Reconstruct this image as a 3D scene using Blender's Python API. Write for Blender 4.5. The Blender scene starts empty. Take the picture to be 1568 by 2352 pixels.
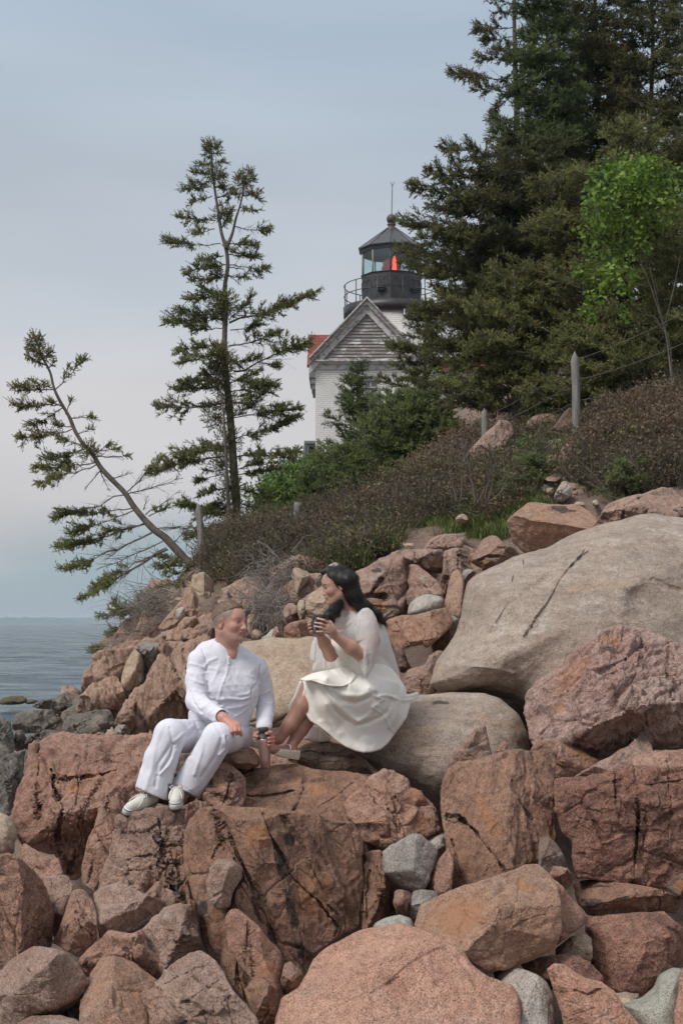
import bpy, math, random
import numpy as np
from mathutils import Vector, Matrix
R = math.radians
C = bpy.context.scene.collection
sc = bpy.context.scene

# ------------------------------------------------------------------ camera
S, U0, V0, CZ = 3267.0, 784.0, 1425.0, 5.0      # focal length and horizon in 1568 x 2352 picture units, eye height above the sea
cam = bpy.data.objects.new('camera', bpy.data.cameras.new('camera')); C.objects.link(cam)
cam.location = (0, 0, CZ); cam.rotation_euler = (R(90), 0, 0)
cam.data.sensor_fit = 'VERTICAL'; cam.data.sensor_height = 36.0; cam.data.sensor_width = 24.0
cam.data.lens = S / 2352 * 36; cam.data.shift_y = (V0 - 1176) / 2352
cam.data.clip_start = 0.1; cam.data.clip_end = 30000
cam.data.dof.use_dof = True; cam.data.dof.focus_distance = 8.5; cam.data.dof.aperture_fstop = 13.0
sc.camera = cam
# ------------------------------------------------------------------ light and sky
sc.view_settings.view_transform = 'Standard'; sc.view_settings.look = 'None'
sc.view_settings.exposure = 0.32; sc.view_settings.gamma = 1.0
SUN_EL, SUN_AZ = 48.0, -62.0                     # azimuth measured from straight ahead (+Y), negative is left
sun = bpy.data.objects.new('sun', bpy.data.lights.new('sun', 'SUN')); C.objects.link(sun)
sun.data.energy = 2.0; sun.data.angle = R(18); sun.data.color = (1.0, 0.95, 0.9)
# the brighter part of the overcast is behind the camera, to its left
sd = Vector((-0.62, -0.55, 0.95)).normalized()
sun.rotation_euler = sd.to_track_quat('Z', 'Y').to_euler(); sun.location = (-20, -20, 40)
w = bpy.data.worlds.new('World'); sc.world = w; w.use_nodes = True
nt = w.node_tree; N = nt.nodes; N.clear()
def nn(t, **k):
    n = N.new(t)
    for a, b in k.items(): setattr(n, a, b)
    return n
out = nn('ShaderNodeOutputWorld'); bg = nn('ShaderNodeBackground'); nt.links.new(bg.outputs[0], out.inputs[0])
tc = nn('ShaderNodeTexCoord'); sep = nn('ShaderNodeSeparateXYZ'); nt.links.new(tc.outputs['Generated'], sep.inputs[0])
# soft cloud bands: elevation is wobbled by a stretched noise before it enters the ramp
mp = nn('ShaderNodeMapping'); mp.inputs['Scale'].default_value = (1.3, 1.3, 6.0); nt.links.new(tc.outputs['Generated'], mp.inputs[0])
nz = nn('ShaderNodeTexNoise'); nz.inputs['Scale'].default_value = 2.2; nz.inputs['Detail'].default_value = 5; nz.inputs['Roughness'].default_value = 0.5
nt.links.new(mp.outputs[0], nz.inputs['Vector'])
ma = nn('ShaderNodeMath', operation='MULTIPLY_ADD'); nt.links.new(nz.outputs[0], ma.inputs[0]); ma.inputs[1].default_value = 0.15
nt.links.new(sep.outputs[2], ma.inputs[2])
mb = nn('ShaderNodeMath', operation='SUBTRACT'); nt.links.new(ma.outputs[0], mb.inputs[0]); mb.inputs[1].default_value = 0.075
rp = nn('ShaderNodeValToRGB'); nt.links.new(mb.outputs[0], rp.inputs[0])
cr = rp.color_ramp
stops = [(0.0, (.285, .36, .40)), (0.04, (.32, .385, .42)), (0.085, (.475, .465, .48)), (0.15, (.53, .515, .525)), (0.23, (.455, .49, .535)),
         (0.38, (.36, .44, .53)), (0.6, (.55, .59, .65)), (1.0, (.68, .71, .76))]
while len(cr.elements) < len(stops): cr.elements.new(0.5)
for e, (p, c) in zip(cr.elements, stops): e.position = p; e.color = (*c, 1)
# broad lighter streaks
nz2 = nn('ShaderNodeTexNoise'); nz2.inputs['Scale'].default_value = 1.3; nz2.inputs['Detail'].default_value = 3; nz2.inputs['Roughness'].default_value = 0.55
mp2 = nn('ShaderNodeMapping'); mp2.inputs['Scale'].default_value = (1.2, 1.2, 6.0); mp2.inputs['Rotation'].default_value = (0, R(4), 0)
nt.links.new(tc.outputs['Generated'], mp2.inputs[0]); nt.links.new(mp2.outputs[0], nz2.inputs['Vector'])
mr = nn('ShaderNodeMapRange'); mr.inputs[1].default_value = 0.35; mr.inputs[2].default_value = 0.7; mr.inputs[3].default_value = 0.91; mr.inputs[4].default_value = 1.10
nt.links.new(nz2.outputs[0], mr.inputs[0])
vm = nn('ShaderNodeVectorMath', operation='SCALE'); nt.links.new(rp.outputs[0], vm.inputs[0]); nt.links.new(mr.outputs[0], vm.inputs['Scale'])
sky = nn('ShaderNodeTexSky', sky_type='NISHITA'); sky.sun_disc = False; sky.sun_elevation = R(SUN_EL); sky.sun_rotation = R(180 + 48)
sky.air_density = 1.0; sky.dust_density = 3.0
sk = nn('ShaderNodeVectorMath', operation='SCALE'); nt.links.new(sky.outputs[0], sk.inputs[0]); sk.inputs['Scale'].default_value = 0.06
mx = nn('ShaderNodeMix', data_type='RGBA'); mx.inputs[0].default_value = 0.10      # a thin overcast lets a little of the clear sky through
nt.links.new(vm.outputs[0], mx.inputs[6]); nt.links.new(sk.outputs[0], mx.inputs[7])
nt.links.new(mx.outputs[2], bg.inputs[0]); bg.inputs[1].default_value = 1.0

# ------------------------------------------------------------------ helpers
def P(u, v, D):
    return np.array([(u - U0) / S * D, D, CZ + (V0 - v) / S * D])
def PA(uv, D):
    uv = np.asarray(uv, float); D = np.asarray(D, float)
    return np.stack([(uv[..., 0] - U0) / S * D, D + 0 * uv[..., 0], CZ + (V0 - uv[..., 1]) / S * D], -1)
REG = {'A': (.36, 0, 1568), 'B': (.36, 501.8, 1568), 'Q': (.36, 1003.5, 1568), 'G': (.36, 1003.5, 940.8), 'K': (.2, 815.4, 1191.7),
       'W': (.22, 627.2, 1254.4), 'C': (.36, 188.2, 1254.4), 'F': (1, 0, 0), 'M': (.28, 250.9, 1599.4), 'H': (.14, 489.2, 1630.7),
       'X': (.12, 708.7, 1285.8), 'L': (.2, 721.3, 407.7), 'O': (.208, 677.4, 658.6), 'Z': (.2, 376.3, 1348.5), 'T': (.28, 313.6, 282.2), 'E': (.36, 0, 721.3), 'J': (.44, 878, 0)}
def tr(reg, pts):
    s, a, b = REG[reg]
    return [(a + s * p[0], b + s * p[1]) + tuple(p[2:]) for p in pts]

M32 = np.uint32(0xffffffff)
def _h(ix, iy, iz, seed):
    with np.errstate(over='ignore'):
        h = (ix.astype(np.uint32) * np.uint32(374761393) + iy.astype(np.uint32) * np.uint32(668265263) + iz.astype(np.uint32) * np.uint32(2147483647) + np.uint32((seed * 974634777) & 0xffffffff))
        h = (h ^ (h >> np.uint32(13))) * np.uint32(1274126177)
        h = (h ^ (h >> np.uint32(16))) * np.uint32(2246822519)
        return h ^ (h >> np.uint32(15))
def vnoise(p, seed=0):
    p = np.asarray(p, float) + 1000.0
    i = np.floor(p).astype(np.int64); f = p - i; f = f * f * f * (f * (f * 6 - 15) + 10)
    r = 0
    for a in (0, 1):
        wa = f[..., 0] if a else 1 - f[..., 0]
        for b in (0, 1):
            wb = f[..., 1] if b else 1 - f[..., 1]
            for c in (0, 1):
                wc = f[..., 2] if c else 1 - f[..., 2]
                r = r + wa * wb * wc * (_h(i[..., 0] + a, i[..., 1] + b, i[..., 2] + c, seed) / 4294967295.0)
    return r * 2 - 1
def fbm(p, oct=4, seed=0, gain=.5):
    p = np.asarray(p, float); a, s, t = 1.0, 0, 0
    for o in range(oct):
        s = s + a * vnoise(p * 2 ** o + 17.3 * o, seed + o); t += a; a *= gain
    return s / t
def ridged(p, oct=4, seed=0):
    p = np.asarray(p, float); a, s, t = 1.0, 0, 0
    for o in range(oct):
        s = s + a * (1 - 2 * np.abs(vnoise(p * 2 ** o + 7.7 * o, seed + o))); t += a; a *= .5
    return s / t
def worley(p, seed=0):
    p = np.asarray(p, float) + 1000.0
    i = np.floor(p).astype(np.int64); f1 = np.full(p.shape[:-1], 9.); f2 = f1.copy(); idv = np.zeros(p.shape[:-1]); g = np.zeros(p.shape)
    for a in (-1, 0, 1):
        for b in (-1, 0, 1):
            for c in (-1, 0, 1):
                x, y, z = i[..., 0] + a, i[..., 1] + b, i[..., 2] + c
                h = _h(x, y, z, seed)
                j = np.stack([x + (h & np.uint32(1023)) / 1023., y + ((h >> np.uint32(10)) & np.uint32(1023)) / 1023., z + ((h >> np.uint32(20)) & np.uint32(1023)) / 1023.], -1)
                dv = p - j; d = np.sqrt((dv ** 2).sum(-1))
                m = d < f1; f2 = np.where(m, f1, np.minimum(f2, d)); f1 = np.where(m, d, f1)
                idv = np.where(m, h / 4294967295.0, idv); g = np.where(m[..., None], dv, g)
    return f1, f2, idv, g

def setp(o, **k):
    for a, b in k.items():
        if b is not None: o[a] = b
def mesh(name, V, F, mat=None, parent=None, loc=(0, 0, 0), smooth=True, attrs=None, cols=None, label=None, category=None, group=None, kind=None, rot=None):
    """V (n,3) world or local verts, F list of integer arrays (m,3)/(m,4); loc is subtracted so that the origin sits at loc."""
    V = np.asarray(V, np.float64); loc = np.asarray(loc, float)
    if not isinstance(F, (list, tuple)) or (len(F) and not hasattr(F[0], 'shape')): F = [np.asarray(F)]
    F = [np.asarray(f, np.int32) for f in F if len(f)]
    me = bpy.data.meshes.new(name)
    me.vertices.add(len(V)); me.vertices.foreach_set('co', (V - loc).astype(np.float32).ravel())
    li = np.concatenate([f.ravel() for f in F]); me.loops.add(len(li)); me.loops.foreach_set('vertex_index', li)
    tot = np.concatenate([np.full(len(f), f.shape[1], np.int32) for f in F]); st = np.concatenate([[0], np.cumsum(tot)[:-1]]).astype(np.int32)
    me.polygons.add(len(tot)); me.polygons.foreach_set('loop_start', st)
    me.update(calc_edges=True)
    me.polygons.foreach_set('use_smooth', np.full(len(tot), bool(smooth)))
    for k, a in (attrs or {}).items():
        at = me.attributes.new(k, 'FLOAT', 'POINT'); at.data.foreach_set('value', np.asarray(a, np.float32))
    if cols is not None:
        at = me.attributes.new('col', 'FLOAT_COLOR', 'POINT')
        c4 = np.ones((len(V), 4), np.float32); c4[:, :3] = cols; at.data.foreach_set('color', c4.ravel())
    me.update()
    if mat is not None: me.materials.append(mat)
    o = bpy.data.objects.new(name, me); C.objects.link(o); o.location = tuple(loc)
    if parent is not None:
        o.parent = parent; o.location = tuple(loc - np.array(parent.location)) if rot is None else tuple(loc)
    setp(o, label=label, category=category, group=group, kind=kind)
    return o
def thing(name, label, category, loc=(0, 0, 0), group=None):
    o = bpy.data.objects.new(name, None); C.objects.link(o); o.location = tuple(loc); o.empty_display_size = .2
    setp(o, label=label, category=category, group=group); return o
def unit(a): return np.asarray(a) / (np.linalg.norm(a, axis=-1, keepdims=True) + 1e-9)
def cat(parts):
    """join (V, [F...]) pieces into one (V, [F...])"""
    Vs, T, Q, n = [], [], [], 0
    for V, Fs in parts:
        for f in (Fs if isinstance(Fs, (list, tuple)) else [Fs]):
            f = np.asarray(f)
            if len(f): (T if f.shape[1] == 3 else Q).append(f + n)
        Vs.append(np.asarray(V)); n += len(V)
    F = []
    if T: F.append(np.concatenate(T))
    if Q: F.append(np.concatenate(Q))
    return np.concatenate(Vs), F
def box(x0, x1, y0, y1, z0, z1):
    V = np.array([(x, y, z) for x in (x0, x1) for y in (y0, y1) for z in (z0, z1)], float)
    return V, [np.array([(0, 1, 3, 2), (4, 6, 7, 5), (0, 4, 5, 1), (2, 3, 7, 6), (0, 2, 6, 4), (1, 5, 7, 3)])]
def tube(pts, rad, n=8, caps=True):
    pts = np.asarray(pts, float); k = len(pts); rad = np.broadcast_to(np.asarray(rad, float), (k,))
    t = np.gradient(pts, axis=0); t /= np.linalg.norm(t, axis=1)[:, None] + 1e-9
    up = np.array([0, 0, 1.]) if abs(t[:, 2]).mean() < .8 else np.array([1., 0, 0])
    a = np.cross(t, up); a /= np.linalg.norm(a, axis=1)[:, None] + 1e-9; b = np.cross(t, a)
    th = np.arange(n) * 2 * np.pi / n
    V = pts[:, None] + rad[:, None, None] * (a[:, None] * np.cos(th)[None, :, None] + b[:, None] * np.sin(th)[None, :, None])
    V = V.reshape(-1, 3); i = np.arange(k - 1)[:, None] * n; j = np.arange(n)[None]; j2 = (j + 1) % n
    F = np.stack([i + j, i + j2, i + n + j2, i + n + j], -1).reshape(-1, 4)
    if caps:
        V = np.concatenate([V, pts[:1], pts[-1:]]); m = len(V) - 2; j = np.arange(n)
        T = np.concatenate([np.stack([np.full(n, m), (j + 1) % n, j], -1), np.stack([np.full(n, m + 1), (k - 1) * n + j, (k - 1) * n + (j + 1) % n], -1)])
        return V, [F, T]
    return V, [F]
def tubes_many(P0, P1, r0, r1, n=3):
    """many straight tapered sticks at once"""
    P0, P1 = np.asarray(P0, float), np.asarray(P1, float); m = len(P0)
    t = P1 - P0; t /= np.linalg.norm(t, axis=1)[:, None] + 1e-9
    up = np.where(np.abs(t[:, 2:3]) < .8, [[0, 0, 1.]], [[1., 0, 0]])
    a = np.cross(t, up); a /= np.linalg.norm(a, axis=1)[:, None] + 1e-9; b = np.cross(t, a)
    th = np.arange(n) * 2 * np.pi / n; ring = a[:, None] * np.cos(th)[None, :, None] + b[:, None] * np.sin(th)[None, :, None]
    r0 = np.broadcast_to(r0, (m,)); r1 = np.broadcast_to(r1, (m,))
    V = np.concatenate([P0[:, None] + ring * r0[:, None, None], P1[:, None] + ring * r1[:, None, None]], 1).reshape(-1, 3)
    i = np.arange(m)[:, None] * 2 * n; j = np.arange(n)[None]; j2 = (j + 1) % n
    return V, [np.stack([i + j, i + j2, i + n + j2, i + n + j], -1).reshape(-1, 4)]
def lathe(prof, n=48, c=(0, 0, 0), a0=0.0):
    prof = np.asarray(prof, float); th = a0 + np.arange(n) * 2 * np.pi / n; k = len(prof)
    V = np.stack([prof[:, None, 0] * np.cos(th), prof[:, None, 0] * np.sin(th), prof[:, None, 1] + 0 * th], -1).reshape(-1, 3) + np.asarray(c)
    i = np.arange(k - 1)[:, None] * n; j = np.arange(n)[None]; j2 = (j + 1) % n
    return V, [np.stack([i + j, i + j2, i + n + j2, i + n + j], -1).reshape(-1, 4)]
def vnormals(V, Q):
    n = np.zeros_like(V); fn = np.cross(V[Q[:, 2]] - V[Q[:, 0]], V[Q[:, 3 if Q.shape[1] == 4 else 1]] - V[Q[:, 1 if Q.shape[1] == 4 else 0]])
    for k in range(Q.shape[1]):
        for c in range(3): n[:, c] += np.bincount(Q[:, k], fn[:, c], len(V))
    return n / (np.linalg.norm(n, axis=1)[:, None] + 1e-12)
def segdist(p, poly):
    p = np.asarray(p, float); d = np.full(p.shape[0], 1e9)
    for a, b in zip(poly[:-1], poly[1:]):
        a = np.asarray(a[:2], float); b = np.asarray(b[:2], float); ab = b - a
        h = np.clip(((p - a) @ ab) / (ab @ ab + 1e-9), 0, 1); d = np.minimum(d, np.linalg.norm(p - a - h[:, None] * ab, axis=1))
    return d

# ---- the general body-from-outline builder: a closed solid with its own distance, size, depth and back
def outline_solid(pts, D, step=3.0, lean=.5, leanx=0.0, bulge=.2, thick=.5, facets=7, planes=(), rough=.03, rscale=3.0, chunk=0.0, cscale=2.5, cstretch=(1, 1, 1),
                  crot=0.0, edge=3.0, soft=14.0, cracks=(), dpts=(), seed=1, jit=.35, center=None, corner=2, folds=(), dfun=None, smoothiter=0, mf=0.0):
    rng = np.random.RandomState(seed)
    pp = np.array([p[:2] for p in pts], float); k = S / D                     # picture units per metre
    seg = np.roll(pp, -1, 0) - pp; L = np.linalg.norm(seg, axis=1); per = L.sum()
    n = int(np.clip(per / step, 24, 900)); s = np.arange(n) * per / n; cum = np.concatenate([[0], np.cumsum(L)])
    idx = np.clip(np.searchsorted(cum, s, 'right') - 1, 0, len(pp) - 1); O = pp[idx] + seg[idx] * ((s - cum[idx]) / (L[idx] + 1e-9))[:, None]
    for _ in range(corner): O = (np.roll(O, 1, 0) + 2 * O + np.roll(O, -1, 0)) / 4
    A = .5 * np.sum(O[:, 0] * np.roll(O[:, 1], -1) - np.roll(O[:, 0], -1) * O[:, 1])
    cx = np.sum((O[:, 0] + np.roll(O[:, 0], -1)) * (O[:, 0] * np.roll(O[:, 1], -1) - np.roll(O[:, 0], -1) * O[:, 1])) / (6 * A)
    cy = np.sum((O[:, 1] + np.roll(O[:, 1], -1)) * (O[:, 0] * np.roll(O[:, 1], -1) - np.roll(O[:, 0], -1) * O[:, 1])) / (6 * A)
    c = np.array([cx, cy]) if center is None else np.array(center, float)
    r = np.linalg.norm(O - c, axis=1)
    if edge:
        q = np.concatenate([O * .035, np.full((n, 1), seed * 3.1)], 1); O = c + (O - c) * (1 + edge * (fbm(q, 4, seed, .6) * 1.3) / (r + 8))[:, None]
    M = int(np.clip(r.max() / step, 8, 260)); t = np.linspace(0, 1, M + 1)[1:]
    UV = c + t[:, None, None] * (O - c)[None]                                 # (M, n, 2)
    UV = np.concatenate([np.broadcast_to(c, (1, n, 2)), UV]); tt = np.concatenate([[0], t])[:, None] * np.ones(n)
    e_px = (1 - tt) * r[None]
    vb = O[:, 1].max(); u_, v_ = UV[..., 0], UV[..., 1]
    lin = lambda u, v: (lean * (vb - v) + leanx * (u - c[0])) / k
    d = lin(u_, v_)
    if facets:
        best = np.full(tt.shape, -1e9)
        for i in range(facets):
            j = rng.randint(n); ti = math.sqrt((i + .5) / facets) * .95; g = c + ti * (O[j] - c)
            # tangent plane of a paraboloid dome
            sxy = np.maximum(np.ptp(O, axis=0) / 2, 10); q = (g - c) / sxy
            gr = 2 * bulge * q / sxy + rng.randn(2) * jit * bulge / sxy; val = -bulge * (1 - (q ** 2).sum())
            best = np.maximum(best, val + gr[0] * (u_ - g[0]) + gr[1] * (v_ - g[1]))
        for (ax, ay, off, sl) in planes:                                       # explicit planes: direction, offset from centre (picture units), slope
            l = math.hypot(ax, ay); best = np.maximum(best, -bulge + sl * (((u_ - c[0]) * ax + (v_ - c[1]) * ay) / l - off) / k)
        d = d + np.maximum(best, -bulge * 1.6)
    else: d = d - bulge * np.sqrt(np.clip(1 - tt ** 2, 0, 1)) if bulge else d
    if len(dpts):                                                              # explicit depths, blended smoothly
        dp = np.array(dpts, float); q = np.stack([u_, v_], -1).reshape(-1, 2); K = np.linalg.norm(dp[:, None, :2] - dp[None, :, :2], axis=2)
        K2 = np.block([[K, np.ones((len(dp), 1))], [np.ones((1, len(dp))), np.zeros((1, 1))]]); wv = np.linalg.solve(K2 + 1e-6 * np.eye(len(K2)), np.append(dp[:, 2], 0))
        val = np.linalg.norm(q[:, None] - dp[None, :, :2], axis=2) @ wv[:-1] + wv[-1]; d = d + val.reshape(tt.shape)
    es = np.clip(e_px / soft, 0, 1); d = d + (1 - np.sqrt(np.clip(1 - (1 - es) ** 2, 0, 1))) * soft / k * .9
    q = UV.reshape(-1, 2); qq = q + 2.2 * np.stack([fbm(np.c_[q * .06, 0 * q[:, :1]], 2, 5), fbm(np.c_[q * .06, 9 + 0 * q[:, :1]], 2, 6)], -1)
    dd = d.reshape(-1)
    for poly, wd, dep in cracks: dd = dd + .55 * dep * np.exp(-(segdist(qq, poly) / (wd * .85)) ** 2)
    for poly, wd, amp in folds: dd = dd - amp * np.exp(-(segdist(q, poly) / wd) ** 2)
    d = dd.reshape(tt.shape)
    if dfun is not None: d = d + dfun(u_, v_)
    # back rings
    bt = np.array([.97, .86, .6, .25, 0.0]); bd = np.array([.25, .6, .9, 1.0, 1.0])
    UVb = c + bt[:, None, None] * (O - c)[None]; db = d[-1][None] * bt[:, None] + (lin(c[0], c[1])) * (1 - bt[:, None]) + thick * bd[:, None]
    UVa = np.concatenate([UV, UVb]); da = np.concatenate([d, db]); m = len(UVa)
    V = PA(UVa, D + da).reshape(-1, 3)
    i = np.arange(m - 1)[:, None] * n; j = np.arange(n)[None]; j2 = (j + 1) % n
    Q = np.stack([i + j, i + j2, i + n + j2, i + n + j], -1).reshape(-1, 4)
    nr = vnormals(V, Q); nr[:n] = nr[n:2 * n].mean(0)
    front = np.concatenate([np.ones(M + 1), np.zeros(len(bt))])[:, None] * np.ones(n); sil = np.clip(np.concatenate([e_px, 0 * UVb[..., 0]]) / 6, .15, 1).reshape(-1)
    if rough or chunk:
        w3 = V * 1.0; ca, sa = math.cos(crot), math.sin(crot)
        wr = np.stack([w3[:, 0] * ca - w3[:, 2] * sa, w3[:, 1], w3[:, 0] * sa + w3[:, 2] * ca], -1) * np.array(cstretch)
        disp = 0
        if rough: disp = disp + rough * (.55 * fbm(wr * rscale, 5, seed, .6) - .55 * (np.abs(vnoise(wr * rscale * 1.7, seed + 9)) + .5 * np.abs(vnoise(wr * rscale * 3.9, seed + 10)) + .3 * np.abs(vnoise(wr * rscale * 9, seed + 11)) - .5))
        if not chunk and facets and rough: chunk = rough * .7
        if chunk:
            for o_, (mu, am) in enumerate(((1, 1), (2.7, .5), (6.5, .22))):
                ww = wr * cscale * mu + .10 * np.stack([vnoise(wr * cscale * mu * 1.3, s2) for s2 in (1, 2, 3)], -1)
                f1, f2, idv, g = worley(ww, seed + o_); fc = np.stack([np.modf(idv * 7.13)[0], np.modf(idv * 13.7)[0], np.modf(idv * 29.3)[0]], -1) - .5; bd_ = f2 - f1; sm_ = np.clip(bd_ / .16, 0, 1); sm_ = sm_ * sm_ * (3 - 2 * sm_)
                disp = disp + am * chunk * (((idv - .5) * .9 + (g * fc).sum(-1) * 1.9) * sm_ - .45 * (np.modf(idv * 3.7)[0] > .45) * np.exp(-(bd_ / .045) ** 2))
        V = V + nr * (disp * sil)[:, None]
    Vc = V[:n].mean(0); V[:n] = Vc; V[-n:] = V[-n:].mean(0)
    uvf = UVa.reshape(-1, 2)
    return V, Q, uvf
# ------------------------------------------------------------------ materials
class MT:
    def __init__(s, name):
        s.m = bpy.data.materials.new(name); s.m.use_nodes = True; s.t = s.m.node_tree; s.t.nodes.clear()
        s.o = s.n('ShaderNodeOutputMaterial'); s.b = s.n('ShaderNodeBsdfPrincipled'); s.l(s.b.outputs[0], s.o.inputs[0])
        s.b.inputs['Roughness'].default_value = .8
    def n(s, t, **k):
        x = s.t.nodes.new(t)
        for a, b in k.items(): setattr(x, a, b)
        return x
    def l(s, a, b): s.t.links.new(a, b)
    def pos(s, scale=(1, 1, 1), rot=(0, 0, 0), src='geo'):
        p = s.n('ShaderNodeNewGeometry').outputs['Position'] if src == 'geo' else s.n('ShaderNodeTexCoord').outputs['Object']
        m = s.n('ShaderNodeMapping'); m.inputs['Scale'].default_value = scale; m.inputs['Rotation'].default_value = rot; s.l(p, m.inputs[0]); return m.outputs[0]
    def noise(s, vec, scale, detail=4, rough=.55, dist=0.0):
        x = s.n('ShaderNodeTexNoise'); x.inputs['Scale'].default_value = scale; x.inputs['Detail'].default_value = detail
        x.inputs['Roughness'].default_value = rough; x.inputs['Distortion'].default_value = dist; s.l(vec, x.inputs['Vector']); return x.outputs[0]
    def ramp(s, fac, stops, interp='LINEAR'):
        r = s.n('ShaderNodeValToRGB'); s.l(fac, r.inputs[0]); r.color_ramp.interpolation = interp
        while len(r.color_ramp.elements) < len(stops): r.color_ramp.elements.new(.5)
        for e, (p, c) in zip(r.color_ramp.elements, stops): e.position = p; e.color = (*(c if hasattr(c, '__len__') else (c, c, c)), 1)
        return r.outputs[0]
    def mix(s, fac, a, b, blend='MIX'):
        m = s.n('ShaderNodeMix', data_type='RGBA', blend_type=blend)
        for i, x in ((0, fac), (6, a), (7, b)):
            if hasattr(x, 'links'): s.l(x, m.inputs[i])
            else: m.inputs[i].default_value = x if i == 0 else ((*x, 1) if hasattr(x, '__len__') else (x, x, x, 1))
        return m.outputs[2]
    def math(s, op, a, b=None, c=None, clamp=False):
        m = s.n('ShaderNodeMath', operation=op, use_clamp=clamp)
        for i, x in enumerate((a, b, c)):
            if x is None: continue
            if hasattr(x, 'links'): s.l(x, m.inputs[i])
            else: m.inputs[i].default_value = x
        return m.outputs[0]
    def attr(s, name): return s.n('ShaderNodeAttribute', attribute_name=name)
    def col(s, c):
        if hasattr(c, 'links'): s.l(c, s.b.inputs['Base Color'])
        else: s.b.inputs['Base Color'].default_value = (*c, 1)
    def bump(s, h, strength=.5, dist=.01):
        b = s.n('ShaderNodeBump'); b.inputs['Strength'].default_value = strength; b.inputs['Distance'].default_value = dist
        s.l(h, b.inputs['Height']); s.l(b.outputs[0], s.b.inputs['Normal']); return b
    def set(s, **k):
        for a, b in k.items(): s.b.inputs[a.replace('_', ' ')].default_value = b
        return s.m

def rock_mat(name, A, B, spot=(.12, .09, .08), rust=(.40, .20, .105), rustamt=.4, lich=(.42, .40, .36), lichamt=.3, dark=.35, streak=(1, 1, 1), rot=(0, 0, 0), bump=.6, sc_=1.0):
    m = MT(name); p = m.pos(); ps = m.pos(streak, rot)
    n1 = m.noise(p, 1.6 * sc_, 6, .6, .4); n2 = m.noise(ps, 5.0 * sc_, 6, .65, .3); n3 = m.noise(p, 160, 3, .6); n4 = m.noise(p, 26 * sc_, 6, .7)
    base = m.mix(m.ramp(n1, [(.35, 0.), (.65, 1.)]), A, B)
    base = m.mix(m.ramp(n2, [(.30, dark), (.52, 0.)]), base, tuple(x * .42 for x in A))             # darker weathered streaks
    nr = m.noise(ps, 2.3 * sc_, 5, .6, .8)
    base = m.mix(m.math('MULTIPLY', m.ramp(nr, [(.56, 0.), (.68, 1.)]), rustamt), base, rust)       # iron stains
    nl = m.noise(p, 4.2 * sc_, 8, .72)
    base = m.mix(m.math('MULTIPLY', m.ramp(nl, [(.56, 0.), (.66, 1.)]), lichamt), base, lich)       # pale lichen
    base = m.mix(m.ramp(n4, [(.36, .6), (.52, 0.)]), base, tuple(x * .48 for x in A)); n6 = m.noise(ps, 9.5 * sc_, 7, .75, .6); base = m.mix(m.ramp(n6, [(.36, .55), (.50, 0.)]), base, (A[0] * .55, A[1] * .45, A[2] * .42)); base = m.mix(m.ramp(n6, [(.56, 0.), (.72, .45)]), base, tuple(min(1, x * 1.35) for x in B))
    base = m.mix(m.ramp(n3, [(.38, .85), (.48, 0.)]), base, spot)                                    # dark mineral grains
    base = m.mix(m.ramp(n3, [(.55, 0.), (.70, .4)]), base, tuple(min(1, x * 1.5) for x in B))
    st = m.attr('stain').outputs['Fac']; ns = m.noise(ps, 12, 6, .7)
    sm = m.ramp(m.math('ADD', st, m.math('MULTIPLY', m.math('SUBTRACT', ns, .5), 1.6)), [(.48, 0.), (.62, 1.)])
    sm = m.math('MULTIPLY', sm, m.ramp(st, [(.02, 0.), (.30, .85)]))
    base = m.mix(sm, base, (.030, .029, .032))
    ti = m.attr('rusty').outputs['Fac']; sm2 = m.math('MULTIPLY', m.ramp(m.math('ADD', ti, m.math('MULTIPLY', m.math('SUBTRACT', nr, .5), 1.5)), [(.4, 0.), (.7, .75)]), m.ramp(ti, [(.02, 0.), (.2, 1.)]))
    base = m.mix(sm2, base, rust)
    m.col(base); m.b.inputs['Roughness'].default_value = .86
    pv = m.n('ShaderNodeTexVoronoi', feature='DISTANCE_TO_EDGE'); pv.inputs['Scale'].default_value = 3.2 * sc_; m.l(m.n('ShaderNodeVectorMath', operation='ADD').outputs[0], pv.inputs['Vector'])
    va = pv.inputs['Vector'].links[0].from_node; m.l(ps, va.inputs[0]); nc = m.n('ShaderNodeTexNoise'); nc.inputs['Scale'].default_value = 4; nc.inputs['Detail'].default_value = 5; m.l(ps, nc.inputs['Vector'])
    vs = m.n('ShaderNodeVectorMath', operation='SCALE'); vs.inputs['Scale'].default_value = .55; m.l(nc.outputs['Color'], vs.inputs[0]); m.l(vs.outputs[0], va.inputs[1])
    ck = m.ramp(pv.outputs['Distance'], [(0., 0.), (.025, 1.)])
    h = m.math('ADD', m.math('MULTIPLY', n3, .12), m.math('MULTIPLY', n4, .8)); h = m.math('ADD', h, m.math('MULTIPLY', n2, 1.0)); h = m.math('ADD', h, m.math('MULTIPLY', ck, .15))
    m.bump(h, min(1, bump * 1.25), .045)
    return m.m
PINK = rock_mat('pink_granite', (0.358, 0.191, 0.134), (0.468, 0.276, 0.198))
PINKG = rock_mat('grey_pink_granite', (0.346, 0.215, 0.161), (0.447, 0.305, 0.236), rustamt=.3, lichamt=.45)
ROSE = rock_mat('rose_granite', (0.540, 0.278, 0.184), (0.592, 0.351, 0.251), rustamt=.5, dark=.2)
BROWN = rock_mat('brown_granite', (0.288, 0.154, 0.097), (0.398, 0.224, 0.148), rustamt=.5, dark=.5, streak=(2.2, 2.2, .6), rot=(0, R(20), 0))
BRICK = rock_mat('dark_red_granite', (0.260, 0.122, 0.085), (0.412, 0.216, 0.152), spot=(.04, .032, .03), rustamt=.3, dark=1.0, lichamt=.15)
ORANGE = rock_mat('orange_granite', (0.414, 0.225, 0.140), (0.450, 0.288, 0.203), rustamt=.6, dark=.35)
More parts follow.
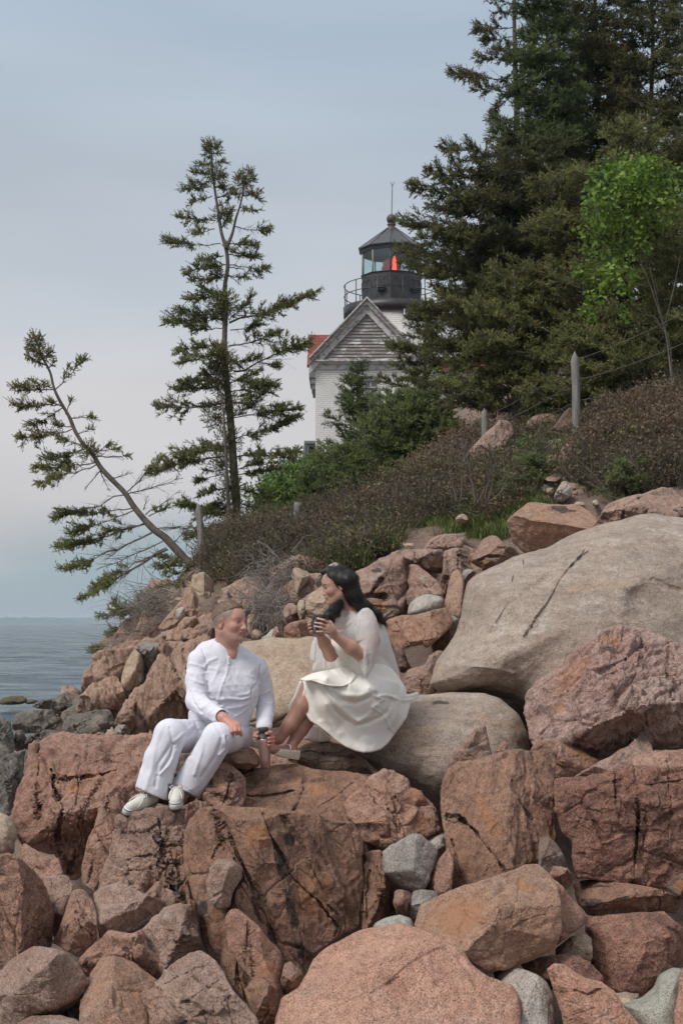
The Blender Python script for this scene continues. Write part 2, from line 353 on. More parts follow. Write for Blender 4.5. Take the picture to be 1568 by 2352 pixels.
TAN = rock_mat('tan_granite', (0.400, 0.291, 0.204), (0.475, 0.360, 0.259), spot=(.17, .14, .11), rustamt=.2, lichamt=.35, dark=.18, bump=.3)
GREY = rock_mat('grey_granite', (0.267, 0.239, 0.216), (0.368, 0.340, 0.304), rustamt=.1, lichamt=.3, dark=.3, bump=.35)
PALE = rock_mat('pale_granite', (0.414, 0.369, 0.324), (0.495, 0.450, 0.396), rustamt=.1, lichamt=.4, dark=.15, bump=.3)
GREEN = rock_mat('greenish_boulder_stone', (.30, .31, .26), (.37, .37, .31), rustamt=.05, lichamt=.2, dark=.15, bump=.2)
BIG = rock_mat('giant_boulder_granite', (0.351, 0.275, 0.218), (0.443, 0.357, 0.288), spot=(.15, .12, .095), rust=(.50, .30, .17), rustamt=.45, lich=(.57, .54, .49), lichamt=.6, dark=.5, streak=(.5, .5, 1.6), rot=(0, R(-35), 0), bump=.35)
CLIFF = rock_mat('tan_pink_cliff_granite', (0.416, 0.259, 0.184), (0.499, 0.336, 0.247), rustamt=.35, dark=.55, streak=(2.8, 2.8, .5), rot=(0, R(14), 0), lichamt=.35)
SHORE = rock_mat('dark_shore_rock', (.155, .135, .115), (.29, .25, .21), spot=(.05, .045, .04), rustamt=.2, lichamt=.4, dark=.8, lich=(.36, .33, .28))
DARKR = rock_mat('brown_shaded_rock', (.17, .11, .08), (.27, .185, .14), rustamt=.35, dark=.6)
SOIL = rock_mat('rocky_soil', (.09, .07, .05), (.14, .105, .075), rustamt=.2, lichamt=.1)

def simple(name, c, rough=.8, metal=0.0, noise=0.0, nscale=20, bump=0.0, bscale=60, spec=None, c2=None):
    m = MT(name); m.b.inputs['Roughness'].default_value = rough; m.b.inputs['Metallic'].default_value = metal
    if spec is not None: m.b.inputs['Specular IOR Level'].default_value = spec
    if noise or c2:
        n = m.noise(m.pos(src='obj'), nscale, 5, .65); m.col(m.mix(m.ramp(n, [(.38, 0.), (.62, 1.)]), c, c2 or tuple(x * (1 - noise) for x in c)))
    else: m.col(c)
    if bump: m.bump(m.noise(m.pos(src='obj'), bscale, 5, .6), bump, .01)
    return m.m
def foliage_mat(name, dark, mid, light, brown=None, trans=.25):
    m = MT(name); t = m.attr('tint').outputs['Fac']
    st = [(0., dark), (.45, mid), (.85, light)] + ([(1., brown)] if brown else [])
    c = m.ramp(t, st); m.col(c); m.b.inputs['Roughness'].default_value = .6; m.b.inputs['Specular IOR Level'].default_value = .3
    tr_ = m.n('ShaderNodeBsdfTranslucent'); m.l(c, tr_.inputs[0]); ad = m.n('ShaderNodeMixShader'); ad.inputs[0].default_value = trans
    m.l(m.b.outputs[0], ad.inputs[1]); m.l(tr_.outputs[0], ad.inputs[2]); m.l(ad.outputs[0], m.o.inputs[0]); return m.m
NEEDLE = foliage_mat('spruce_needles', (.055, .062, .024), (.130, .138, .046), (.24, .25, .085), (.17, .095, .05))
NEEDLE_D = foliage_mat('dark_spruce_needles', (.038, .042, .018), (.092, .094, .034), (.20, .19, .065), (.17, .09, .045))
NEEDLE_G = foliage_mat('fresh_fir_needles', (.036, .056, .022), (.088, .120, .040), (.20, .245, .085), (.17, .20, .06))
LEAF = foliage_mat('broad_green_leaves', (.055, .105, .016), (.13, .225, .032), (.25, .36, .065), trans=.4)
HEATH = foliage_mat('brown_heath_leaves', (.065, .054, .028), (.15, .105, .062), (.13, .15, .050), (.20, .10, .065))
RUSSET = foliage_mat('russet_shrub_leaves', (.10, .066, .038), (.185, .115, .070), (.21, .15, .085), (.13, .16, .05))
GRASS = foliage_mat('grass_blades', (.06, .09, .025), (.13, .17, .045), (.22, .24, .09), (.25, .18, .10))
BARK = simple('grey_bark', (.16, .13, .105), .9, noise=.45, nscale=14, bump=.5, bscale=30)
TWIG = simple('grey_twigs', (.27, .235, .21), .9, noise=.4, nscale=9)
TWIGD = simple('brown_twigs', (.13, .105, .085), .9, noise=.4, nscale=9)
POST = MT('weathered_post_wood'); _p = POST.pos((30, 30, 1.6), src='obj'); _n = POST.noise(_p, 1.2, 6, .7)
POST.col(POST.ramp(_n, [(.3, (.09, .083, .075)), (.5, (.19, .175, .155)), (.7, (.29, .265, .24))])); POST.bump(_n, .8, .01); POST = POST.m
# ------------------------------------------------------------------ terrain, sea, far shore
def terr_fn():
    uvd = [(100, 2500, 5.2), (784, 2560, 5.2), (1500, 2560, 5.4), (784, 2300, 7.0), (200, 2260, 7.2), (1400, 2260, 7.4), (50, 2060, 8.8), (300, 2040, 8.8), (700, 1990, 8.8), (1100, 1960, 9.0), (1500, 1900, 9.6),
           (60, 1900, 12), (330, 1760, 11.2), (600, 1740, 10.9), (900, 1710, 11), (1200, 1690, 11.5), (0, 1760, 20), (120, 1700, 23), (230, 1660, 21),
           (330, 1640, 18.5), (330, 1705, 16.8), (420, 1705, 16.4), (240, 1700, 17.5), (520, 1700, 14.5), (420, 1500, 19.0), (300, 1500, 21), (480, 1400, 20), (460, 1325, 21), (560, 1425, 17), (560, 1335, 18), (640, 1425, 15.6), (700, 1405, 15), (700, 1335, 16), (800, 1335, 15.4),
           (930, 1252, 16), (1050, 1228, 16.6), (1150, 1235, 16), (1260, 1170, 16), (1400, 1160, 15.5), (1568, 1130, 15), (1100, 1310, 15), (1300, 1310, 14.6), (1568, 1310, 14.2), (1750, 1500, 13), (1800, 1150, 15),
           (600, 1240, 21), (540, 1215, 25), (480, 1240, 23), (700, 1190, 24), (760, 1200, 22), (860, 1170, 24), (950, 1110, 25), (1000, 1050, 28), (1100, 1030, 24), (1180, 1060, 20), (1300, 1050, 18.5), (1400, 950, 20),
           (1568, 900, 20), (1300, 930, 23), (1150, 960, 27), (640, 1130, 45), (600, 1165, 38), (700, 1110, 52), (900, 1095, 54), (1568, 860, 24), (1800, 800, 24), (1400, 850, 30), (1700, 700, 34)]
    pts = [P(*q) for q in uvd] + [np.array(q, float) for q in [(3, 62, 10.3), (10, 60, 13), (14, 45, 14), (-6, 48, 2), (-5, 38, 3.0), (-10, 42, -2), (-9.5, 26, -1.2), (-14, 60, -3), (-8, 64, 2), (-7, 21, .6), (-9, 16, -.6), (-7.5, 12.5, .5),
           (-6, 9, 1.0), (-14, 22, -3), (-14, 10, -3), (8, 8, 5.5), (9, 13, 6.5), (-20, 35, -4), (-4, 3.5, 2.4), (0, 3, 2.6), (4, 3, 3.0), (12, 25, 9.5), (20, 40, 16), (-12, 3, -1), (0, 75, 9), (12, 75, 12), (-10, 75, 0)]]
    A = np.array(pts); K = np.linalg.norm(A[:, None, :2] - A[None, :, :2], axis=2)
    K2 = np.block([[K, np.ones((len(A), 1))], [np.ones((1, len(A))), np.zeros((1, 1))]]); w_ = np.linalg.solve(K2 + 1e-3 * np.eye(len(K2)) * np.append(np.ones(len(A)), 0), np.append(A[:, 2], 0))
    def f(x, y):
        q = np.stack([np.asarray(x, float), np.asarray(y, float)], -1); sh = q.shape[:-1]; q = q.reshape(-1, 2)
        o = np.empty(len(q))
        for i in range(0, len(q), 20000): o[i:i + 20000] = np.linalg.norm(q[i:i + 20000, None] - A[None, :, :2], axis=2) @ w_[:-1] + w_[-1]
        return o.reshape(sh)
    return f
TERR = terr_fn()
def hitv(uv, d0=11.0, d1=75.0, n=90):
    uv = np.asarray(uv, float).reshape(-1, 2); Ds = np.geomspace(d0, d1, n); res = np.full(len(uv), d1); done = np.zeros(len(uv), bool)
    for D in Ds:
        p = PA(uv, D); h = p[:, 2] <= TERR(p[:, 0], p[:, 1]); m = h & ~done; res[m] = D; done |= m
        if done.all(): break
    p = PA(uv, res); p[:, 2] = TERR(p[:, 0], p[:, 1]); return p, done
def hit(u, v, **k): return hitv([(u, v)], **k)[0][0]
def in_poly(p, poly):
    p = np.asarray(p); x, y = p[:, 0], p[:, 1]; r = np.zeros(len(p), bool); n = len(poly)
    for i in range(n):
        x0, y0 = poly[i][:2]; x1, y1 = poly[(i + 1) % n][:2]
        c = ((y0 > y) != (y1 > y)) & (x < (x1 - x0) * (y - y0) / (y1 - y0 + 1e-9) + x0); r ^= c
    return r
def sample_poly(poly, n, rng):
    a = np.array([p[:2] for p in poly], float); lo, hi = a.min(0), a.max(0); out_ = []
    while sum(map(len, out_)) < n:
        q = lo + rng.rand(n * 2, 2) * (hi - lo); out_.append(q[in_poly(q, poly)])
    return np.concatenate(out_)[:n]

def terrain():
    y = np.concatenate([np.arange(2.5, 30, .16), np.arange(30, 90, .5)]); x = np.concatenate([np.arange(-24, -12, .6), np.arange(-12, 14, .16), np.arange(14, 40, .8)])
    X, Y = np.meshgrid(x, y); Z = TERR(X, Y)
    q = np.stack([X, Y, 0 * X], -1); f1, f2, idv, g = worley(q * 1.6, 3); Z = Z + .07 * fbm(q * 1.2, 5, 3, .6) + .05 * ridged(q * 2.3, 4, 5) + .16 * (idv - .5) * np.clip((f2 - f1) / .2, 0, 1)
    Z = np.maximum(Z - .4 * np.clip((11 - Y) / 2, 0, 1), -3.5); n = len(x); i = np.arange(len(y) - 1)[:, None] * n; j = np.arange(n - 1)[None]
    Q = np.stack([i + j, i + j + 1, i + n + j + 1, i + n + j], -1).reshape(-1, 4)
    mesh('ground', np.stack([X, Y, Z], -1).reshape(-1, 3), Q, DARKR, kind='structure')
terrain()
def sea():
    ys = np.concatenate([np.geomspace(14, 50, 30), np.arange(50.4, 230, .4), np.geomspace(231, 9500, 150)]); t = np.concatenate([np.linspace(-1.3, -.30, 12), np.linspace(-.29, -.12, 230), np.linspace(-.10, 1.3, 14)]); n = len(t)
    X = t[None] * ys[:, None]; Y = ys[:, None] + 0 * X; am = np.clip(230 / Y, 0, 1)
    Z = am * (.16 * fbm(np.stack([X * .22, Y * .30, 0 * X], -1), 4, 3, .6) + .05 * vnoise(np.stack([X * .05, Y * .09, 0 * X + 3], -1), 4))
    i = np.arange(len(ys) - 1)[:, None] * n; j = np.arange(n - 1)[None]; Q = np.stack([i + j, i + j + 1, i + n + j + 1, i + n + j], -1).reshape(-1, 4)
    m = MT('sea_water'); m.b.inputs['IOR'].default_value = 1.33
    n1 = m.noise(m.pos((.6, 1.0, 1)), .9, 8, .72, .3); n2 = m.noise(m.pos((.012, .045, 1)), 1.0, 6, .65); n3 = m.noise(m.pos((.12, .25, 1)), 1.0, 7, .7)
    c = m.mix(m.ramp(n2, [(.36, 0.), (.64, 1.)]), (.045, .080, .095), (.12, .165, .18)); c = m.mix(m.ramp(n3, [(.40, .6), (.55, 0.)]), c, (.025, .045, .055)); c = m.mix(m.ramp(n3, [(.60, 0.), (.75, .35)]), c, (.38, .42, .44)); m.col(c)  # light and dark ripple streaks put reflection contrast into the base colour
    m.l(m.ramp(n3, [(.35, .45), (.65, .12)]), m.b.inputs['Roughness']); m.l(m.ramp(n2, [(.38, .25), (.62, .5)]), m.b.inputs['Specular IOR Level'])
    m.bump(m.math('ADD', m.math('MULTIPLY', n1, .4), m.math('MULTIPLY', n3, 1.6)), .9, .5)
    mesh('sea', np.stack([X, Y, Z], -1).reshape(-1, 3), Q, m.m, kind='structure')
sea()
def far_shore(name, x0, x1, y, h, seed):
    n = 400; xs = np.linspace(x0, x1, n); t = np.linspace(0, 1, n); env = np.clip(np.minimum(t, 1 - t) * 9, 0, 1) ** .6
    q = np.c_[xs * .004, 0 * xs, 0 * xs]; top = h * env * (.75 + .3 * fbm(q, 3, seed) + .10 * vnoise(np.c_[xs * .12, 0 * xs, 0 * xs], seed) + .05 * vnoise(np.c_[xs * .5, 0 * xs, 0 * xs], seed))
    V = np.concatenate([np.c_[xs, y - 60 + 0 * xs, -1 + 0 * xs], np.c_[xs, y - 40 + 0 * xs, top * .55], np.c_[xs, y + 0 * xs, top], np.c_[xs, y + 90 + 0 * xs, -1 + 0 * xs]])
    j = np.arange(n - 1); Q = np.concatenate([np.stack([k * n + j, k * n + j + 1, (k + 1) * n + j + 1, (k + 1) * n + j], -1) for k in range(3)])
    mesh(name, V, Q, simple('far_forest', (.13, .19, .19), 1), kind='structure')
far_shore('far_island', -900, -473, 2600, 13, 3)
far_shore('far_headland', -1200, -480, 3400, 15, 8)

# ------------------------------------------------------------------ rocks
def rock(mat, reg, D, pts, label, name='boulder', category='boulder', group=None, stain=(), rusty=(), **kw):
    sh = kw.pop('seed', None) or (abs(hash_s(label)) % 9973 + 1)
    q = tr(reg, pts); sc_ = REG[reg][0]
    cr_ = [(tr(reg, p), w_, dp) for p, w_, dp in kw.pop('cracks', ())]
    fo_ = [(tr(reg, p), w_, dp) for p, w_, dp in kw.pop('folds', ())]
    if 'dpts' in kw: kw['dpts'] = tr(reg, kw['dpts'])
    if 'center' in kw: kw['center'] = tr(reg, [kw['center']])[0]
    V, Q, uv = outline_solid(q, D, seed=sh, cracks=cr_, folds=fo_, **kw)
    at = {}
    for key, L in (('stain', stain), ('rusty', rusty)):
        if L:
            a = np.zeros(len(V))
            for (x, y, rx, ry, rot) in L:
                (cx, cy), = tr(reg, [(x, y)]); ca, sa = math.cos(R(rot)), math.sin(R(rot)); dx, dy = uv[:, 0] - cx, uv[:, 1] - cy
                e = np.sqrt(((dx * ca + dy * sa) / (rx * sc_)) ** 2 + ((-dx * sa + dy * ca) / (ry * sc_)) ** 2); a = np.maximum(a, np.clip(1.35 - e, 0, 1) * .75)
            at[key] = a
    b = V.mean(0); b[2] = V[:, 2].min()
    return mesh(name, V, Q, mat, loc=b, attrs=at, label=label, category=category, group=group)
def hash_s(s):
    h = 7
    for c in s: h = (h * 31 + ord(c)) & 0x7fffffff
    return h

# --- foreground, bottom of the frame
rock(ROSE, 'B', 5.6, [(360, 2178), (400, 2010), (500, 1950), (560, 1850), (600, 1760), (700, 1680), (860, 1600), (960, 1560), (1150, 1540), (1300, 1570), (1410, 1625), (1560, 1710), (1624, 1800), (1694, 1860), (1874, 1930), (1914, 2000), (1930, 2100), (1950, 2420), (330, 2420)],
     'broad smooth rose-pink slab filling the bottom centre foreground', lean=.9, bulge=.22, thick=.9, facets=6, rough=.020, rscale=2.0, soft=26, seed=11, corner=4,
     cracks=[([(740, 1700), (745, 1640)], 1.6, .03), ([(1000, 1580), (1010, 1760), (1060, 1900)], 1.3, .012), ([(1080, 1920), (1150, 1880)], 2, .02), ([(480, 2000), (470, 2120)], 1.5, .02)])
rock(ORANGE, 'Q', 6.15, [(-150, 1540), (-110, 1420), (0, 1360), (150, 1300), (400, 1225), (560, 1160), (640, 1155), (700, 1200), (760, 1290), (790, 1400), (800, 1560), (770, 1660), (740, 1700), (600, 1770), (520, 1800), (400, 1835), (340, 1852), (230, 1800), (150, 1740), (0, 1690), (-120, 1640)],
     'orange-brown wedge-shaped boulder with a ridge, behind the rose slab', lean=.35, bulge=.3, facets=3, jit=.2, planes=[(-1, -.5, 10, 1.2), (1, .15, 20, .45)], rough=.022, rscale=4, seed=5, rusty=[(150, 1500, 260, 190, -20), (560, 1300, 120, 60, 0)],
     cracks=[([(520, 1250), (500, 1400), (470, 1500)], 1.6, .025), ([(690, 1480), (600, 1500), (480, 1560)], 1.5, .02)])
rock(PINK, 'Q', 6.4, [(690, 1200), (740, 1255), (800, 1300), (870, 1390), (962, 1500), (945, 1540), (860, 1600), (770, 1665), (690, 1680), (680, 1400)], 'pink triangular rock tucked behind the right end of the orange-brown wedge', name='rock', category='rock', lean=.4, bulge=.2, facets=4, thick=.35)
rock(PINK, 'Q', 6.75, [(640, 1165), (760, 1168), (830, 1180), (872, 1230), (862, 1290), (800, 1330), (700, 1320), (640, 1250)], 'small pink rock just above the peak of the orange-brown wedge', name='rock', category='rock', lean=.5, bulge=.12, facets=5, thick=.25)
rock(DARKR, 'Q', 6.85, [(645, 1190), (643, 1100), (650, 985), (700, 968), (750, 1010), (800, 1090), (835, 1180), (840, 1230), (700, 1230)], 'small upright brown rock wedged between the two big dark blocks', name='rock', category='rock', lean=.2, bulge=.1, facets=4, thick=.2, planes=[(1, 0, 10, 1.0)])
rock(BRICK, 'Q', 7.2, [(745, 620), (800, 603), (900, 600), (1080, 572), (1130, 545), (1250, 525), (1400, 528), (1430, 600), (1560, 560), (1800, 520), (1800, 1400), (1568, 1330), (1440, 1315), (1340, 1305), (1240, 1282), (880, 1255), (860, 1150), (850, 1010), (790, 960), (760, 800), (740, 700)],
     'big dark red cracked block standing at the right edge of the frame', name='rock_block', lean=.16, bulge=.16, facets=2, jit=.1, planes=[(-1, 0, 190, 1.5), (0, -1, 125, 1.0)], thick=1.0, rough=.032, rscale=4.5, chunk=.028, cscale=3.2, seed=21, center=(1250, 900), edge=4,
     cracks=[([(1245, 530), (1262, 640), (1290, 800), (1275, 1000), (1240, 1290)], 2.0, .10), ([(1130, 560), (1135, 700), (1148, 850)], 1.7, .06), ([(880, 860), (1010, 890), (1060, 960)], 1.5, .03), ([(1290, 830), (1460, 800), (1568, 760)], 1.5, .025), ([(1260, 660), (1380, 650), (1568, 620)], 1.5, .03), ([(1470, 560), (1490, 800), (1450, 1100)], 1.4, .03)])
rock(PINK, 'Q', 7.75, [(1240, 480), (1330, 442), (1480, 428), (1620, 425), (1800, 430), (1800, 640), (1400, 620), (1240, 560)], 'flat pinkish block capping the dark red cracked block at right', name='rock_block', lean=.5, bulge=.12, facets=5, cracks=[([(1440, 440), (1475, 560)], 1.6, .04)])
rock(PINKG, 'Q', 7.95, [(870, 600), (950, 550), (1040, 500), (1160, 430), (1220, 405), (1300, 320), (1342, 345), (1382, 432), (1290, 500), (1240, 570), (1080, 600), (930, 620)], 'thin grey-pink wedge rock with a pointed tip above the dark red block', name='rock', category='rock', lean=.6, bulge=.12, facets=5, planes=[(.6, 1, 12, .9)], center=(1130, 520), thick=.3)
rock(PINK, 'Q', 8.2, [(590, 450), (600, 415), (640, 370), (750, 355), (850, 400), (1000, 480), (1050, 500), (960, 600), (760, 640), (660, 600), (600, 520)], 'pink flat rock between the two dark blocks, under the rough red boulder', name='rock', category='rock', lean=.5, bulge=.15, facets=6, rusty=[(900, 450, 150, 40, 25)], cracks=[([(760, 490), (830, 480), (900, 470)], 1.5, .04)])
rock(BROWN, 'Q', 7.25, [(15, 700), (40, 600), (60, 545), (130, 505), (300, 480), (400, 440), (520, 420), (600, 432), (700, 420), (740, 440), (760, 500), (752, 620), (745, 700), (750, 900), (770, 1000), (730, 1060), (650, 1130), (560, 1170), (440, 1230), (250, 1300), (100, 1350), (80, 1250), (60, 1100), (40, 960), (20, 820)],
     'big brown cleaved block left of the dark red cracked block', name='rock_block', lean=.26, bulge=.26, facets=3, jit=.2, planes=[(-1, .1, 60, .9), (.25, -1, 210, 1.4)], rough=.028, rscale=4, chunk=.02, cstretch=(1.5, 1.5, .6), crot=.4, seed=8, rusty=[(330, 860, 60, 300, -32)],
     cracks=[([(60, 850), (130, 860), (230, 930), (330, 1060), (440, 1210)], 2.0, .09), ([(90, 1000), (130, 1150), (160, 1280)], 1.6, .05), ([(480, 620), (520, 760), (600, 860)], 1.6, .035), ([(600, 450), (640, 600), (720, 760)], 1.6, .03)])
rock(PINKG, 'Q', 7.85, [(55, 570), (90, 450), (200, 350), (240, 290), (310, 268), (335, 380), (352, 470), (290, 520), (130, 560)], 'pointed pinkish spur leaning on the round tan boulder', name='rock', category='rock', lean=.3, bulge=.12, facets=5, thick=.3)
rock(PINK, 'Q', 7.9, [(370, 450), (385, 410), (410, 378), (435, 372), (465, 420), (480, 460), (420, 480)], 'tiny pink spur behind the top of the brown cleaved block', name='rock', category='rock', lean=.2, bulge=.05, facets=4, thick=.15)
rock(BROWN, 'Q', 6.95, [(866, 1290), (920, 1262), (1000, 1255), (1100, 1258), (1300, 1290), (1440, 1322), (1550, 1370), (1552, 1430), (1520, 1476), (1430, 1468), (1300, 1462), (1150, 1482), (1000, 1492), (950, 1480), (880, 1385)],
     'flat brown bench-like rock with a black stain below the dark red block', name='rock', category='rock', lean=.5, bulge=.16, facets=4, planes=[(0, -1, 18, 1.6)], thick=.5, seed=4, stain=[(1000, 1405, 140, 42, 5), (1180, 1380, 90, 30, -8), (1030, 1300, 100, 14, 0)], cracks=[([(1420, 1330), (1410, 1450)], 1.6, .05)])
rock(DARKR, 'Q', 6.9, [(1440, 1300), (1500, 1240), (1600, 1195), (1760, 1190), (1760, 1420), (1560, 1385)], 'dark orange-brown rock at the right edge under the cracked block', name='rock', category='rock', lean=.2, bulge=.1, facets=4, rusty=[(1520, 1290, 100, 60, 0)])
rock(BRICK, 'Q', 6.5, [(940, 1500), (1000, 1492), (1100, 1480), (1280, 1462), (1440, 1455), (1500, 1500), (1565, 1560), (1600, 1650), (1565, 1760), (1530, 1830), (1450, 1860), (1390, 1930), (1290, 2000), (1150, 1985), (1060, 1935), (1000, 1850), (970, 1770), (985, 1640), (940, 1580)],
     'rounded dark pink rough boulder near the lower right corner', lean=.4, bulge=.26, facets=9, planes=[(0, -1, 150, 1.3)], rough=.03, rscale=5, seed=14)
rock(TAN, 'Q', 6.4, [(750, 1700), (850, 1620), (945, 1598), (985, 1630), (992, 1700), (975, 1800), (900, 1800), (760, 1760)], 'small pale tan rock beneath the right end of the orange-brown wedge', name='rock', category='rock', lean=.8, bulge=.1, facets=4, planes=[(1, .1, 55, 1.6)], thick=.3)
rock(BRICK, 'Q', 6.15, [(530, 1800), (620, 1760), (700, 1740), (800, 1735), (910, 1745), (1000, 1810), (1062, 1880), (1040, 1930), (900, 1960), (700, 1960), (600, 1880)], 'dark mottled rock under the small pale tan rock', name='rock', category='rock', lean=.5, bulge=.15, facets=7)
rock(PALE, 'Q', 5.85, [(350, 1850), (430, 1815), (540, 1822), (640, 1862), (705, 1910), (745, 2000), (748, 2200), (735, 2400), (500, 2400), (480, 2100), (400, 1950)], 'smooth pale grey boulder beside the right end of the rose slab', lean=.5, bulge=.22, facets=4, rough=.012, rscale=2, soft=40, corner=6, edge=1.5)
rock(ROSE, 'Q', 5.75, [(695, 1830), (740, 1788), (820, 1800), (940, 1885), (1050, 1905), (1130, 1965), (1200, 2085), (1290, 2175), (1360, 2400), (830, 2400), (790, 2110), (740, 1960)], 'long pink rock leaning up from the bottom right between two pale boulders', name='rock', category='rock', lean=.45, bulge=.2, facets=7, planes=[(.6, -1, 60, 1.2)], cracks=[([(880, 1960), (960, 1990), (1040, 1950)], 2, .03)])
rock(GREEN, 'Q', 6.0, [(1150, 2040), (1300, 2010), (1380, 1940), (1410, 1860), (1500, 1818), (1560, 1820), (1600, 1960), (1600, 2400), (1330, 2400), (1200, 2150)], 'smooth greenish grey boulder in the lower right corner', lean=.6, bulge=.22, facets=0, rough=.008, rscale=1.5, soft=50, corner=8, edge=1)
rock(ROSE, 'Q', 5.6, [(1545, 1840), (1600, 1760), (1800, 1650), (1800, 2400), (1500, 2400), (1515, 2100)], 'pink rock at the bottom right edge beside the greenish boulder', name='rock', category='rock', lean=.3, bulge=.1, facets=4)
rock(TAN, 'Q', 6.2, [(1120, 1990), (1200, 1975), (1290, 1995), (1250, 2060), (1150, 2080)], 'small tan rock between the dark pink boulder and the greenish boulder', name='rock', category='rock', lean=.6, bulge=.08, facets=4, thick=.2)
# --- centre front block
rock(BROWN, 'B', 6.95, [(-215, 950), (-190, 880), (-110, 800), (0, 788), (250, 792), (400, 812), (560, 835), (640, 832), (720, 870), (850, 885), (905, 950), (925, 1010), (922, 1300), (915, 1560), (830, 1595), (740, 1665), (640, 1720), (620, 1850), (520, 2100), (330, 2200), (230, 2110), (150, 2010), (0, 1840), (-60, 1760), (-110, 1630), (-130, 1450), (-180, 1300), (-228, 1170), (-230, 1050)],
     'large rust-brown block with a black weathered streak in the centre foreground', name='rock_block', lean=.20, bulge=.22, facets=2, jit=.12, planes=[(0, -1, 215, 1.4), (-1, 0, 150, .9), (1, -.2, 190, .55)], thick=1.0, rough=.030, rscale=3.6, chunk=.03, cscale=2.4, cstretch=(1.5, 1.5, .7), crot=-.45, seed=31, edge=4, center=(330, 1350),
     stain=[(400, 1150, 52, 230, -18), (455, 1420, 60, 240, -12), (470, 1000, 70, 90, -20), (340, 1600, 40, 120, -20), (510, 1700, 40, 120, -25), (-80, 1440, 60, 70, 20), (250, 1450, 25, 120, -20)], rusty=[(250, 980, 130, 120, 0), (620, 1350, 180, 230, 0), (300, 1830, 120, 90, 0)],
     cracks=[([(280, 830), (320, 960), (400, 1100), (480, 1260), (640, 1400), (760, 1560)], 1.6, .05), ([(20, 900), (100, 1060), (190, 1240), (330, 1500), (450, 1740), (550, 1860)], 1.8, .07), ([(480, 930), (560, 1100), (660, 1320)], 1.3, .022), ([(-30, 800), (30, 1000), (-40, 1120)], 1.8, .06),
             ([(560, 930), (700, 1180), (760, 1330)], 1.2, .018), ([(100, 1130), (160, 1240), (90, 1360), (60, 1460)], 1.5, .04), ([(390, 830), (430, 890)], 1.6, .04), ([(690, 860), (640, 790)], 1.4, .04), ([(700, 1420), (770, 1500), (740, 1620)], 1.5, .03)])
rock(PINKG, 'B', 6.62, [(-60, 1180), (0, 1122), (80, 1120), (155, 1168), (150, 1240), (90, 1330), (75, 1430), (0, 1450), (-60, 1400), (-80, 1300)], 'grey-pink lump on the left flank of the rust-brown block', name='rock', category='rock', lean=.1, bulge=.12, facets=5, thick=.35)
rock(PINK, 'B', 6.35, [(40, 1500), (80, 1437), (120, 1440), (160, 1470), (250, 1545), (320, 1640), (400, 1720), (402, 1800), (390, 1900), (375, 1990), (280, 1960), (200, 1880), (120, 1790), (60, 1690)], 'upright pinkish slab leaning against the rust-brown block', name='rock_slab', lean=.18, bulge=.16, facets=2, planes=[(-1, .3, 5, .7), (1, 0, 60, .8)], thick=.4, seed=9, rusty=[(320, 1830, 90, 60, 0), (300, 1640, 60, 40, 40)], cracks=[([(190, 1530), (180, 1700), (220, 1880)], 1.5, .03)])
rock(BROWN, 'B', 6.1, [(160, 1960), (220, 1880), (300, 1900), (370, 1960), (390, 2010), (370, 2120), (340, 2300), (240, 2200), (200, 2080)], 'narrow brown rock at the foot of the upright pinkish slab', name='rock', category='rock', lean=.2, bulge=.12, facets=6, thick=.3)
rock(PINKG, 'B', 6.25, [(420, 1790), (460, 1780), (520, 1830), (560, 1890), (500, 1960), (410, 2000), (395, 1900)], 'small pink rock between the leaning slab and the rose slab', name='rock', category='rock', lean=.3, bulge=.08, facets=4, thick=.2)
rock(BROWN, 'B', 7.15, [(910, 1110), (930, 1082), (985, 1066), (1040, 1062), (1045, 1200), (1100, 1250), (1140, 1400), (1152, 1490), (1060, 1520), (980, 1570), (915, 1580)], 'pair of narrow upright brown slabs right of the rust-brown block', name='rock_slab', lean=.1, bulge=.14, facets=3, planes=[(1, .2, 25, 1)], thick=.5, cracks=[([(915, 1100), (925, 1300), (918, 1500)], 2, .08), ([(960, 1200), (940, 1340), (930, 1500)], 1.6, .05), ([(1020, 1190), (1040, 1350), (1060, 1480)], 1.6, .05)])
rock(PINK, 'B', 7.65, [(790, 790), (830, 715), (930, 660), (955, 600), (1060, 560), (1130, 575), (1200, 620), (1222, 668), (1300, 700), (1380, 790), (1422, 950), (1330, 985), (1250, 1000), (1120, 1060), (1040, 1100), (950, 1130), (925, 1020), (890, 920), (820, 860)],
     'rough pink boulder in front of the round tan boulder', lean=.55, bulge=.28, facets=5, planes=[(1, .15, 70, .8), (-.5, -1, 60, 1.2)], rough=.035, chunk=.04, cscale=3, seed=17, rusty=[(1240, 730, 80, 60, 20), (1300, 880, 90, 90, 0)], cracks=[([(930, 660), (1050, 740), (1110, 830)], 2, .05), ([(1060, 600), (1130, 700), (1120, 850), (1160, 1000)], 1.6, .03)])
rock(GREY, 'B', 7.15, [(1040, 1080), (1100, 1035), (1230, 965), (1290, 962), (1340, 1005), (1402, 1080), (1385, 1150), (1340, 1260), (1310, 1330), (1230, 1345), (1130, 1335), (1060, 1270), (1040, 1200)], 'grey triangular boulder between the rust-brown and brown cleaved blocks', lean=.45, bulge=.26, facets=2, jit=.1, planes=[(-1, -.3, 0, .9), (1, -.1, 20, .9)], rough=.015, seed=3)
rock(PALE, 'B', 7.6, [(1310, 985), (1340, 965), (1400, 955), (1450, 960), (1470, 1060), (1400, 1110), (1330, 1060)], 'small whitish rock behind the grey triangular boulder', name='rock', category='rock', lean=.7, bulge=.1, facets=0, corner=5, rough=.01, thick=.25)
rock(PINK, 'B', 7.1, [(1300, 1330), (1340, 1240), (1400, 1130), (1465, 1050), (1500, 1150), (1485, 1350), (1380, 1360)], 'slanting pink rock wedged right of the grey triangular boulder', name='rock', category='rock', lean=.2, bulge=.12, facets=3, thick=.3)
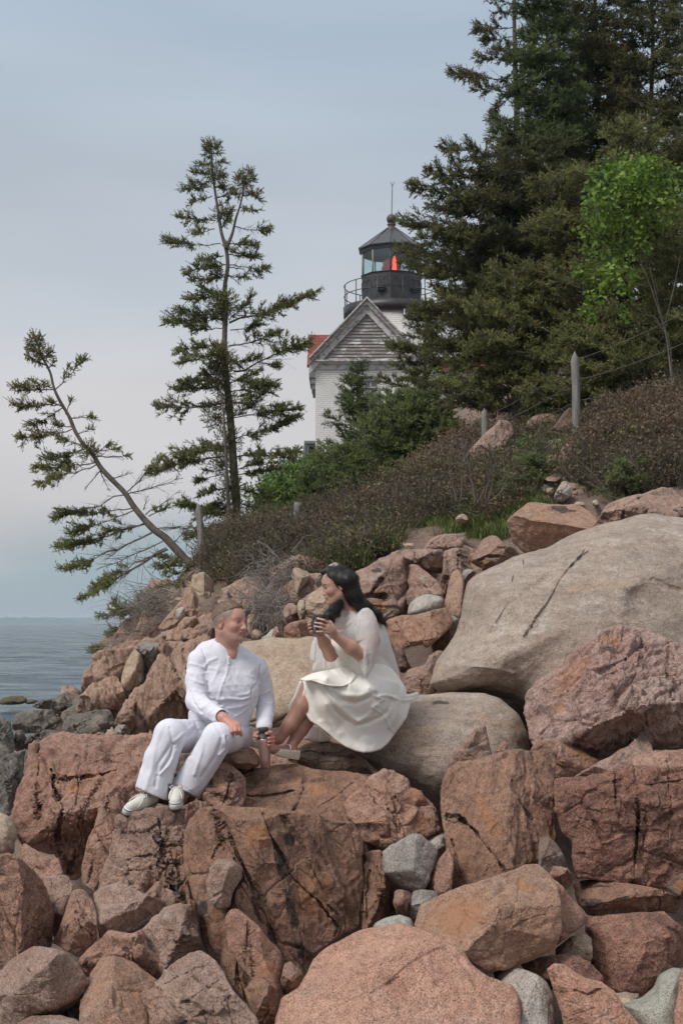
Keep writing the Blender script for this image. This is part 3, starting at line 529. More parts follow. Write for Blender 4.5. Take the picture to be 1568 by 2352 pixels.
rock(PINK, 'B', 6.95, [(1110, 1400), (1135, 1320), (1190, 1322), (1235, 1340), (1225, 1490), (1150, 1510)], 'small pinkish rock under the grey triangular boulder', name='rock', category='rock', lean=.2, bulge=.1, facets=4, thick=.3)
rock(GREY, 'B', 6.9, [(1205, 1490), (1225, 1380), (1240, 1325), (1300, 1315), (1440, 1340), (1450, 1370), (1380, 1420), (1290, 1470), (1245, 1540)], 'small grey rock above the left end of the orange-brown wedge', name='rock', category='rock', lean=.5, bulge=.1, facets=5, thick=.3)
rock(GREEN, 'B', 6.3, [(965, 1580), (1000, 1530), (1060, 1500), (1150, 1480), (1225, 1505), (1250, 1570), (1150, 1640), (1000, 1640)], 'small grey-green rock peeking above the rose slab', name='rock', category='rock', lean=.8, bulge=.08, facets=0, corner=5, rough=.01, thick=.25)
# --- ledge the couple sits on
rock(BROWN, 'B', 8.0, [(-120, 600), (-60, 540), (0, 535), (130, 548), (260, 536), (420, 516), (520, 520), (600, 556), (800, 562), (950, 590), (1000, 640), (980, 720), (900, 800), (820, 900), (640, 960), (400, 960), (200, 940), (0, 920), (-130, 860), (-140, 740)],
     'flat-topped brown ledge on which the steel bottle stands', name='rock_ledge', category='ledge', lean=1.5, bulge=.12, facets=3, jit=.15, rough=.028, rscale=3.5, chunk=.022, cscale=2.2, thick=.7, center=(430, 730), seed=12, rusty=[(240, 690, 60, 16, 0), (640, 690, 200, 60, 10)],
     cracks=[([(30, 730), (70, 620), (150, 575), (210, 560)], 2.4, .08), ([(90, 695), (210, 725), (370, 712), (480, 690)], 2.2, .06), ([(540, 540), (545, 660), (510, 760), (480, 810)], 1.8, .04), ([(640, 790), (760, 720), (860, 640)], 1.6, .03), ([(-100, 640), (0, 700), (20, 760)], 1.8, .05)])
rock(BROWN, 'B', 8.25, [(-160, 500), (-100, 440), (0, 410), (110, 405), (220, 415), (262, 470), (268, 530), (180, 562), (80, 546), (-60, 530), (-140, 540)], 'rounded dark brown rock that the man sits on', name='rock', category='rock', lean=.9, bulge=.16, facets=0, corner=5, soft=30, rough=.03, rscale=5, chunk=.015, thick=.6)
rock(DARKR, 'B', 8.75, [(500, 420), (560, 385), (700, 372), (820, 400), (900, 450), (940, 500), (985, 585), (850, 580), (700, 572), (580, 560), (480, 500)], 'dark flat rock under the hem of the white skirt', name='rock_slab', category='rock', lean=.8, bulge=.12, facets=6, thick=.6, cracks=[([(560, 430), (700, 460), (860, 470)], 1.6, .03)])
rock(BROWN, 'B', 9.0, [(60, 420), (90, 330), (200, 300), (300, 330), (420, 330), (560, 350), (700, 340), (820, 380), (860, 460), (600, 520), (300, 560), (100, 520)], 'brown rock shelf under the woman\'s feet', name='rock_ledge', category='ledge', lean=1.6, bulge=.05, facets=4, thick=.6)
rock(PINK, 'A', 8.05, [(1240, 800), (1290, 700), (1330, 600), (1370, 500), (1430, 490), (1500, 540), (1568, 600), (1580, 700), (1540, 800), (1430, 880), (1300, 880), (1230, 860)], 'fractured pink-brown rock beneath the man, between his leg and the ledge', name='rock', category='rock', lean=.45, bulge=.18, facets=6, chunk=.04, cscale=4, thick=.6, cracks=[([(1480, 580), (1450, 700), (1420, 800)], 2, .07), ([(1330, 640), (1400, 720), (1480, 740)], 1.6, .04)])
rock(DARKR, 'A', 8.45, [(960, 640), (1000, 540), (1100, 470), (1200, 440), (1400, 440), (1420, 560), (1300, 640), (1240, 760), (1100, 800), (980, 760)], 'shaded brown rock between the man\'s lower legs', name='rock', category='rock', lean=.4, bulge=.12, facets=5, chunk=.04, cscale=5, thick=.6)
# --- left formation
rock(PINK, 'A', 8.3, [(70, 870), (90, 790), (110, 700), (160, 580), (180, 480), (190, 400), (240, 385), (310, 335), (400, 310), (560, 325), (700, 340), (850, 345), (960, 330), (1010, 420), (1000, 560), (940, 700), (860, 780), (800, 900), (700, 960), (640, 1060), (560, 1200), (500, 1260), (430, 1262), (390, 1200), (375, 1120), (260, 1085), (150, 1050), (110, 980)],
     'large pink slanting ledge with steep faces left of the man', name='rock_ledge', category='ledge', lean=.55, bulge=.30, facets=2, jit=.1, planes=[(.05, -1, 55, 2.1), (-1, .1, 95, 1.0)], thick=1.4, rough=.035, rscale=3, chunk=.05, cscale=2.6, cstretch=(1.4, 1.4, .6), crot=-.25, seed=41, edge=4, rusty=[(620, 590, 130, 30, -8), (480, 660, 90, 40, 0)], center=(480, 700),
     cracks=[([(340, 600), (420, 620), (500, 600), (640, 590), (760, 560)], 2.4, .09), ([(330, 560), (360, 700), (400, 800), (370, 960), (380, 1100)], 2.6, .10), ([(540, 780), (500, 900), (480, 1100), (430, 1240)], 1.8, .05), ([(240, 390), (250, 560), (230, 760), (240, 860)], 1.6, .05), ([(550, 420), (700, 450), (860, 440)], 1.6, .035), ([(480, 470), (600, 500), (720, 480), (830, 520)], 1.6, .04), ([(640, 640), (560, 760), (520, 900)], 1.8, .05)])
rock(PINK, 'A', 7.95, [(560, 1010), (620, 880), (680, 700), (740, 655), (830, 650), (880, 700), (880, 800), (800, 840), (740, 920), (710, 1080), (660, 1220), (600, 1340), (530, 1290), (520, 1180)], 'steep pink rib of rock below the man\'s shoe at left', name='rock_slab', lean=.28, bulge=.2, facets=4, planes=[(-1, 0, 20, .9)], thick=.8, chunk=.035, cscale=3, cstretch=(1.5, 1.5, .6), crot=-.3, cracks=[([(690, 720), (660, 900), (610, 1100), (560, 1280)], 2, .06)])
rock(PINKG, 'A', 7.7, [(740, 900), (765, 845), (850, 832), (960, 812), (1020, 805), (1060, 812), (1190, 800), (1250, 850), (1230, 980), (1190, 1100), (1215, 1300), (1235, 1430), (1130, 1440), (1000, 1430), (860, 1330), (760, 1290), (620, 1350), (640, 1220), (700, 1080)],
     'fractured grey-pink rock face carrying the man\'s canvas shoes', name='rock_ledge', category='ledge', lean=.42, bulge=.2, facets=3, planes=[(0, -1, 85, 1.5)], thick=.8, rough=.03, chunk=.055, cscale=4.2, seed=23,
     stain=[(1030, 1000, 22, 150, 5), (1110, 1330, 20, 100, 10)], cracks=[([(1010, 870), (1040, 1000), (1050, 1150)], 2, .07), ([(780, 960), (900, 960), (1010, 900)], 1.8, .05), ([(820, 1130), (960, 1100), (1040, 1150), (1150, 1160)], 1.8, .05), ([(820, 1150), (830, 1300)], 1.6, .05), ([(1110, 1180), (1100, 1300), (1140, 1420)], 1.8, .06)])
rock(PINK, 'A', 7.35, [(1180, 830), (1200, 765), (1240, 748), (1320, 758), (1335, 810), (1300, 880), (1230, 900), (1185, 880)], 'small upright rock right of the man\'s right-hand shoe', name='rock', category='rock', lean=.3, bulge=.1, facets=3, thick=.3)
rock(TAN, 'A', 7.8, [(-80, 830), (0, 822), (50, 840), (100, 900), (108, 960), (90, 1080), (50, 1140), (-80, 1140)], 'rounded tan rock at the left edge beside the dark gully', name='rock', category='rock', lean=.3, bulge=.2, facets=0, corner=5, soft=35)
rock(PINK, 'A', 6.7, [(-80, 1110), (0, 1095), (60, 1080), (150, 1130), (240, 1215), (310, 1330), (345, 1480), (335, 1620), (330, 1690), (210, 1700), (130, 1750), (20, 1860), (-80, 1880)], 'large pink steep-faced boulder at the left edge', lean=.35, bulge=.3, facets=4, planes=[(1, .1, 40, 1.0)], rough=.035, cstretch=(1.5, 1.5, .6), chunk=.03, crot=-.4, seed=6)
rock(PINKG, 'A', 7.05, [(230, 1250), (250, 1235), (330, 1232), (430, 1240), (465, 1310), (430, 1420), (400, 1520), (350, 1660), (320, 1560), (300, 1380)], 'grey-pink rock behind the pink boulder at the left edge', name='rock', category='rock', lean=.5, bulge=.12, facets=5, thick=.4)
rock(PINK, 'A', 7.5, [(130, 1060), (160, 1035), (260, 1080), (380, 1125), (410, 1225), (300, 1270), (220, 1240), (150, 1150)], 'low pink rock at the foot of the slanting ledge', name='rock', category='rock', lean=.6, bulge=.15, facets=5, chunk=.03, thick=.4)
rock(PINK, 'A', 6.65, [(330, 1660), (380, 1560), (420, 1440), (460, 1322), (540, 1318), (600, 1400), (628, 1500), (622, 1640), (560, 1710), (500, 1760), (420, 1710)], 'narrow pink boulder standing between two larger foreground boulders', lean=.35, bulge=.2, facets=5, planes=[(-.8, .3, 10, .8)], chunk=.025, seed=4, cracks=[([(480, 1460), (520, 1560), (600, 1620)], 1.8, .04)])
rock(PINKG, 'A', 6.85, [(596, 1340), (680, 1292), (760, 1270), (830, 1300), (900, 1330), (1000, 1370), (1065, 1405), (1040, 1460), (950, 1540), (880, 1580), (800, 1610), (720, 1630), (640, 1650), (620, 1520)], 'grey-pink flat-topped boulder below the fractured rock face', lean=.6, bulge=.22, facets=3, planes=[(-.1, -1, 10, 1.6), (1, .5, 60, 1)], thick=.5, seed=13)
rock(PINK, 'A', 6.45, [(500, 1780), (560, 1690), (640, 1630), (700, 1585), (780, 1590), (840, 1600), (910, 1570), (960, 1700), (1045, 1770), (1015, 1920), (940, 1900), (800, 1850), (640, 1850), (560, 1880), (530, 1860)], 'low cracked pink rock with small black tufts of weed', name='rock', category='rock', lean=.5, bulge=.2, facets=8, chunk=.04, cscale=4, stain=[(780, 1650, 45, 20, 10), (850, 1630, 25, 12, 0)])
rock(PINKG, 'A', 6.6, [(870, 1610), (950, 1520), (1050, 1435), (1150, 1408), (1235, 1420), (1265, 1550), (1290, 1700), (1200, 1740), (1100, 1820), (1030, 1870), (950, 1760)], 'grey-pink rough rock against the left foot of the rust-brown block', name='rock', category='rock', lean=.5, bulge=.22, facets=6, chunk=.035, cscale=4)
rock(PINKG, 'A', 5.75, [(-80, 1900), (0, 1842), (60, 1780), (130, 1730), (210, 1680), (300, 1684), (420, 1720), (500, 1790), (550, 1900), (562, 1965), (500, 2045), (380, 2125), (200, 2130), (100, 2250), (-80, 2350)], 'big rounded grey-pink boulder in the lower left corner', lean=.55, bulge=.3, facets=4, planes=[(.5, 1, 45, 1.1)], rough=.02, soft=30, seed=2, cracks=[([(150, 1800), (230, 1870), (320, 1880)], 1.5, .015)])
rock(ORANGE, 'A', 5.55, [(508, 2060), (545, 1970), (568, 1860), (640, 1765), (720, 1740), (850, 1780), (960, 1860), (1012, 1912), (985, 1990), (950, 2100), (940, 2400), (515, 2400)], 'angular orange-pink boulder at the bottom, second from the left', lean=.5, bulge=.28, facets=2, jit=.15, planes=[(-1, .2, 40, 1.0), (.6, -1, 110, 1.2)], rough=.018, seed=19)
rock(PINKG, 'A', 5.45, [(915, 2040), (950, 1980), (1010, 1900), (1080, 1805), (1200, 1722), (1280, 1700), (1370, 1760), (1430, 1850), (1500, 1990), (1568, 2040), (1640, 2140), (1720, 2400), (925, 2400)], 'layered grey-pink boulder at the bottom, left of the rose slab', lean=.65, bulge=.25, facets=6, chunk=.035, cscale=4, cstretch=(.8, 1, 2), crot=.5, seed=7, cracks=[([(1010, 1960), (1150, 1880), (1300, 1780)], 1.8, .035), ([(1060, 2100), (1230, 2010), (1400, 1900)], 1.8, .035), ([(1150, 2178), (1330, 2090), (1480, 2000)], 1.8, .035)])
rock(PINKG, 'A', 5.4, [(80, 2200), (150, 2150), (200, 2122), (380, 2118), (500, 2150), (560, 2230), (570, 2420), (70, 2420)], 'low grey-pink rock cut by the bottom edge at left', name='rock', category='rock', lean=.7, bulge=.15, facets=5)
rock(GREY, 'A', 5.75, [(370, 2130), (430, 2050), (500, 2015), (540, 2060), (540, 2200), (440, 2230)], 'small grey rock in the gap between two lower left boulders', name='rock', category='rock', lean=.6, bulge=.08, facets=3, thick=.3)

# --- giant boulder and its neighbours
rock(BIG, 'G', 10.0, [(-60, 1760), (-20, 1650), (0, 1590), (60, 1520), (110, 1440), (150, 1330), (165, 1200), (182, 1110), (230, 1060), (330, 1010), (500, 932), (620, 900), (700, 880), (850, 795), (1000, 742), (1100, 715), (1200, 692), (1300, 664), (1380, 658), (1480, 680), (1600, 692), (1900, 760), (2000, 1200), (1900, 1700), (1400, 1900), (1000, 2000), (600, 1960), (480, 1860), (300, 1812), (100, 1815), (0, 1800)],
     'giant smooth tan-grey boulder rising at right above all the other rocks', lean=.62, bulge=.85, facets=0, thick=2.2, rough=.055, rscale=1.1, soft=60, corner=8, edge=2, step=3.2, seed=44, center=(950, 1330),
     stain=[(915, 925, 12, 60, 35), (480, 1075, 9, 34, 10), (545, 960, 9, 30, -10), (1280, 1185, 10, 16, 0), (860, 985, 9, 40, 35)], 
     folds=[([(360, 1370), (430, 1260), (500, 1150), (600, 1090), (680, 1040)], 12, .05), ([(1200, 1260), (1180, 1150), (1300, 1060)], 20, .06)],
     cracks=[([(960, 905), (900, 950), (850, 1000), (790, 1080), (750, 1150), (710, 1220), (640, 1330), (560, 1440)], 2.2, .05), ([(390, 1350), (450, 1240), (510, 1140)], 7, .05), ([(0, 1650), (150, 1620), (300, 1650), (480, 1690)], 10, -.04), ([(1380, 1080), (1450, 1120), (1560, 1150)], 5, .05)])
rock(rock_mat('rough_red_granite', (.42, .25, .20), (.52, .38, .32), rust=(.40, .21, .13), rustamt=.5, dark=.5, streak=(1.2, 1.2, .8), rot=(0, R(-35), 0), lichamt=.3), 'G', 8.6, [(560, 1850), (580, 1790), (650, 1720), (750, 1650), (830, 1560), (950, 1480), (1050, 1405), (1120, 1380), (1200, 1370), (1350, 1400), (1480, 1470), (1568, 1500), (1700, 1540), (1850, 1700), (1800, 2060), (1568, 2130), (1480, 2180), (1380, 2180), (1300, 2190), (1150, 2230), (1000, 2240), (850, 2190), (750, 2120), (660, 2110), (610, 2150), (580, 2080), (560, 1950)],
     'huge rough reddish boulder below the giant tan boulder', lean=.40, bulge=.55, facets=6, jit=.25, planes=[(.5, 1, 85, 1.3), (-.7, -1, 90, .7)], thick=1.4, rough=.05, rscale=3.0, chunk=.06, cscale=3.0, cstretch=(1.6, 1.2, .8), crot=.7, seed=51, rusty=[(870, 1700, 120, 200, 40), (800, 1900, 60, 90, 40), (1100, 1470, 120, 60, 0)], center=(1150, 1800),
     cracks=[([(1270, 1380), (1310, 1520), (1290, 1640)], 2, .05), ([(1470, 1480), (1490, 1640), (1480, 1800), (1520, 1900)], 2.2, .06), ([(640, 2100), (760, 1960), (900, 1800), (1060, 1660), (1200, 1590)], 2.4, .05)])
rock(BIG, 'F', 9.05, [(780, 1680), (815, 1640), (850, 1606), (900, 1593), (960, 1597), (1040, 1590), (1110, 1592), (1150, 1605), (1190, 1640), (1214, 1690), (1218, 1750), (1150, 1815), (1080, 1838), (1020, 1844), (1000, 1840), (960, 1818), (930, 1800), (883, 1786), (840, 1746), (812, 1722)],
     'round tan boulder that the woman sits on', lean=.55, bulge=.42, facets=0, soft=55, corner=8, edge=1.2, thick=1.0, rough=.03, rscale=1.8, seed=3, stain=[(1010, 1612, 30, 6, 0)], cracks=[([(1020, 1600), (1060, 1640), (1130, 1660)], 2, .012)])
rock(ORANGE, 'G', 12.6, [(440, 712), (500, 650), (580, 595), (640, 590), (700, 603), (900, 608), (980, 655), (1030, 712), (960, 790), (850, 850), (700, 910), (560, 920), (520, 880), (480, 840), (455, 780)], 'pink flat-topped rock with a black patch behind the giant boulder', lean=.5, bulge=.32, facets=2, jit=.1, planes=[(.1, -1, 22, 3.0), (-.5, 1, 60, .8)], thick=.9, seed=15, stain=[(800, 640, 130, 26, 2)], rough=.03)
rock(PINKG, 'G', 13.0, [(1010, 712), (1050, 640), (1080, 600), (1160, 570), (1250, 550), (1400, 512), (1500, 500), (1530, 540), (1580, 570), (1600, 660), (1500, 720), (1300, 740), (1100, 760)], 'pale ridged rock peeping over the giant boulder at upper right', name='rock', category='rock', lean=.7, bulge=.3, facets=5, chunk=.04, thick=.8, cracks=[([(1180, 700), (1200, 620), (1300, 560)], 2.4, .09)], rough=.04)
rock(PINKG, 'G', 12.8, [(1480, 690), (1510, 620), (1560, 590), (1700, 560), (1800, 620), (1800, 800), (1560, 760)], 'pale rock at the right edge behind the giant boulder', name='rock', category='rock', lean=.6, bulge=.2, facets=4, thick=.6)
rock(TAN, 'W', 10.4, [(-400, 1200), (-330, 1000), (-240, 990), (-160, 980), (-90, 962), (0, 950), (130, 960), (280, 965), (340, 940), (400, 935), (470, 960), (560, 1000), (1000, 1300), (1000, 1900), (500, 1920), (330, 1900), (160, 1870), (0, 1900), (-120, 1910), (-250, 1880), (-400, 1700)],
     'broad tan sloping slab behind and between the couple', name='rock_slab', lean=.75, bulge=.2, facets=0, soft=40, corner=6, edge=1.2, thick=1.2, rough=.02, rscale=1.6, seed=23, center=(200, 1400), cracks=[([(-330, 1850), (-100, 1800), (0, 1850), (110, 1790), (200, 1750)], 3, .08)])
# --- rocks behind the woman
K = [(PINKG, 13.6, [(-120, 760), (-60, 690), (0, 640), (0, 605), (150, 545), (280, 470), (400, 422), (520, 385), (565, 420), (545, 520), (580, 640), (612, 760), (600, 900), (565, 1080), (500, 1105), (430, 1140), (340, 1160), (250, 1050), (60, 1000), (-100, 900)], 'broken pink-grey block with an orange hollow beside the woman\'s shoulder',
      dict(lean=.6, bulge=.3, facets=3, planes=[(-.2, -1, 60, 1.4), (1, .3, 45, .8)], chunk=.05, rusty=[(270, 1000, 150, 150, 0), (300, 830, 110, 60, 0)], stain=[(250, 585, 80, 45, 0)], cracks=[([(180, 870), (240, 780), (300, 690)], 3, .12), ([(120, 880), (200, 885), (340, 880)], 4, .2)], folds=[])),
     (PINKG, 14.4, [(520, 400), (560, 350), (600, 338), (700, 342), (850, 345), (1000, 345), (1030, 400), (1030, 560), (960, 640), (870, 640), (720, 640), (560, 640), (530, 520)], 'pale grey cracked block at the top of the outcrop behind the woman', dict(lean=.7, bulge=.25, facets=5, planes=[(0, -1, 20, 1.5)], chunk=.06, cracks=[([(690, 460), (760, 560), (850, 640)], 2.5, .08), ([(680, 360), (690, 460), (570, 600)], 2.5, .08)])),
     (PINKG, 13.5, [(570, 660), (600, 570), (620, 530), (700, 520), (780, 570), (850, 618), (940, 700), (1000, 800), (1005, 880), (900, 900), (800, 900), (700, 950), (600, 1000), (590, 900), (620, 780)], 'pink-grey block in the middle of the outcrop behind the woman', dict(lean=.5, bulge=.3, facets=3, planes=[(.2, -1, 20, 1.0)], chunk=.05)),
     (PINKG, 14.0, [(1020, 370), (1100, 340), (1200, 330), (1300, 350), (1335, 450), (1330, 600), (1210, 640), (1130, 700), (1060, 780), (1010, 900), (960, 760), (1000, 560)], 'upright cracked pink block at the right of the outcrop behind the woman', dict(lean=.4, bulge=.2, facets=5, chunk=.06, cracks=[([(1180, 400), (1190, 570)], 3, .1), ([(1180, 420), (1290, 450), (1330, 540)], 3, .1), ([(1050, 400), (1060, 600), (1020, 800)], 2.5, .06)])),
     (ORANGE, 13.0, [(1010, 990), (1040, 860), (1060, 780), (1085, 680), (1110, 600), (1180, 568), (1232, 640), (1252, 760), (1232, 900), (1232, 1100), (1212, 1155), (1120, 1130), (1050, 1090)], 'smooth orange upright slab beside the giant boulder', dict(lean=.3, bulge=.14, facets=2, jit=.1, rough=.02, thick=.5)),
     (PALE, 13.0, [(595, 1090), (620, 980), (700, 900), (820, 858), (960, 880), (1025, 920), (1010, 1000), (960, 1080), (800, 1130), (650, 1130)], 'rounded pale rock behind the orange-brown boulder', dict(lean=.5, bulge=.25, facets=0, corner=4, thick=.6)),
     (ORANGE, 11.6, [(360, 1170), (450, 1130), (530, 1105), (700, 1100), (800, 1080), (900, 1040), (1050, 1010), (1082, 1100), (1122, 1200), (1050, 1300), (960, 1375), (870, 1455), (810, 1495), (780, 1450), (690, 1462), (600, 1475), (560, 1490), (460, 1530), (400, 1420), (360, 1300)], 'flat-faced orange-brown boulder overhanging a dark hollow', dict(lean=.35, bulge=.3, facets=2, jit=.15, planes=[(0, -1, 25, 1.2), (-1, .2, 45, 1.2), (.3, 1, 60, .6)], thick=.7, seed=33, cracks=[([(470, 1180), (570, 1330), (600, 1470)], 2, .04)])),
     (GREY, 12.0, [(1075, 1100), (1120, 1110), (1200, 1150), (1195, 1200), (1130, 1240), (1100, 1180)], 'small blue-grey rock wedged between the orange slab and the giant boulder', dict(lean=.3, bulge=.06, facets=3, thick=.2)),
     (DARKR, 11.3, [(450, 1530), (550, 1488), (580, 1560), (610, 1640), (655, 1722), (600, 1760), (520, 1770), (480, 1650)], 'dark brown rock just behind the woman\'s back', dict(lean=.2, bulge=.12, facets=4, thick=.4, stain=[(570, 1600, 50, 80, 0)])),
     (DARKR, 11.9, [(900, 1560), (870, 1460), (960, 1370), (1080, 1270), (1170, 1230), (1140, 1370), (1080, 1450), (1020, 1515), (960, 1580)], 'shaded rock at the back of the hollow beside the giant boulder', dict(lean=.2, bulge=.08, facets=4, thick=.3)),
     (PINKG, 10.4, [(530, 1860), (600, 1745), (700, 1700), (810, 1662), (850, 1560), (950, 1510), (1020, 1520), (960, 1610), (900, 1680), (880, 1780), (920, 1880), (940, 2000), (780, 2040), (560, 1990)], 'rough pinkish rock between the woman\'s back and the giant boulder', dict(lean=.5, bulge=.22, facets=6, thick=.6)),
     (PINKG, 15.2, [(780, 345), (800, 290), (830, 250), (920, 190), (1050, 165), (1200, 170), (1282, 150), (1245, 260), (1230, 340), (1120, 400), (900, 400)], 'pale ridged rock topping the outcrop, just below the heath', dict(lean=.6, bulge=.25, facets=6, chunk=.05, thick=.7, cracks=[([(840, 330), (900, 250), (1020, 190)], 2.5, .08)])),
     (PINKG, 14.9, [(1320, 500), (1350, 420), (1420, 300), (1460, 240), (1500, 210), (1568, 182), (1640, 200), (1700, 280), (1820, 330), (1900, 420), (1760, 500), (1568, 600), (1450, 620), (1390, 625)], 'pale rounded rock between the outcrop and the black-patched rock', dict(lean=.6, bulge=.3, facets=5, chunk=.04, thick=.7, cracks=[([(1420, 470), (1520, 430), (1640, 440)], 3, .08)], rusty=[(1500, 500, 60, 40, 0)])),
     (GREY, 13.4, [(1215, 650), (1240, 595), (1300, 568), (1392, 605), (1340, 670), (1262, 745), (1235, 720)], 'small brown-grey rock on top of the orange upright slab', dict(lean=.4, bulge=.1, facets=4, thick=.3)),
     (TAN, 15.3, [(530, 285), (600, 280), (660, 275), (690, 300), (660, 350), (600, 350)], 'small pale stone in the grass above the outcrop', dict(lean=.5, bulge=.05, facets=4, thick=.2)),
     (TAN, 16.0, [(1140, 0), (1180, -40), (1240, -60), (1290, -30), (1300, 20), (1240, 60), (1160, 50)], 'small rounded pale stone under the bare shrub', dict(lean=.5, bulge=.1, facets=3, thick=.3))]
for m_, D_, p_, l_, kw_ in K: rock(m_, 'K', D_, p_, l_, name='rock', category='rock', **kw_)
WR = [(PALE, 14.8, [(430, 350), (470, 290), (500, 262), (600, 182), (665, 158), (700, 220), (680, 320), (560, 400), (470, 440), (430, 400)], 'whitish rock behind the woman\'s head'),
      (TAN, 12.9, [(335, 660), (350, 570), (390, 510), (430, 480), (520, 418), (600, 440), (700, 560), (720, 700), (640, 760), (500, 760), (360, 740)], 'rounded tan rock behind the woman\'s face'),
      (PINKG, 13.2, [(105, 670), (150, 602), (200, 590), (262, 640), (255, 720), (290, 800), (200, 830), (130, 810)], 'weathered pinkish rock left of the woman\'s face'),
      (TAN, 13.0, [(250, 620), (262, 570), (290, 558), (342, 570), (350, 730), (320, 790), (280, 780), (262, 700)], 'narrow upright tan rock left of the woman\'s face'),
      (PINK, 11.9, [(100, 970), (108, 900), (122, 850), (180, 800), (300, 775), (400, 762), (450, 860), (450, 980), (300, 1040), (140, 1030)], 'low rounded pink rock behind the enamel mug'),
      (TAN, 14.9, [(190, 310), (205, 240), (222, 220), (290, 230), (350, 260), (385, 300), (350, 400), (300, 440), (240, 520), (222, 440)], 'rugged upright tan rock in the heath left of the woman'),
      (PINKG, 11.9, [(-10, 960), (-10, 870), (40, 828), (65, 900), (110, 975), (60, 1010)], 'small pink rock on top of the broad tan slab'),
      (PALE, 12.4, [(-130, 960), (-80, 930), (-20, 880), (30, 850), (50, 910), (70, 980), (0, 1000), (-100, 1000)], 'whitish low rock on the back edge of the broad tan slab')]
for m_, D_, p_, l_ in WR: rock(m_, 'W', D_, p_, l_, name='rock', category='rock', lean=.4, bulge=.16, facets=5, chunk=.03, cscale=4, thick=.5, edge=4)
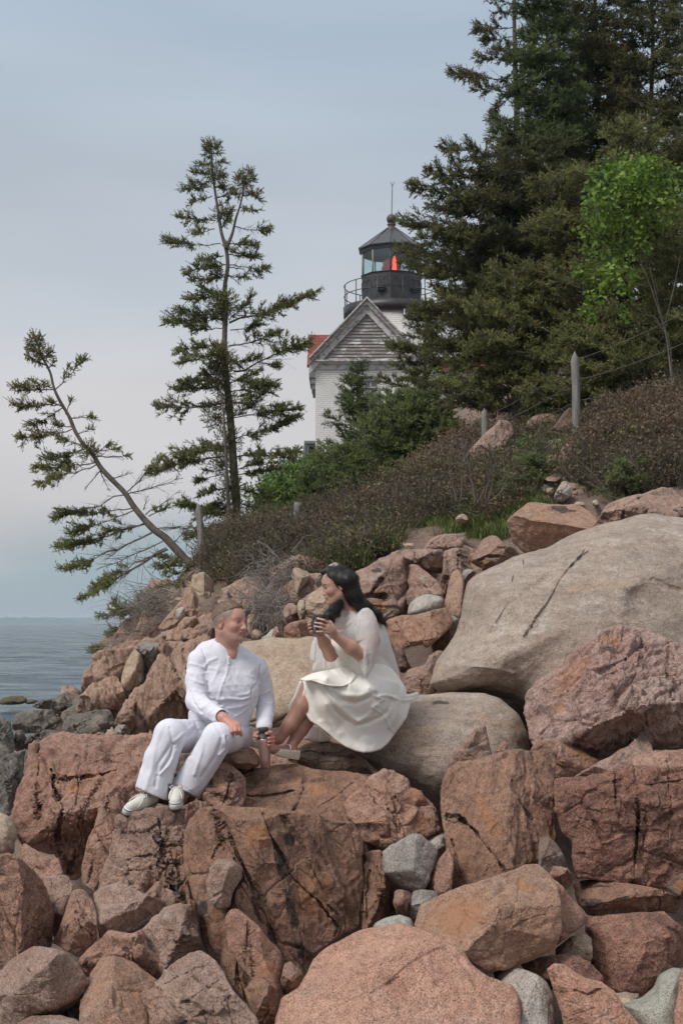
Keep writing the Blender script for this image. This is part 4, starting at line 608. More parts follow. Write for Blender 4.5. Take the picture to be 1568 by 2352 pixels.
# --- left cliff
CL = [(CLIFF, 17.6, [(-8, 900), (12, 800), (60, 745), (62, 700), (95, 668), (200, 655), (335, 645), (350, 700), (300, 780), (280, 860), (230, 920), (150, 920), (60, 960), (0, 960)], 'pink weathered cliff block at the waterline side of the cliff', dict(lean=.3, bulge=.45, thick=1.4, chunk=.10, cscale=1.4)),
      (CLIFF, 16.9, [(-40, 1060), (-10, 950), (40, 912), (150, 840), (222, 828), (268, 900), (290, 1060), (240, 1120), (100, 1100)], 'jointed pink blocks low on the cliff', dict(lean=.3, bulge=.35, chunk=.10, cscale=1.6)),
      (TAN, 17.1, [(245, 870), (268, 790), (290, 715), (340, 655), (385, 700), (402, 760), (385, 860), (335, 920), (270, 930)], 'pale tan angular block in the cliff', dict(lean=.3, bulge=.3, chunk=.06, cscale=1.5)),
      (GREY, 17.3, [(335, 650), (350, 620), (405, 610), (495, 618), (505, 690), (440, 770), (400, 850), (370, 740)], 'dark grey angular block in the cliff below the dead branches', dict(lean=.2, bulge=.3, chunk=.06, cscale=1.5)),
      (CLIFF, 15.6, [(330, 1215), (338, 1100), (345, 1030), (380, 900), (420, 820), (470, 740), (510, 640), (560, 600), (640, 610), (700, 650), (720, 800), (730, 1000), (720, 1120), (660, 1220), (500, 1240)], 'tall striated tan cliff slab behind the man\'s shoulder', dict(lean=.32, bulge=.35, facets=4, thick=1.2, chunk=.09, cscale=2.0, cstretch=(2.6, 1.6, .35), crot=-.28, rough=.05)),
      (CLIFF, 15.0, [(560, 690), (620, 625), (700, 592), (790, 560), (830, 600), (860, 760), (850, 1000), (700, 1000), (640, 880), (600, 780)], 'yellowish tan cliff slab directly behind the man\'s shoulder', dict(lean=.4, bulge=.25, facets=3, planes=[(-.3, -1, 40, 1.2)], chunk=.05, cscale=1.6, cracks=[([(640, 660), (665, 780), (680, 900)], 3, .12)])),
      (TAN, 18.4, [(693, 235), (700, 190), (740, 168), (778, 160), (810, 190), (835, 230), (850, 400), (805, 430), (780, 480), (750, 490), (722, 440), (720, 300)], 'tall tan rock column under the leaning fence post', dict(lean=.1, bulge=.3, facets=3, planes=[(1, 0, 8, .9)], chunk=.05, cscale=1.6)),
      (CLIFF, 18.2, [(653, 280), (665, 262), (692, 254), (720, 310), (728, 440), (700, 470), (655, 470), (648, 400)], 'narrow pink rock column left of the tan column', dict(lean=.1, bulge=.2, facets=4, chunk=.06, cscale=2)),
      (PALE, 17.7, [(592, 445), (600, 400), (655, 385), (662, 450), (640, 478), (605, 470)], 'rounded whitish stone beside the dead branches', dict(lean=.2, bulge=.1, facets=0, thick=.3)),
      (CLIFF, 17.0, [(610, 520), (620, 490), (655, 448), (735, 445), (745, 500), (720, 540), (640, 580), (600, 590)], 'pink block at the foot of the rock columns', dict(lean=.5, bulge=.2, chunk=.07, cscale=2)),
      (CLIFF, 16.8, [(530, 610), (538, 555), (570, 530), (625, 545), (690, 510), (760, 500), (810, 545), (800, 600), (650, 640), (560, 640)], 'broken tan ledge above the striated slab', dict(lean=.5, bulge=.2, chunk=.08, cscale=2.2)),
      (PINKG, 16.4, [(740, 520), (775, 470), (805, 425), (850, 425), (900, 470), (900, 600), (820, 610), (760, 570)], 'grey-pink block just left of the man\'s head', dict(lean=.3, bulge=.2, chunk=.05, cscale=2)),
      (CLIFF, 20.5, [(318, 560), (322, 450), (375, 400), (440, 380), (560, 400), (620, 440), (640, 540), (560, 600), (420, 600), (330, 600)], 'shaded pinkish rock behind the dead branches', dict(lean=.2, bulge=.4, chunk=.08)),
      (PINKG, 21.5, [(360, 320), (372, 290), (425, 240), (432, 210), (460, 205), (480, 214), (560, 206), (660, 230), (720, 260), (720, 420), (560, 450), (400, 420)], 'brown weathered rock under the leaning spruce', dict(lean=.5, bulge=.4, chunk=.06)),
      (PINKG, 15.4, [(855, 400), (870, 350), (900, 300), (925, 270), (955, 258), (1005, 280), (1025, 360), (1020, 430), (900, 440)], 'pointed grey rock with a black lichen patch behind the man\'s head', dict(lean=.3, bulge=.2, facets=3, stain=[(935, 310, 26, 50, 15)], thick=.5)),
      (ORANGE, 15.0, [(1078, 420), (1090, 380), (1122, 364), (1152, 400), (1142, 437), (1100, 440)], 'small orange stone in the dead twigs right of the man\'s head', dict(lean=.3, bulge=.1, facets=4, thick=.3)),
      (PALE, 15.1, [(1122, 345), (1130, 310), (1150, 306), (1162, 325), (1155, 355), (1135, 360)], 'small white stone above the orange stone', dict(lean=.2, bulge=.06, facets=3, thick=.2)),
      (TAN, 14.6, [(1058, 540), (1055, 470), (1068, 430), (1098, 428), (1100, 560), (1080, 590)], 'tan rock right beside the man\'s face', dict(lean=.2, bulge=.1, facets=4, thick=.3)),
      (PINKG, 13.4, [(1080, 590), (1088, 540), (1110, 528), (1140, 540), (1160, 580), (1140, 610)], 'small rounded stone behind the tan slab near the man\'s chin', dict(lean=.2, bulge=.1, facets=3, thick=.25)),
      (DARKR, 15.4, [(1020, 430), (1060, 390), (1200, 400), (1270, 440), (1300, 560), (1200, 600), (1050, 590), (1010, 500)], 'shaded rock under the tangle of dead twigs', dict(lean=.3, bulge=.15, facets=4, chunk=.05)),
      (CLIFF, 16.0, [(270, 1060), (300, 960), (340, 900), (400, 880), (440, 940), (420, 1080), (360, 1160), (280, 1140)], 'broken tan block at the foot of the striated slab', dict(lean=.4, bulge=.25, chunk=.10, cscale=2))]
for m_, D_, p_, l_, kw_ in CL:
    k_ = dict(facets=4, thick=.8, rough=.045, rscale=1.8, edge=5, soft=10, cstretch=(1.5, 1.3, .6), crot=-.2); k_.update(kw_); rock(m_, 'C', D_, p_, l_, name='cliff_rock', category='rock', group='rocks of the left cliff', **k_)
# --- dark shore rocks (region A, numbers continue above the region for the sea side)
SH = [(SHORE, 12.0, [(-80, 400), (-60, 240), (0, 225), (40, 224), (72, 265), (90, 330), (102, 440), (60, 490), (0, 520), (-80, 520)], 'dark grey shore rock at the left edge below the sea'),
      (SHORE, 18.0, [(70, 300), (82, 240), (100, 195), (150, 175), (220, 163), (330, 178), (392, 240), (360, 300), (250, 330), (120, 330)], 'flat-topped dark grey rock at the water\'s edge'),
      (SHORE, 20.0, [(205, 150), (230, 125), (290, 108), (380, 85), (420, 60), (500, 70), (525, 120), (525, 190), (430, 215), (360, 200)], 'jointed grey-brown rock running to the cliff foot'),
      (CLIFF, 20.8, [(385, 80), (392, 50), (400, 28), (470, 14), (512, 60), (525, 110), (450, 120), (400, 110)], 'small pink block standing on the shore rocks'),
      (SHORE, 16.2, [(390, 330), (400, 270), (430, 212), (540, 180), (700, 168), (725, 215), (710, 290), (600, 340), (500, 350)], 'dark broken rock in the cove left of the man\'s knee'),
      (SHORE, 11.0, [(-80, 520), (0, 490), (60, 450), (110, 440), (165, 428), (155, 560), (115, 700), (90, 800), (60, 850), (-80, 850)], 'black-shadowed rock wall in the gully at left'),
      (SHORE, 13.0, [(80, 340), (100, 305), (150, 298), (172, 350), (165, 430), (120, 450), (90, 420)], 'small dark upright rock in the gully'),
      (SHORE, 12.6, [(145, 420), (160, 380), (200, 330), (300, 290), (350, 300), (400, 320), (330, 360), (250, 400), (190, 430)], 'low grey rock strip between the gully and the pink ledge'),
      (SHORE, 14.5, [(540, 380), (550, 270), (600, 200), (690, 180), (720, 260), (700, 340), (640, 400)], 'dark cracked rock at the foot of the cliff'),
      (CLIFF, 13.6, [(590, 370), (598, 330), (630, 308), (680, 318), (690, 350), (670, 380)], 'small pink stone behind the slanting ledge'),
      (TAN, 13.4, [(668, 360), (682, 312), (720, 300), (762, 318), (770, 350), (740, 375)], 'small tan stone behind the slanting ledge'),
      (GREY, 14.0, [(725, 330), (738, 280), (800, 262), (835, 300), (830, 350), (780, 360)], 'pale grey stone at the foot of the striated slab'),
      (CLIFF, 15.2, [(720, 280), (760, 180), (800, 100), (860, 100), (870, 250), (840, 320), (770, 300)], 'reddish broken rock at the foot of the striated slab')]
for m_, D_, p_, l_ in SH: rock(m_, 'A', D_, p_, l_, name='shore_rock', category='rock', group='rocks of the shore', lean=.5, bulge=.35, facets=5, thick=1.0, rough=.06, rscale=2.2, chunk=.09, cscale=2.2, edge=5, soft=10)
WEED = rock_mat('seaweed_covered_rock', (.07, .055, .02), (.12, .095, .035), rustamt=.1, lichamt=0)
for p_, l_ in (([(0, 112), (30, 95), (80, 84), (140, 82), (170, 95), (178, 118), (150, 138), (60, 142), (0, 140)], 'dark seaweed-covered rock out in the water at left'), ([(158, 130), (180, 110), (220, 104), (262, 118), (240, 134), (180, 140)], 'smaller seaweed-covered rock beside the larger one in the water')):
    rock(WEED, 'A', 76, p_, l_, name='seaweed_rock', category='rock', group='seaweed rocks in the water', lean=1.0, bulge=.5, facets=0, thick=3, rough=.2, rscale=1.2, chunk=.1, cscale=.8)
# rocks on the upper slope
EXC = [tr('G', [(660, 250), (880, 230), (860, 600), (1000, 620), (700, 600), (660, 450)])]
UP = [(PINKG, 19.5, 'G', [(130, 370), (200, 260), (260, 200), (340, 120), (420, 60), (470, 80), (500, 150), (440, 220), (300, 330), (180, 400)], 'long pale rock outcrop lying among the brown shrubs'),
      (PINKG, 19.0, 'G', [(560, 110), (580, 60), (640, 30), (720, 20), (780, 60), (770, 110), (700, 150), (600, 160)], 'grey-pink boulder on the slope left of the tall fence post'),
      (DARKR, 19.3, 'G', [(690, 150), (740, 110), (820, 0), (860, -20), (860, 120), (840, 170), (760, 180)], 'dark overhanging rock beside the tall fence post'),
      (PINKG, 18.6, 'G', [(770, 330), (780, 260), (820, 215), (870, 205), (900, 260), (890, 330), (820, 360)], 'pale pink boulder at the foot of the tall fence post'),
      (TAN, 17.8, 'G', [(670, 330), (700, 290), (760, 280), (770, 340), (700, 400), (660, 400)], 'tan rock in the stony gap below the fence'),
      (PINKG, 17.2, 'G', [(665, 430), (690, 405), (780, 402), (822, 430), (790, 460), (700, 462)], 'flat pale rock halfway down the stony gap'),
      (PALE, 16.6, 'G', [(735, 570), (760, 520), (820, 460), (860, 490), (850, 550), (800, 590)], 'pale triangular rock low in the stony gap'),
      (TAN, 16.8, 'G', [(690, 520), (700, 500), (740, 495), (750, 530), (715, 550)], 'small rounded stone in the stony gap'),
      (TAN, 15.8, 'G', [(985, 600), (990, 580), (1020, 575), (1030, 600), (1005, 620)], 'tiny round stone above the black-patched rock'),
      (PINKG, 21, 'G', [(900, -60), (930, -130), (980, -150), (1000, -100), (980, -40)], 'pale stone right of the tall fence post'),
      (TAN, 16.3, 'G', [(870, 620), (880, 590), (930, 585), (950, 610), (920, 640)], 'small tan stone beside the black-patched rock')]
for m_, D_, r_, p_, l_ in UP:
    q_ = tr(r_, p_); vb_ = max(q_, key=lambda a: a[1]); D_ = hit(sum(a[0] for a in q_) / len(q_), vb_[1] - 2)[1] - .8; EXC.append(q_)
    rock(m_, r_, D_, p_, l_, name='rock', category='rock', group='rocks on the upper slope', lean=.5, bulge=.25, facets=5, thick=.6, rough=.05, chunk=.05, cscale=2.2, edge=4)
# loose stones filling the gaps, each a stone of its own lying where the eye meets the ground
CW = {'shore_rock': 'dark grey', 'cliff': 'pinkish tan', 'grey_granite': 'light grey', 'grey_pink': 'grey-pink', 'tan_granite': 'tan', 'brown_shaded': 'brown'}
def stones(reg, poly, n, size, mats, zone, seed, d0=7.5, group=None, noun='stone'):
    g = np.random.RandomState(seed); P2 = np.array(tr(reg, poly)); uv = sample_poly(tr(reg, poly), n, g); pts_, ok = hitv(uv, d0=d0); lo, sp = P2.min(0), np.ptp(P2, axis=0); used = set()
    for i in range(n):
        p = pts_[i]; D = p[1]
        if D > 40: continue
        rs_ = g.rand(); s = size * (.6 + .9 * rs_) * S / D; u, v = U0 + p[0] / D * S, V0 - (p[2] - CZ) / D * S; k = g.randint(6, 9); a = np.sort(g.rand(k)) * .5 + np.arange(k) * 2 * math.pi / k; q = [(u + s * math.cos(t_) * (.8 + .5 * g.rand()), v - s * .25 + s * .72 * math.sin(t_) * (.75 + .5 * g.rand())) for t_ in a]
        m_ = mats[g.randint(len(mats))]; cw = [b for a_, b in CW.items() if a_ in m_.name][0]; fx, fy = (np.array([u, v]) - lo) / sp
        lb = '%s %s %s, %s %s part of %s' % (('small', 'medium', 'large')[int(rs_ * 2.99)], cw, noun, ('upper', 'middle', 'lower')[int(min(max(fy, 0), .99) * 3)], ('left', 'centre', 'right')[int(min(max(fx, 0), .99) * 3)], zone)
        if lb in used: continue
        used.add(lb); rock(m_, 'F', D - size * .3, q, lb, name=noun, category=noun, group=group, lean=.45, bulge=size * .5, facets=5, thick=size * 1.6, rough=size * .12, rscale=1.6 / size, chunk=size * .12, cscale=1.2 / size, soft=6, edge=2.5, step=2.6, seed=int(g.randint(9999)) + 1)
stones('A', [(300, 330), (560, 330), (900, 330), (880, 260), (700, 200), (520, 260), (400, 290)], 40, .24, [SHORE, CLIFF, PINKG], 'the cove below the cliff', 1, group='loose stones in the cove')
stones('A', [(0, 260), (100, 300), (230, 330), (300, 320), (160, 460), (100, 800), (0, 850)], 40, .30, [SHORE, SHORE, SHORE, GREY], 'the dark gully at left', 2, group='dark stones in the gully')
stones('C', [(300, 640), (500, 560), (640, 480), (860, 400), (870, 600), (500, 900), (330, 1100), (290, 900)], 44, .36, [CLIFF, PINKG, TAN], 'the left cliff', 3, group='broken blocks of the left cliff', noun='block')
stones('C', [(850, 420), (1050, 380), (1300, 400), (1300, 600), (1060, 600), (850, 600)], 34, .28, [CLIFF, PINKG, TAN, DARKR], 'the broken ground behind the man', 4, group='stones behind the man')
stones('W', [(-50, 950), (-60, 700), (200, 520), (500, 420), (900, 800), (700, 1000), (300, 950)], 44, .28, [PINKG, TAN, CLIFF], 'the broken ground behind the woman', 5, group='stones behind the woman')
stones('K', [(300, 1200), (560, 1500), (900, 1600), (1200, 1200), (1300, 600), (600, 1000), (250, 1000)], 30, .26, [PINKG, DARKR, CLIFF], 'the hollow beside the giant boulder', 6, group='stones in the hollow')
stones('G', [(640, 420), (800, 180), (900, 250), (860, 560), (1000, 620), (700, 600)], 26, .14, [TAN, PINKG, GREY], 'the stony gap', 7, group='stones in the stony gap')
# ------------------------------------------------------------------ placing on the ground by sight
# ------------------------------------------------------------------ conifers: trunk, limbs and thousands of short needle shoots
def shoots_mesh(p, d, L, r, tint, rng, nb=9):
    m = len(p); t = unit(d); a = unit(np.cross(t, rng.randn(m, 3))); b = np.cross(t, a)
    s = (np.arange(nb) + .3) / nb; V = np.empty((m, nb, 3, 3))
    for k in range(nb):
        ph = k * 2.4 + rng.rand(m) * 1.2; rad = a * np.cos(ph)[:, None] + b * np.sin(ph)[:, None]; tg = b * np.cos(ph)[:, None] - a * np.sin(ph)[:, None]
        c = p + t * (L * s[k])[:, None]; wd = (r * .30)[:, None] if k < nb - 1 else (r * .35)[:, None]
        tip = c + t * (r * .9)[:, None] + rad * (r * (1.05 - .5 * s[k]))[:, None]
        V[:, k, 0] = c - tg * wd - rad * wd * .3; V[:, k, 1] = c + tg * wd - rad * wd * .3; V[:, k, 2] = tip
    F = np.arange(m * nb * 3).reshape(-1, 3); tn = np.repeat(tint, nb * 3) + (np.tile([-.06, -.06, .08], m * nb))
    return V.reshape(-1, 3), F, tn
class Tree:
    def __init__(s, seed): s.rng = np.random.RandomState(seed); s.st = []; s.sh = []; s.trunks = []
    def stick(s, a, b, r0, r1): s.st.append((np.atleast_2d(a), np.atleast_2d(b), np.broadcast_to(r0, (len(np.atleast_2d(a)),)), np.broadcast_to(r1, (len(np.atleast_2d(a)),))))
    def trunk(s, pts, r0, r1):
        pts = np.array(pts); k = len(pts); t = np.linspace(0, 1, k); tt = np.linspace(0, 1, k * 4); q = np.stack([np.interp(tt, t, pts[:, i]) for i in range(3)], -1)
        for _ in range(2): q[1:-1] = (q[:-2] + 2 * q[1:-1] + q[2:]) / 4
        rr = r0 + (r1 - r0) * tt ** .8; rr = rr * (1 + .08 * vnoise(np.c_[tt * 30, 0 * tt, 0 * tt], 5)); s.trunks.append(tube(q, rr, 9)); return q
    def bough(s, a, b, r=.012, start=.25, tw=.30, dens=1.0, droop=.06, tint=.45, brown=0.0, leaf=1.0, via=None, sl=.09, sr=.025, flat=1.0):
        g = s.rng; a = np.array(a, float); b = np.array(b, float); L = np.linalg.norm(b - a); n = 9; t = np.linspace(0, 1, n)[:, None]
        if via is not None:
            v_ = np.array(via, float); P_ = np.where(t < .5, a + (v_ - a) * 2 * t, v_ + (b - v_) * (2 * t - 1))
            for _ in range(2): P_[1:-1] = (P_[:-2] + 2 * P_[1:-1] + P_[2:]) / 4
        else: P_ = a + (b - a) * t
        P_[:, 2:3] += -droop * L * 4 * t * (1 - t); P_[1:-1] += g.randn(n - 2, 3) * L * .012
        s.stick(P_[:-1], P_[1:], r * (1 - .8 * t[:-1, 0]), r * (1 - .8 * t[1:, 0]))
        m = max(4, int(L / .045 * dens)); u = np.sort(g.rand(m)) ** .9; u = .06 + u * .94
        Pt = np.stack([np.interp(u, t[:, 0], P_[:, i]) for i in range(3)], -1); fw = unit(b - a + 0 * Pt)
        side = unit(np.cross(fw, [0, 0, 1.])) * np.sign(g.randn(m))[:, None]
        env = np.clip(np.minimum(1.0, (1.05 - u) * 2.6) * (.45 + .55 * np.clip(u / .4, 0, 1)), .18, 1)
        tl = tw * (L ** .6) * env * (.5 + .8 * g.rand(m)); dr = unit(fw * (.35 + .5 * g.rand(m, 1)) + side * (.9 * flat) + np.array([0, 0, 1.]) * (g.randn(m, 1) * .24 + .06))
        end = Pt + dr * tl[:, None]; s.stick(Pt, end, r * .28 + .0015, .0012)
        live = (u > start + g.randn(m) * .07)
        nd = (~live).sum()
        if nd:                                                     # dead inner twigs fork a little
            q = Pt[~live] + dr[~live] * tl[~live][:, None] * .5; e = q + unit(dr[~live] + g.randn(nd, 3) * .7) * tl[~live][:, None] * .6; s.stick(q, e, .002, .001)
        if not live.any(): return
        Pt, dr, tl, u = Pt[live], dr[live], tl[live], u[live]; ns = np.maximum(2, (tl / .020 * leaf).astype(int)); idx = np.repeat(np.arange(len(Pt)), ns); k = len(idx)
        f = .12 + .9 * g.rand(k); p = Pt[idx] + dr[idx] * (tl[idx] * f)[:, None] + g.randn(k, 3) * .008
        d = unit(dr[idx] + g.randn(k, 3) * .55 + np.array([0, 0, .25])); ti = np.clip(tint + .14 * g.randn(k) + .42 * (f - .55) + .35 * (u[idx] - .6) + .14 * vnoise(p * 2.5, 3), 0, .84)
        bm = g.rand(k) < brown * np.clip(f * 1.6, .3, 1.2); ti = np.where(bm, 1.0, ti); s.sh.append((p, d, sl * (.7 + .6 * g.rand(k)), sr * (.8 + .4 * g.rand(k)), ti))
        k2 = int(L / .03 * leaf); uu = start + (1.02 - start) * g.rand(k2)                                   # along the bough itself
        pp = np.stack([np.interp(uu, t[:, 0], P_[:, i]) for i in range(3)], -1); s.sh.append((pp, unit(fw[0] + g.randn(k2, 3) * .8), np.full(k2, sl), np.full(k2, sr), np.clip(tint + .1 * g.randn(k2), 0, .84)))
    def tuft(s, c, rad, n, tint=.4, brown=0.0, sl=.085, sr=.024, asp=(1, 1, 1)):
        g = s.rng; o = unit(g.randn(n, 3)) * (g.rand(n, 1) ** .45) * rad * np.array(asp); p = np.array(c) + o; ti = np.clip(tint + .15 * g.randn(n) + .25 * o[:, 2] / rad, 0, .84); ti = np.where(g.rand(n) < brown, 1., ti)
        s.sh.append((p, unit(o / rad + g.randn(n, 3) * .5 + [0, 0, .3]), np.full(n, sl), np.full(n, sr), ti)); k = n // 3; s.stick(np.tile(c, (k, 1)) + o[:k] * .1, p[:k], .003, .001)
    def build(s, name, label, category, base, mat=None, bark=None, group=None, nb=9, parts=('trunk', 'limbs', 'crown')):
        mat = mat or NEEDLE; bark = bark or BARK; t = thing(name, label, category, base, group)
        if s.trunks: V, F = cat(s.trunks); mesh(parts[0], V, F, bark, t, loc=base)
        a = [np.concatenate([x[i] for x in s.st]) for i in range(4)]; V, F = tubes_many(*a); mesh(parts[1], V, F, bark if s.trunks else TWIG, t, loc=base)
        if s.sh:
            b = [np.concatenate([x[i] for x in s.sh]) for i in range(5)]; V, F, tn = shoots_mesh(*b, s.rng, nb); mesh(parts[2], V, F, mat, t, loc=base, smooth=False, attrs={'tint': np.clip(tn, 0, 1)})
        return t
def ptsD(reg, pts, D, rng=None, jy=0.0): return [P(u, v, D + (rng.randn() * jy if rng is not None else 0)) for u, v in tr(reg, pts)]
def bo(T_, reg, D, L, spread=.5, **k):
    """boughs given as (x0, y0, x1, y1[, overrides]); the tip swings towards or away from the viewer"""
    for q in L:
        kw = dict(k); kw.update(q[4] if len(q) > 4 else {}); (a, b) = tr(reg, [q[:2], q[2:4]]); dy = T_.rng.randn() * spread * abs(b[0] - a[0]) / S * D
        via = kw.pop('via', None); dy = kw.pop('dy', dy)
        if via is not None: via = P(*tr(reg, [via])[0], D + dy * .5)
        T_.bough(P(a[0], a[1], D), P(b[0], b[1], D + dy), via=via, **kw)

# the tall spruce
D_ = 25.5; t = Tree(5)
tk = ptsD('F', [(546, 1215), (543, 1150), (537, 1080), (533, 1010), (527, 930), (520, 870), (515, 800), (517, 740), (519, 690), (515, 660), (524, 615), (521, 575), (508, 535), (502, 490), (494, 440), (488, 395), (486, 350), (484, 325)], D_)
t.trunk(tk, .085, .012)
t.trunk(ptsD('T', [(735, 1030), (770, 950), (792, 890), (815, 780), (850, 680), (870, 590), (890, 480), (918, 385)], D_ - .05), .035, .008)
t.trunk(ptsD('E', [(1470, 1440), (1462, 1300), (1450, 1100), (1440, 850), (1425, 600), (1405, 450)], D_ - .45), .045, .012)
bo(t, 'T', D_, [(610, 520, 362, 540), (620, 600, 445, 650, dict(tint=.35)), (650, 800, 338, 765), (690, 990, 262, 965, dict(start=.45)), (640, 870, 470, 905), (715, 1090, 522, 1115), (750, 1160, 398, 1205), (740, 1260, 442, 1285), (720, 1400, 402, 1455, dict(start=.35)),
    (615, 420, 458, 400, dict(brown=.35)), (600, 480, 462, 520, dict(brown=.2)), (715, 1600, 268, 1640), (710, 1570, 330, 1545), (720, 1680, 465, 1690, dict(start=.5)), (720, 1810, 333, 1850), (735, 1860, 382, 1955), (700, 1420, 540, 1350),
    (640, 420, 730, 450, dict(brown=.3)), (635, 330, 715, 310), (625, 340, 525, 330), (620, 300, 570, 270), (630, 520, 770, 540, dict(start=.1)), (640, 620, 790, 560, dict(start=.3)), (650, 700, 760, 620, dict(start=.5)), (620, 230, 560, 160, dict(start=0)), (625, 220, 680, 170, dict(start=0)), (622, 250, 680, 250, dict(start=0)), (620, 240, 548, 225, dict(start=0)),
    (870, 600, 1005, 555, dict(brown=.3, start=.1)), (860, 640, 780, 560, dict(start=.1)), (850, 690, 972, 725, dict(start=.4)), (880, 520, 965, 430, dict(start=.1)), (880, 500, 830, 430, dict(start=.1)), (900, 560, 980, 600, dict(brown=.3, start=.1)), (800, 850, 1092, 890, dict(start=.55, brown=.2)), (765, 990, 995, 1000), (745, 1080, 1000, 1085), (760, 1165, 1078, 1190, dict(start=.5)), (750, 1255, 890, 1265, dict(start=.4)), (750, 1240, 860, 1330, dict(leaf=0, start=1.1)), (760, 1180, 900, 1200, dict(start=1.1)),
    (690, 880, 780, 730, dict(start=.2)), (660, 760, 770, 730), (700, 1000, 800, 1050, dict(start=.3)),
    (760, 1640, 1505, 1360, dict(start=.35, r=.022, tw=.24, brown=.1)), (770, 1600, 960, 1420, dict(start=.3)), (770, 1700, 1040, 1650, dict(start=.4)), (830, 1580, 1115, 1560, dict(start=.3)), (750, 1830, 1185, 1720, dict(start=.35, r=.016)), (800, 2040, 1420, 1770, dict(via=(1090, 1900), start=.5, r=.022)), (800, 1960, 1030, 1900), (1000, 1960, 1170, 1985, dict(start=.3)),
    (790, 2110, 1142, 2165), (770, 2230, 960, 2250), (790, 2290, 1200, 2320, dict(start=.7)), (730, 2300, 158, 2325, dict(r=.018)), (740, 2160, 280, 2170), (740, 2100, 365, 2110), (700, 2060, 500, 2060, dict(brown=.3, tint=.6)), (730, 1990, 600, 1990, dict(brown=.5)), (740, 1920, 860, 1990, dict(brown=.5)), (740, 1880, 640, 1830, dict(tint=.65))], start=.14, tw=.36, tint=.46, droop=.03, spread=.5, dens=1.45)
bo(t, 'E', D_ - .1, [(1450, 905, 960, 1010, dict(r=.018)), (1450, 880, 1130, 880), (1440, 1110, 1265, 1150), (1450, 1290, 1118, 1215), (1470, 1330, 1190, 1430), (1440, 1370, 1030, 1375, dict(start=1.1)), (1490, 1000, 1300, 1000, dict(start=.8)), (1440, 1180, 1240, 1320), (1430, 1020, 1260, 1070, dict(start=.6)), (1460, 1240, 1330, 1250, dict(tint=.6))], start=.18, tw=.36, tint=.48, droop=-.02, spread=.45, dens=1.4)
bo(t, 'F', D_, [(537, 1010, 694, 955), (535, 960, 688, 935, dict(start=.3)), (540, 1050, 688, 1030), (540, 1090, 640, 1075), (543, 1120, 625, 1140, dict(tint=.6)), (543, 1150, 610, 1180), (528, 960, 600, 905), (541, 1080, 600, 1060), (543, 1170, 480, 1180), (536, 1040, 470, 1020), (530, 900, 632, 880), (526, 880, 600, 850)], start=.15, tw=.36, tint=.5, droop=.02, spread=.5, dens=1.4)
for q, rr, n_, br in (((707, 1500), .30, 420, .05), ((690, 1470), .2, 200, .0), ((700, 1930), .26, 330, .5), ((690, 2030), .26, 300, .35), ((620, 190), .13, 110, 0), ((880, 480), .2, 170, .3), ((640, 420), .2, 200, .3), ((700, 740), .18, 120, .1), ((650, 1230), .12, 90, 0), ((920, 400), .08, 40, 0), ((690, 2150), .2, 200, .2), ((740, 2290), .22, 220, .15), ((660, 2420), .25, 240, .1), ((760, 2600), .25, 260, .05), ((700, 2800), .25, 240, .1), ((780, 3000), .25, 260, .05), ((740, 3150), .25, 240, 0)):
    t.tuft(P(*tr('T', [q])[0], D_ - .05), rr, n_, .5 if br < .3 else .55, br)
t.build('spruce_tree', 'tall thin spruce with twin tops standing against the open sky', 'tree', tuple(tk[0]))

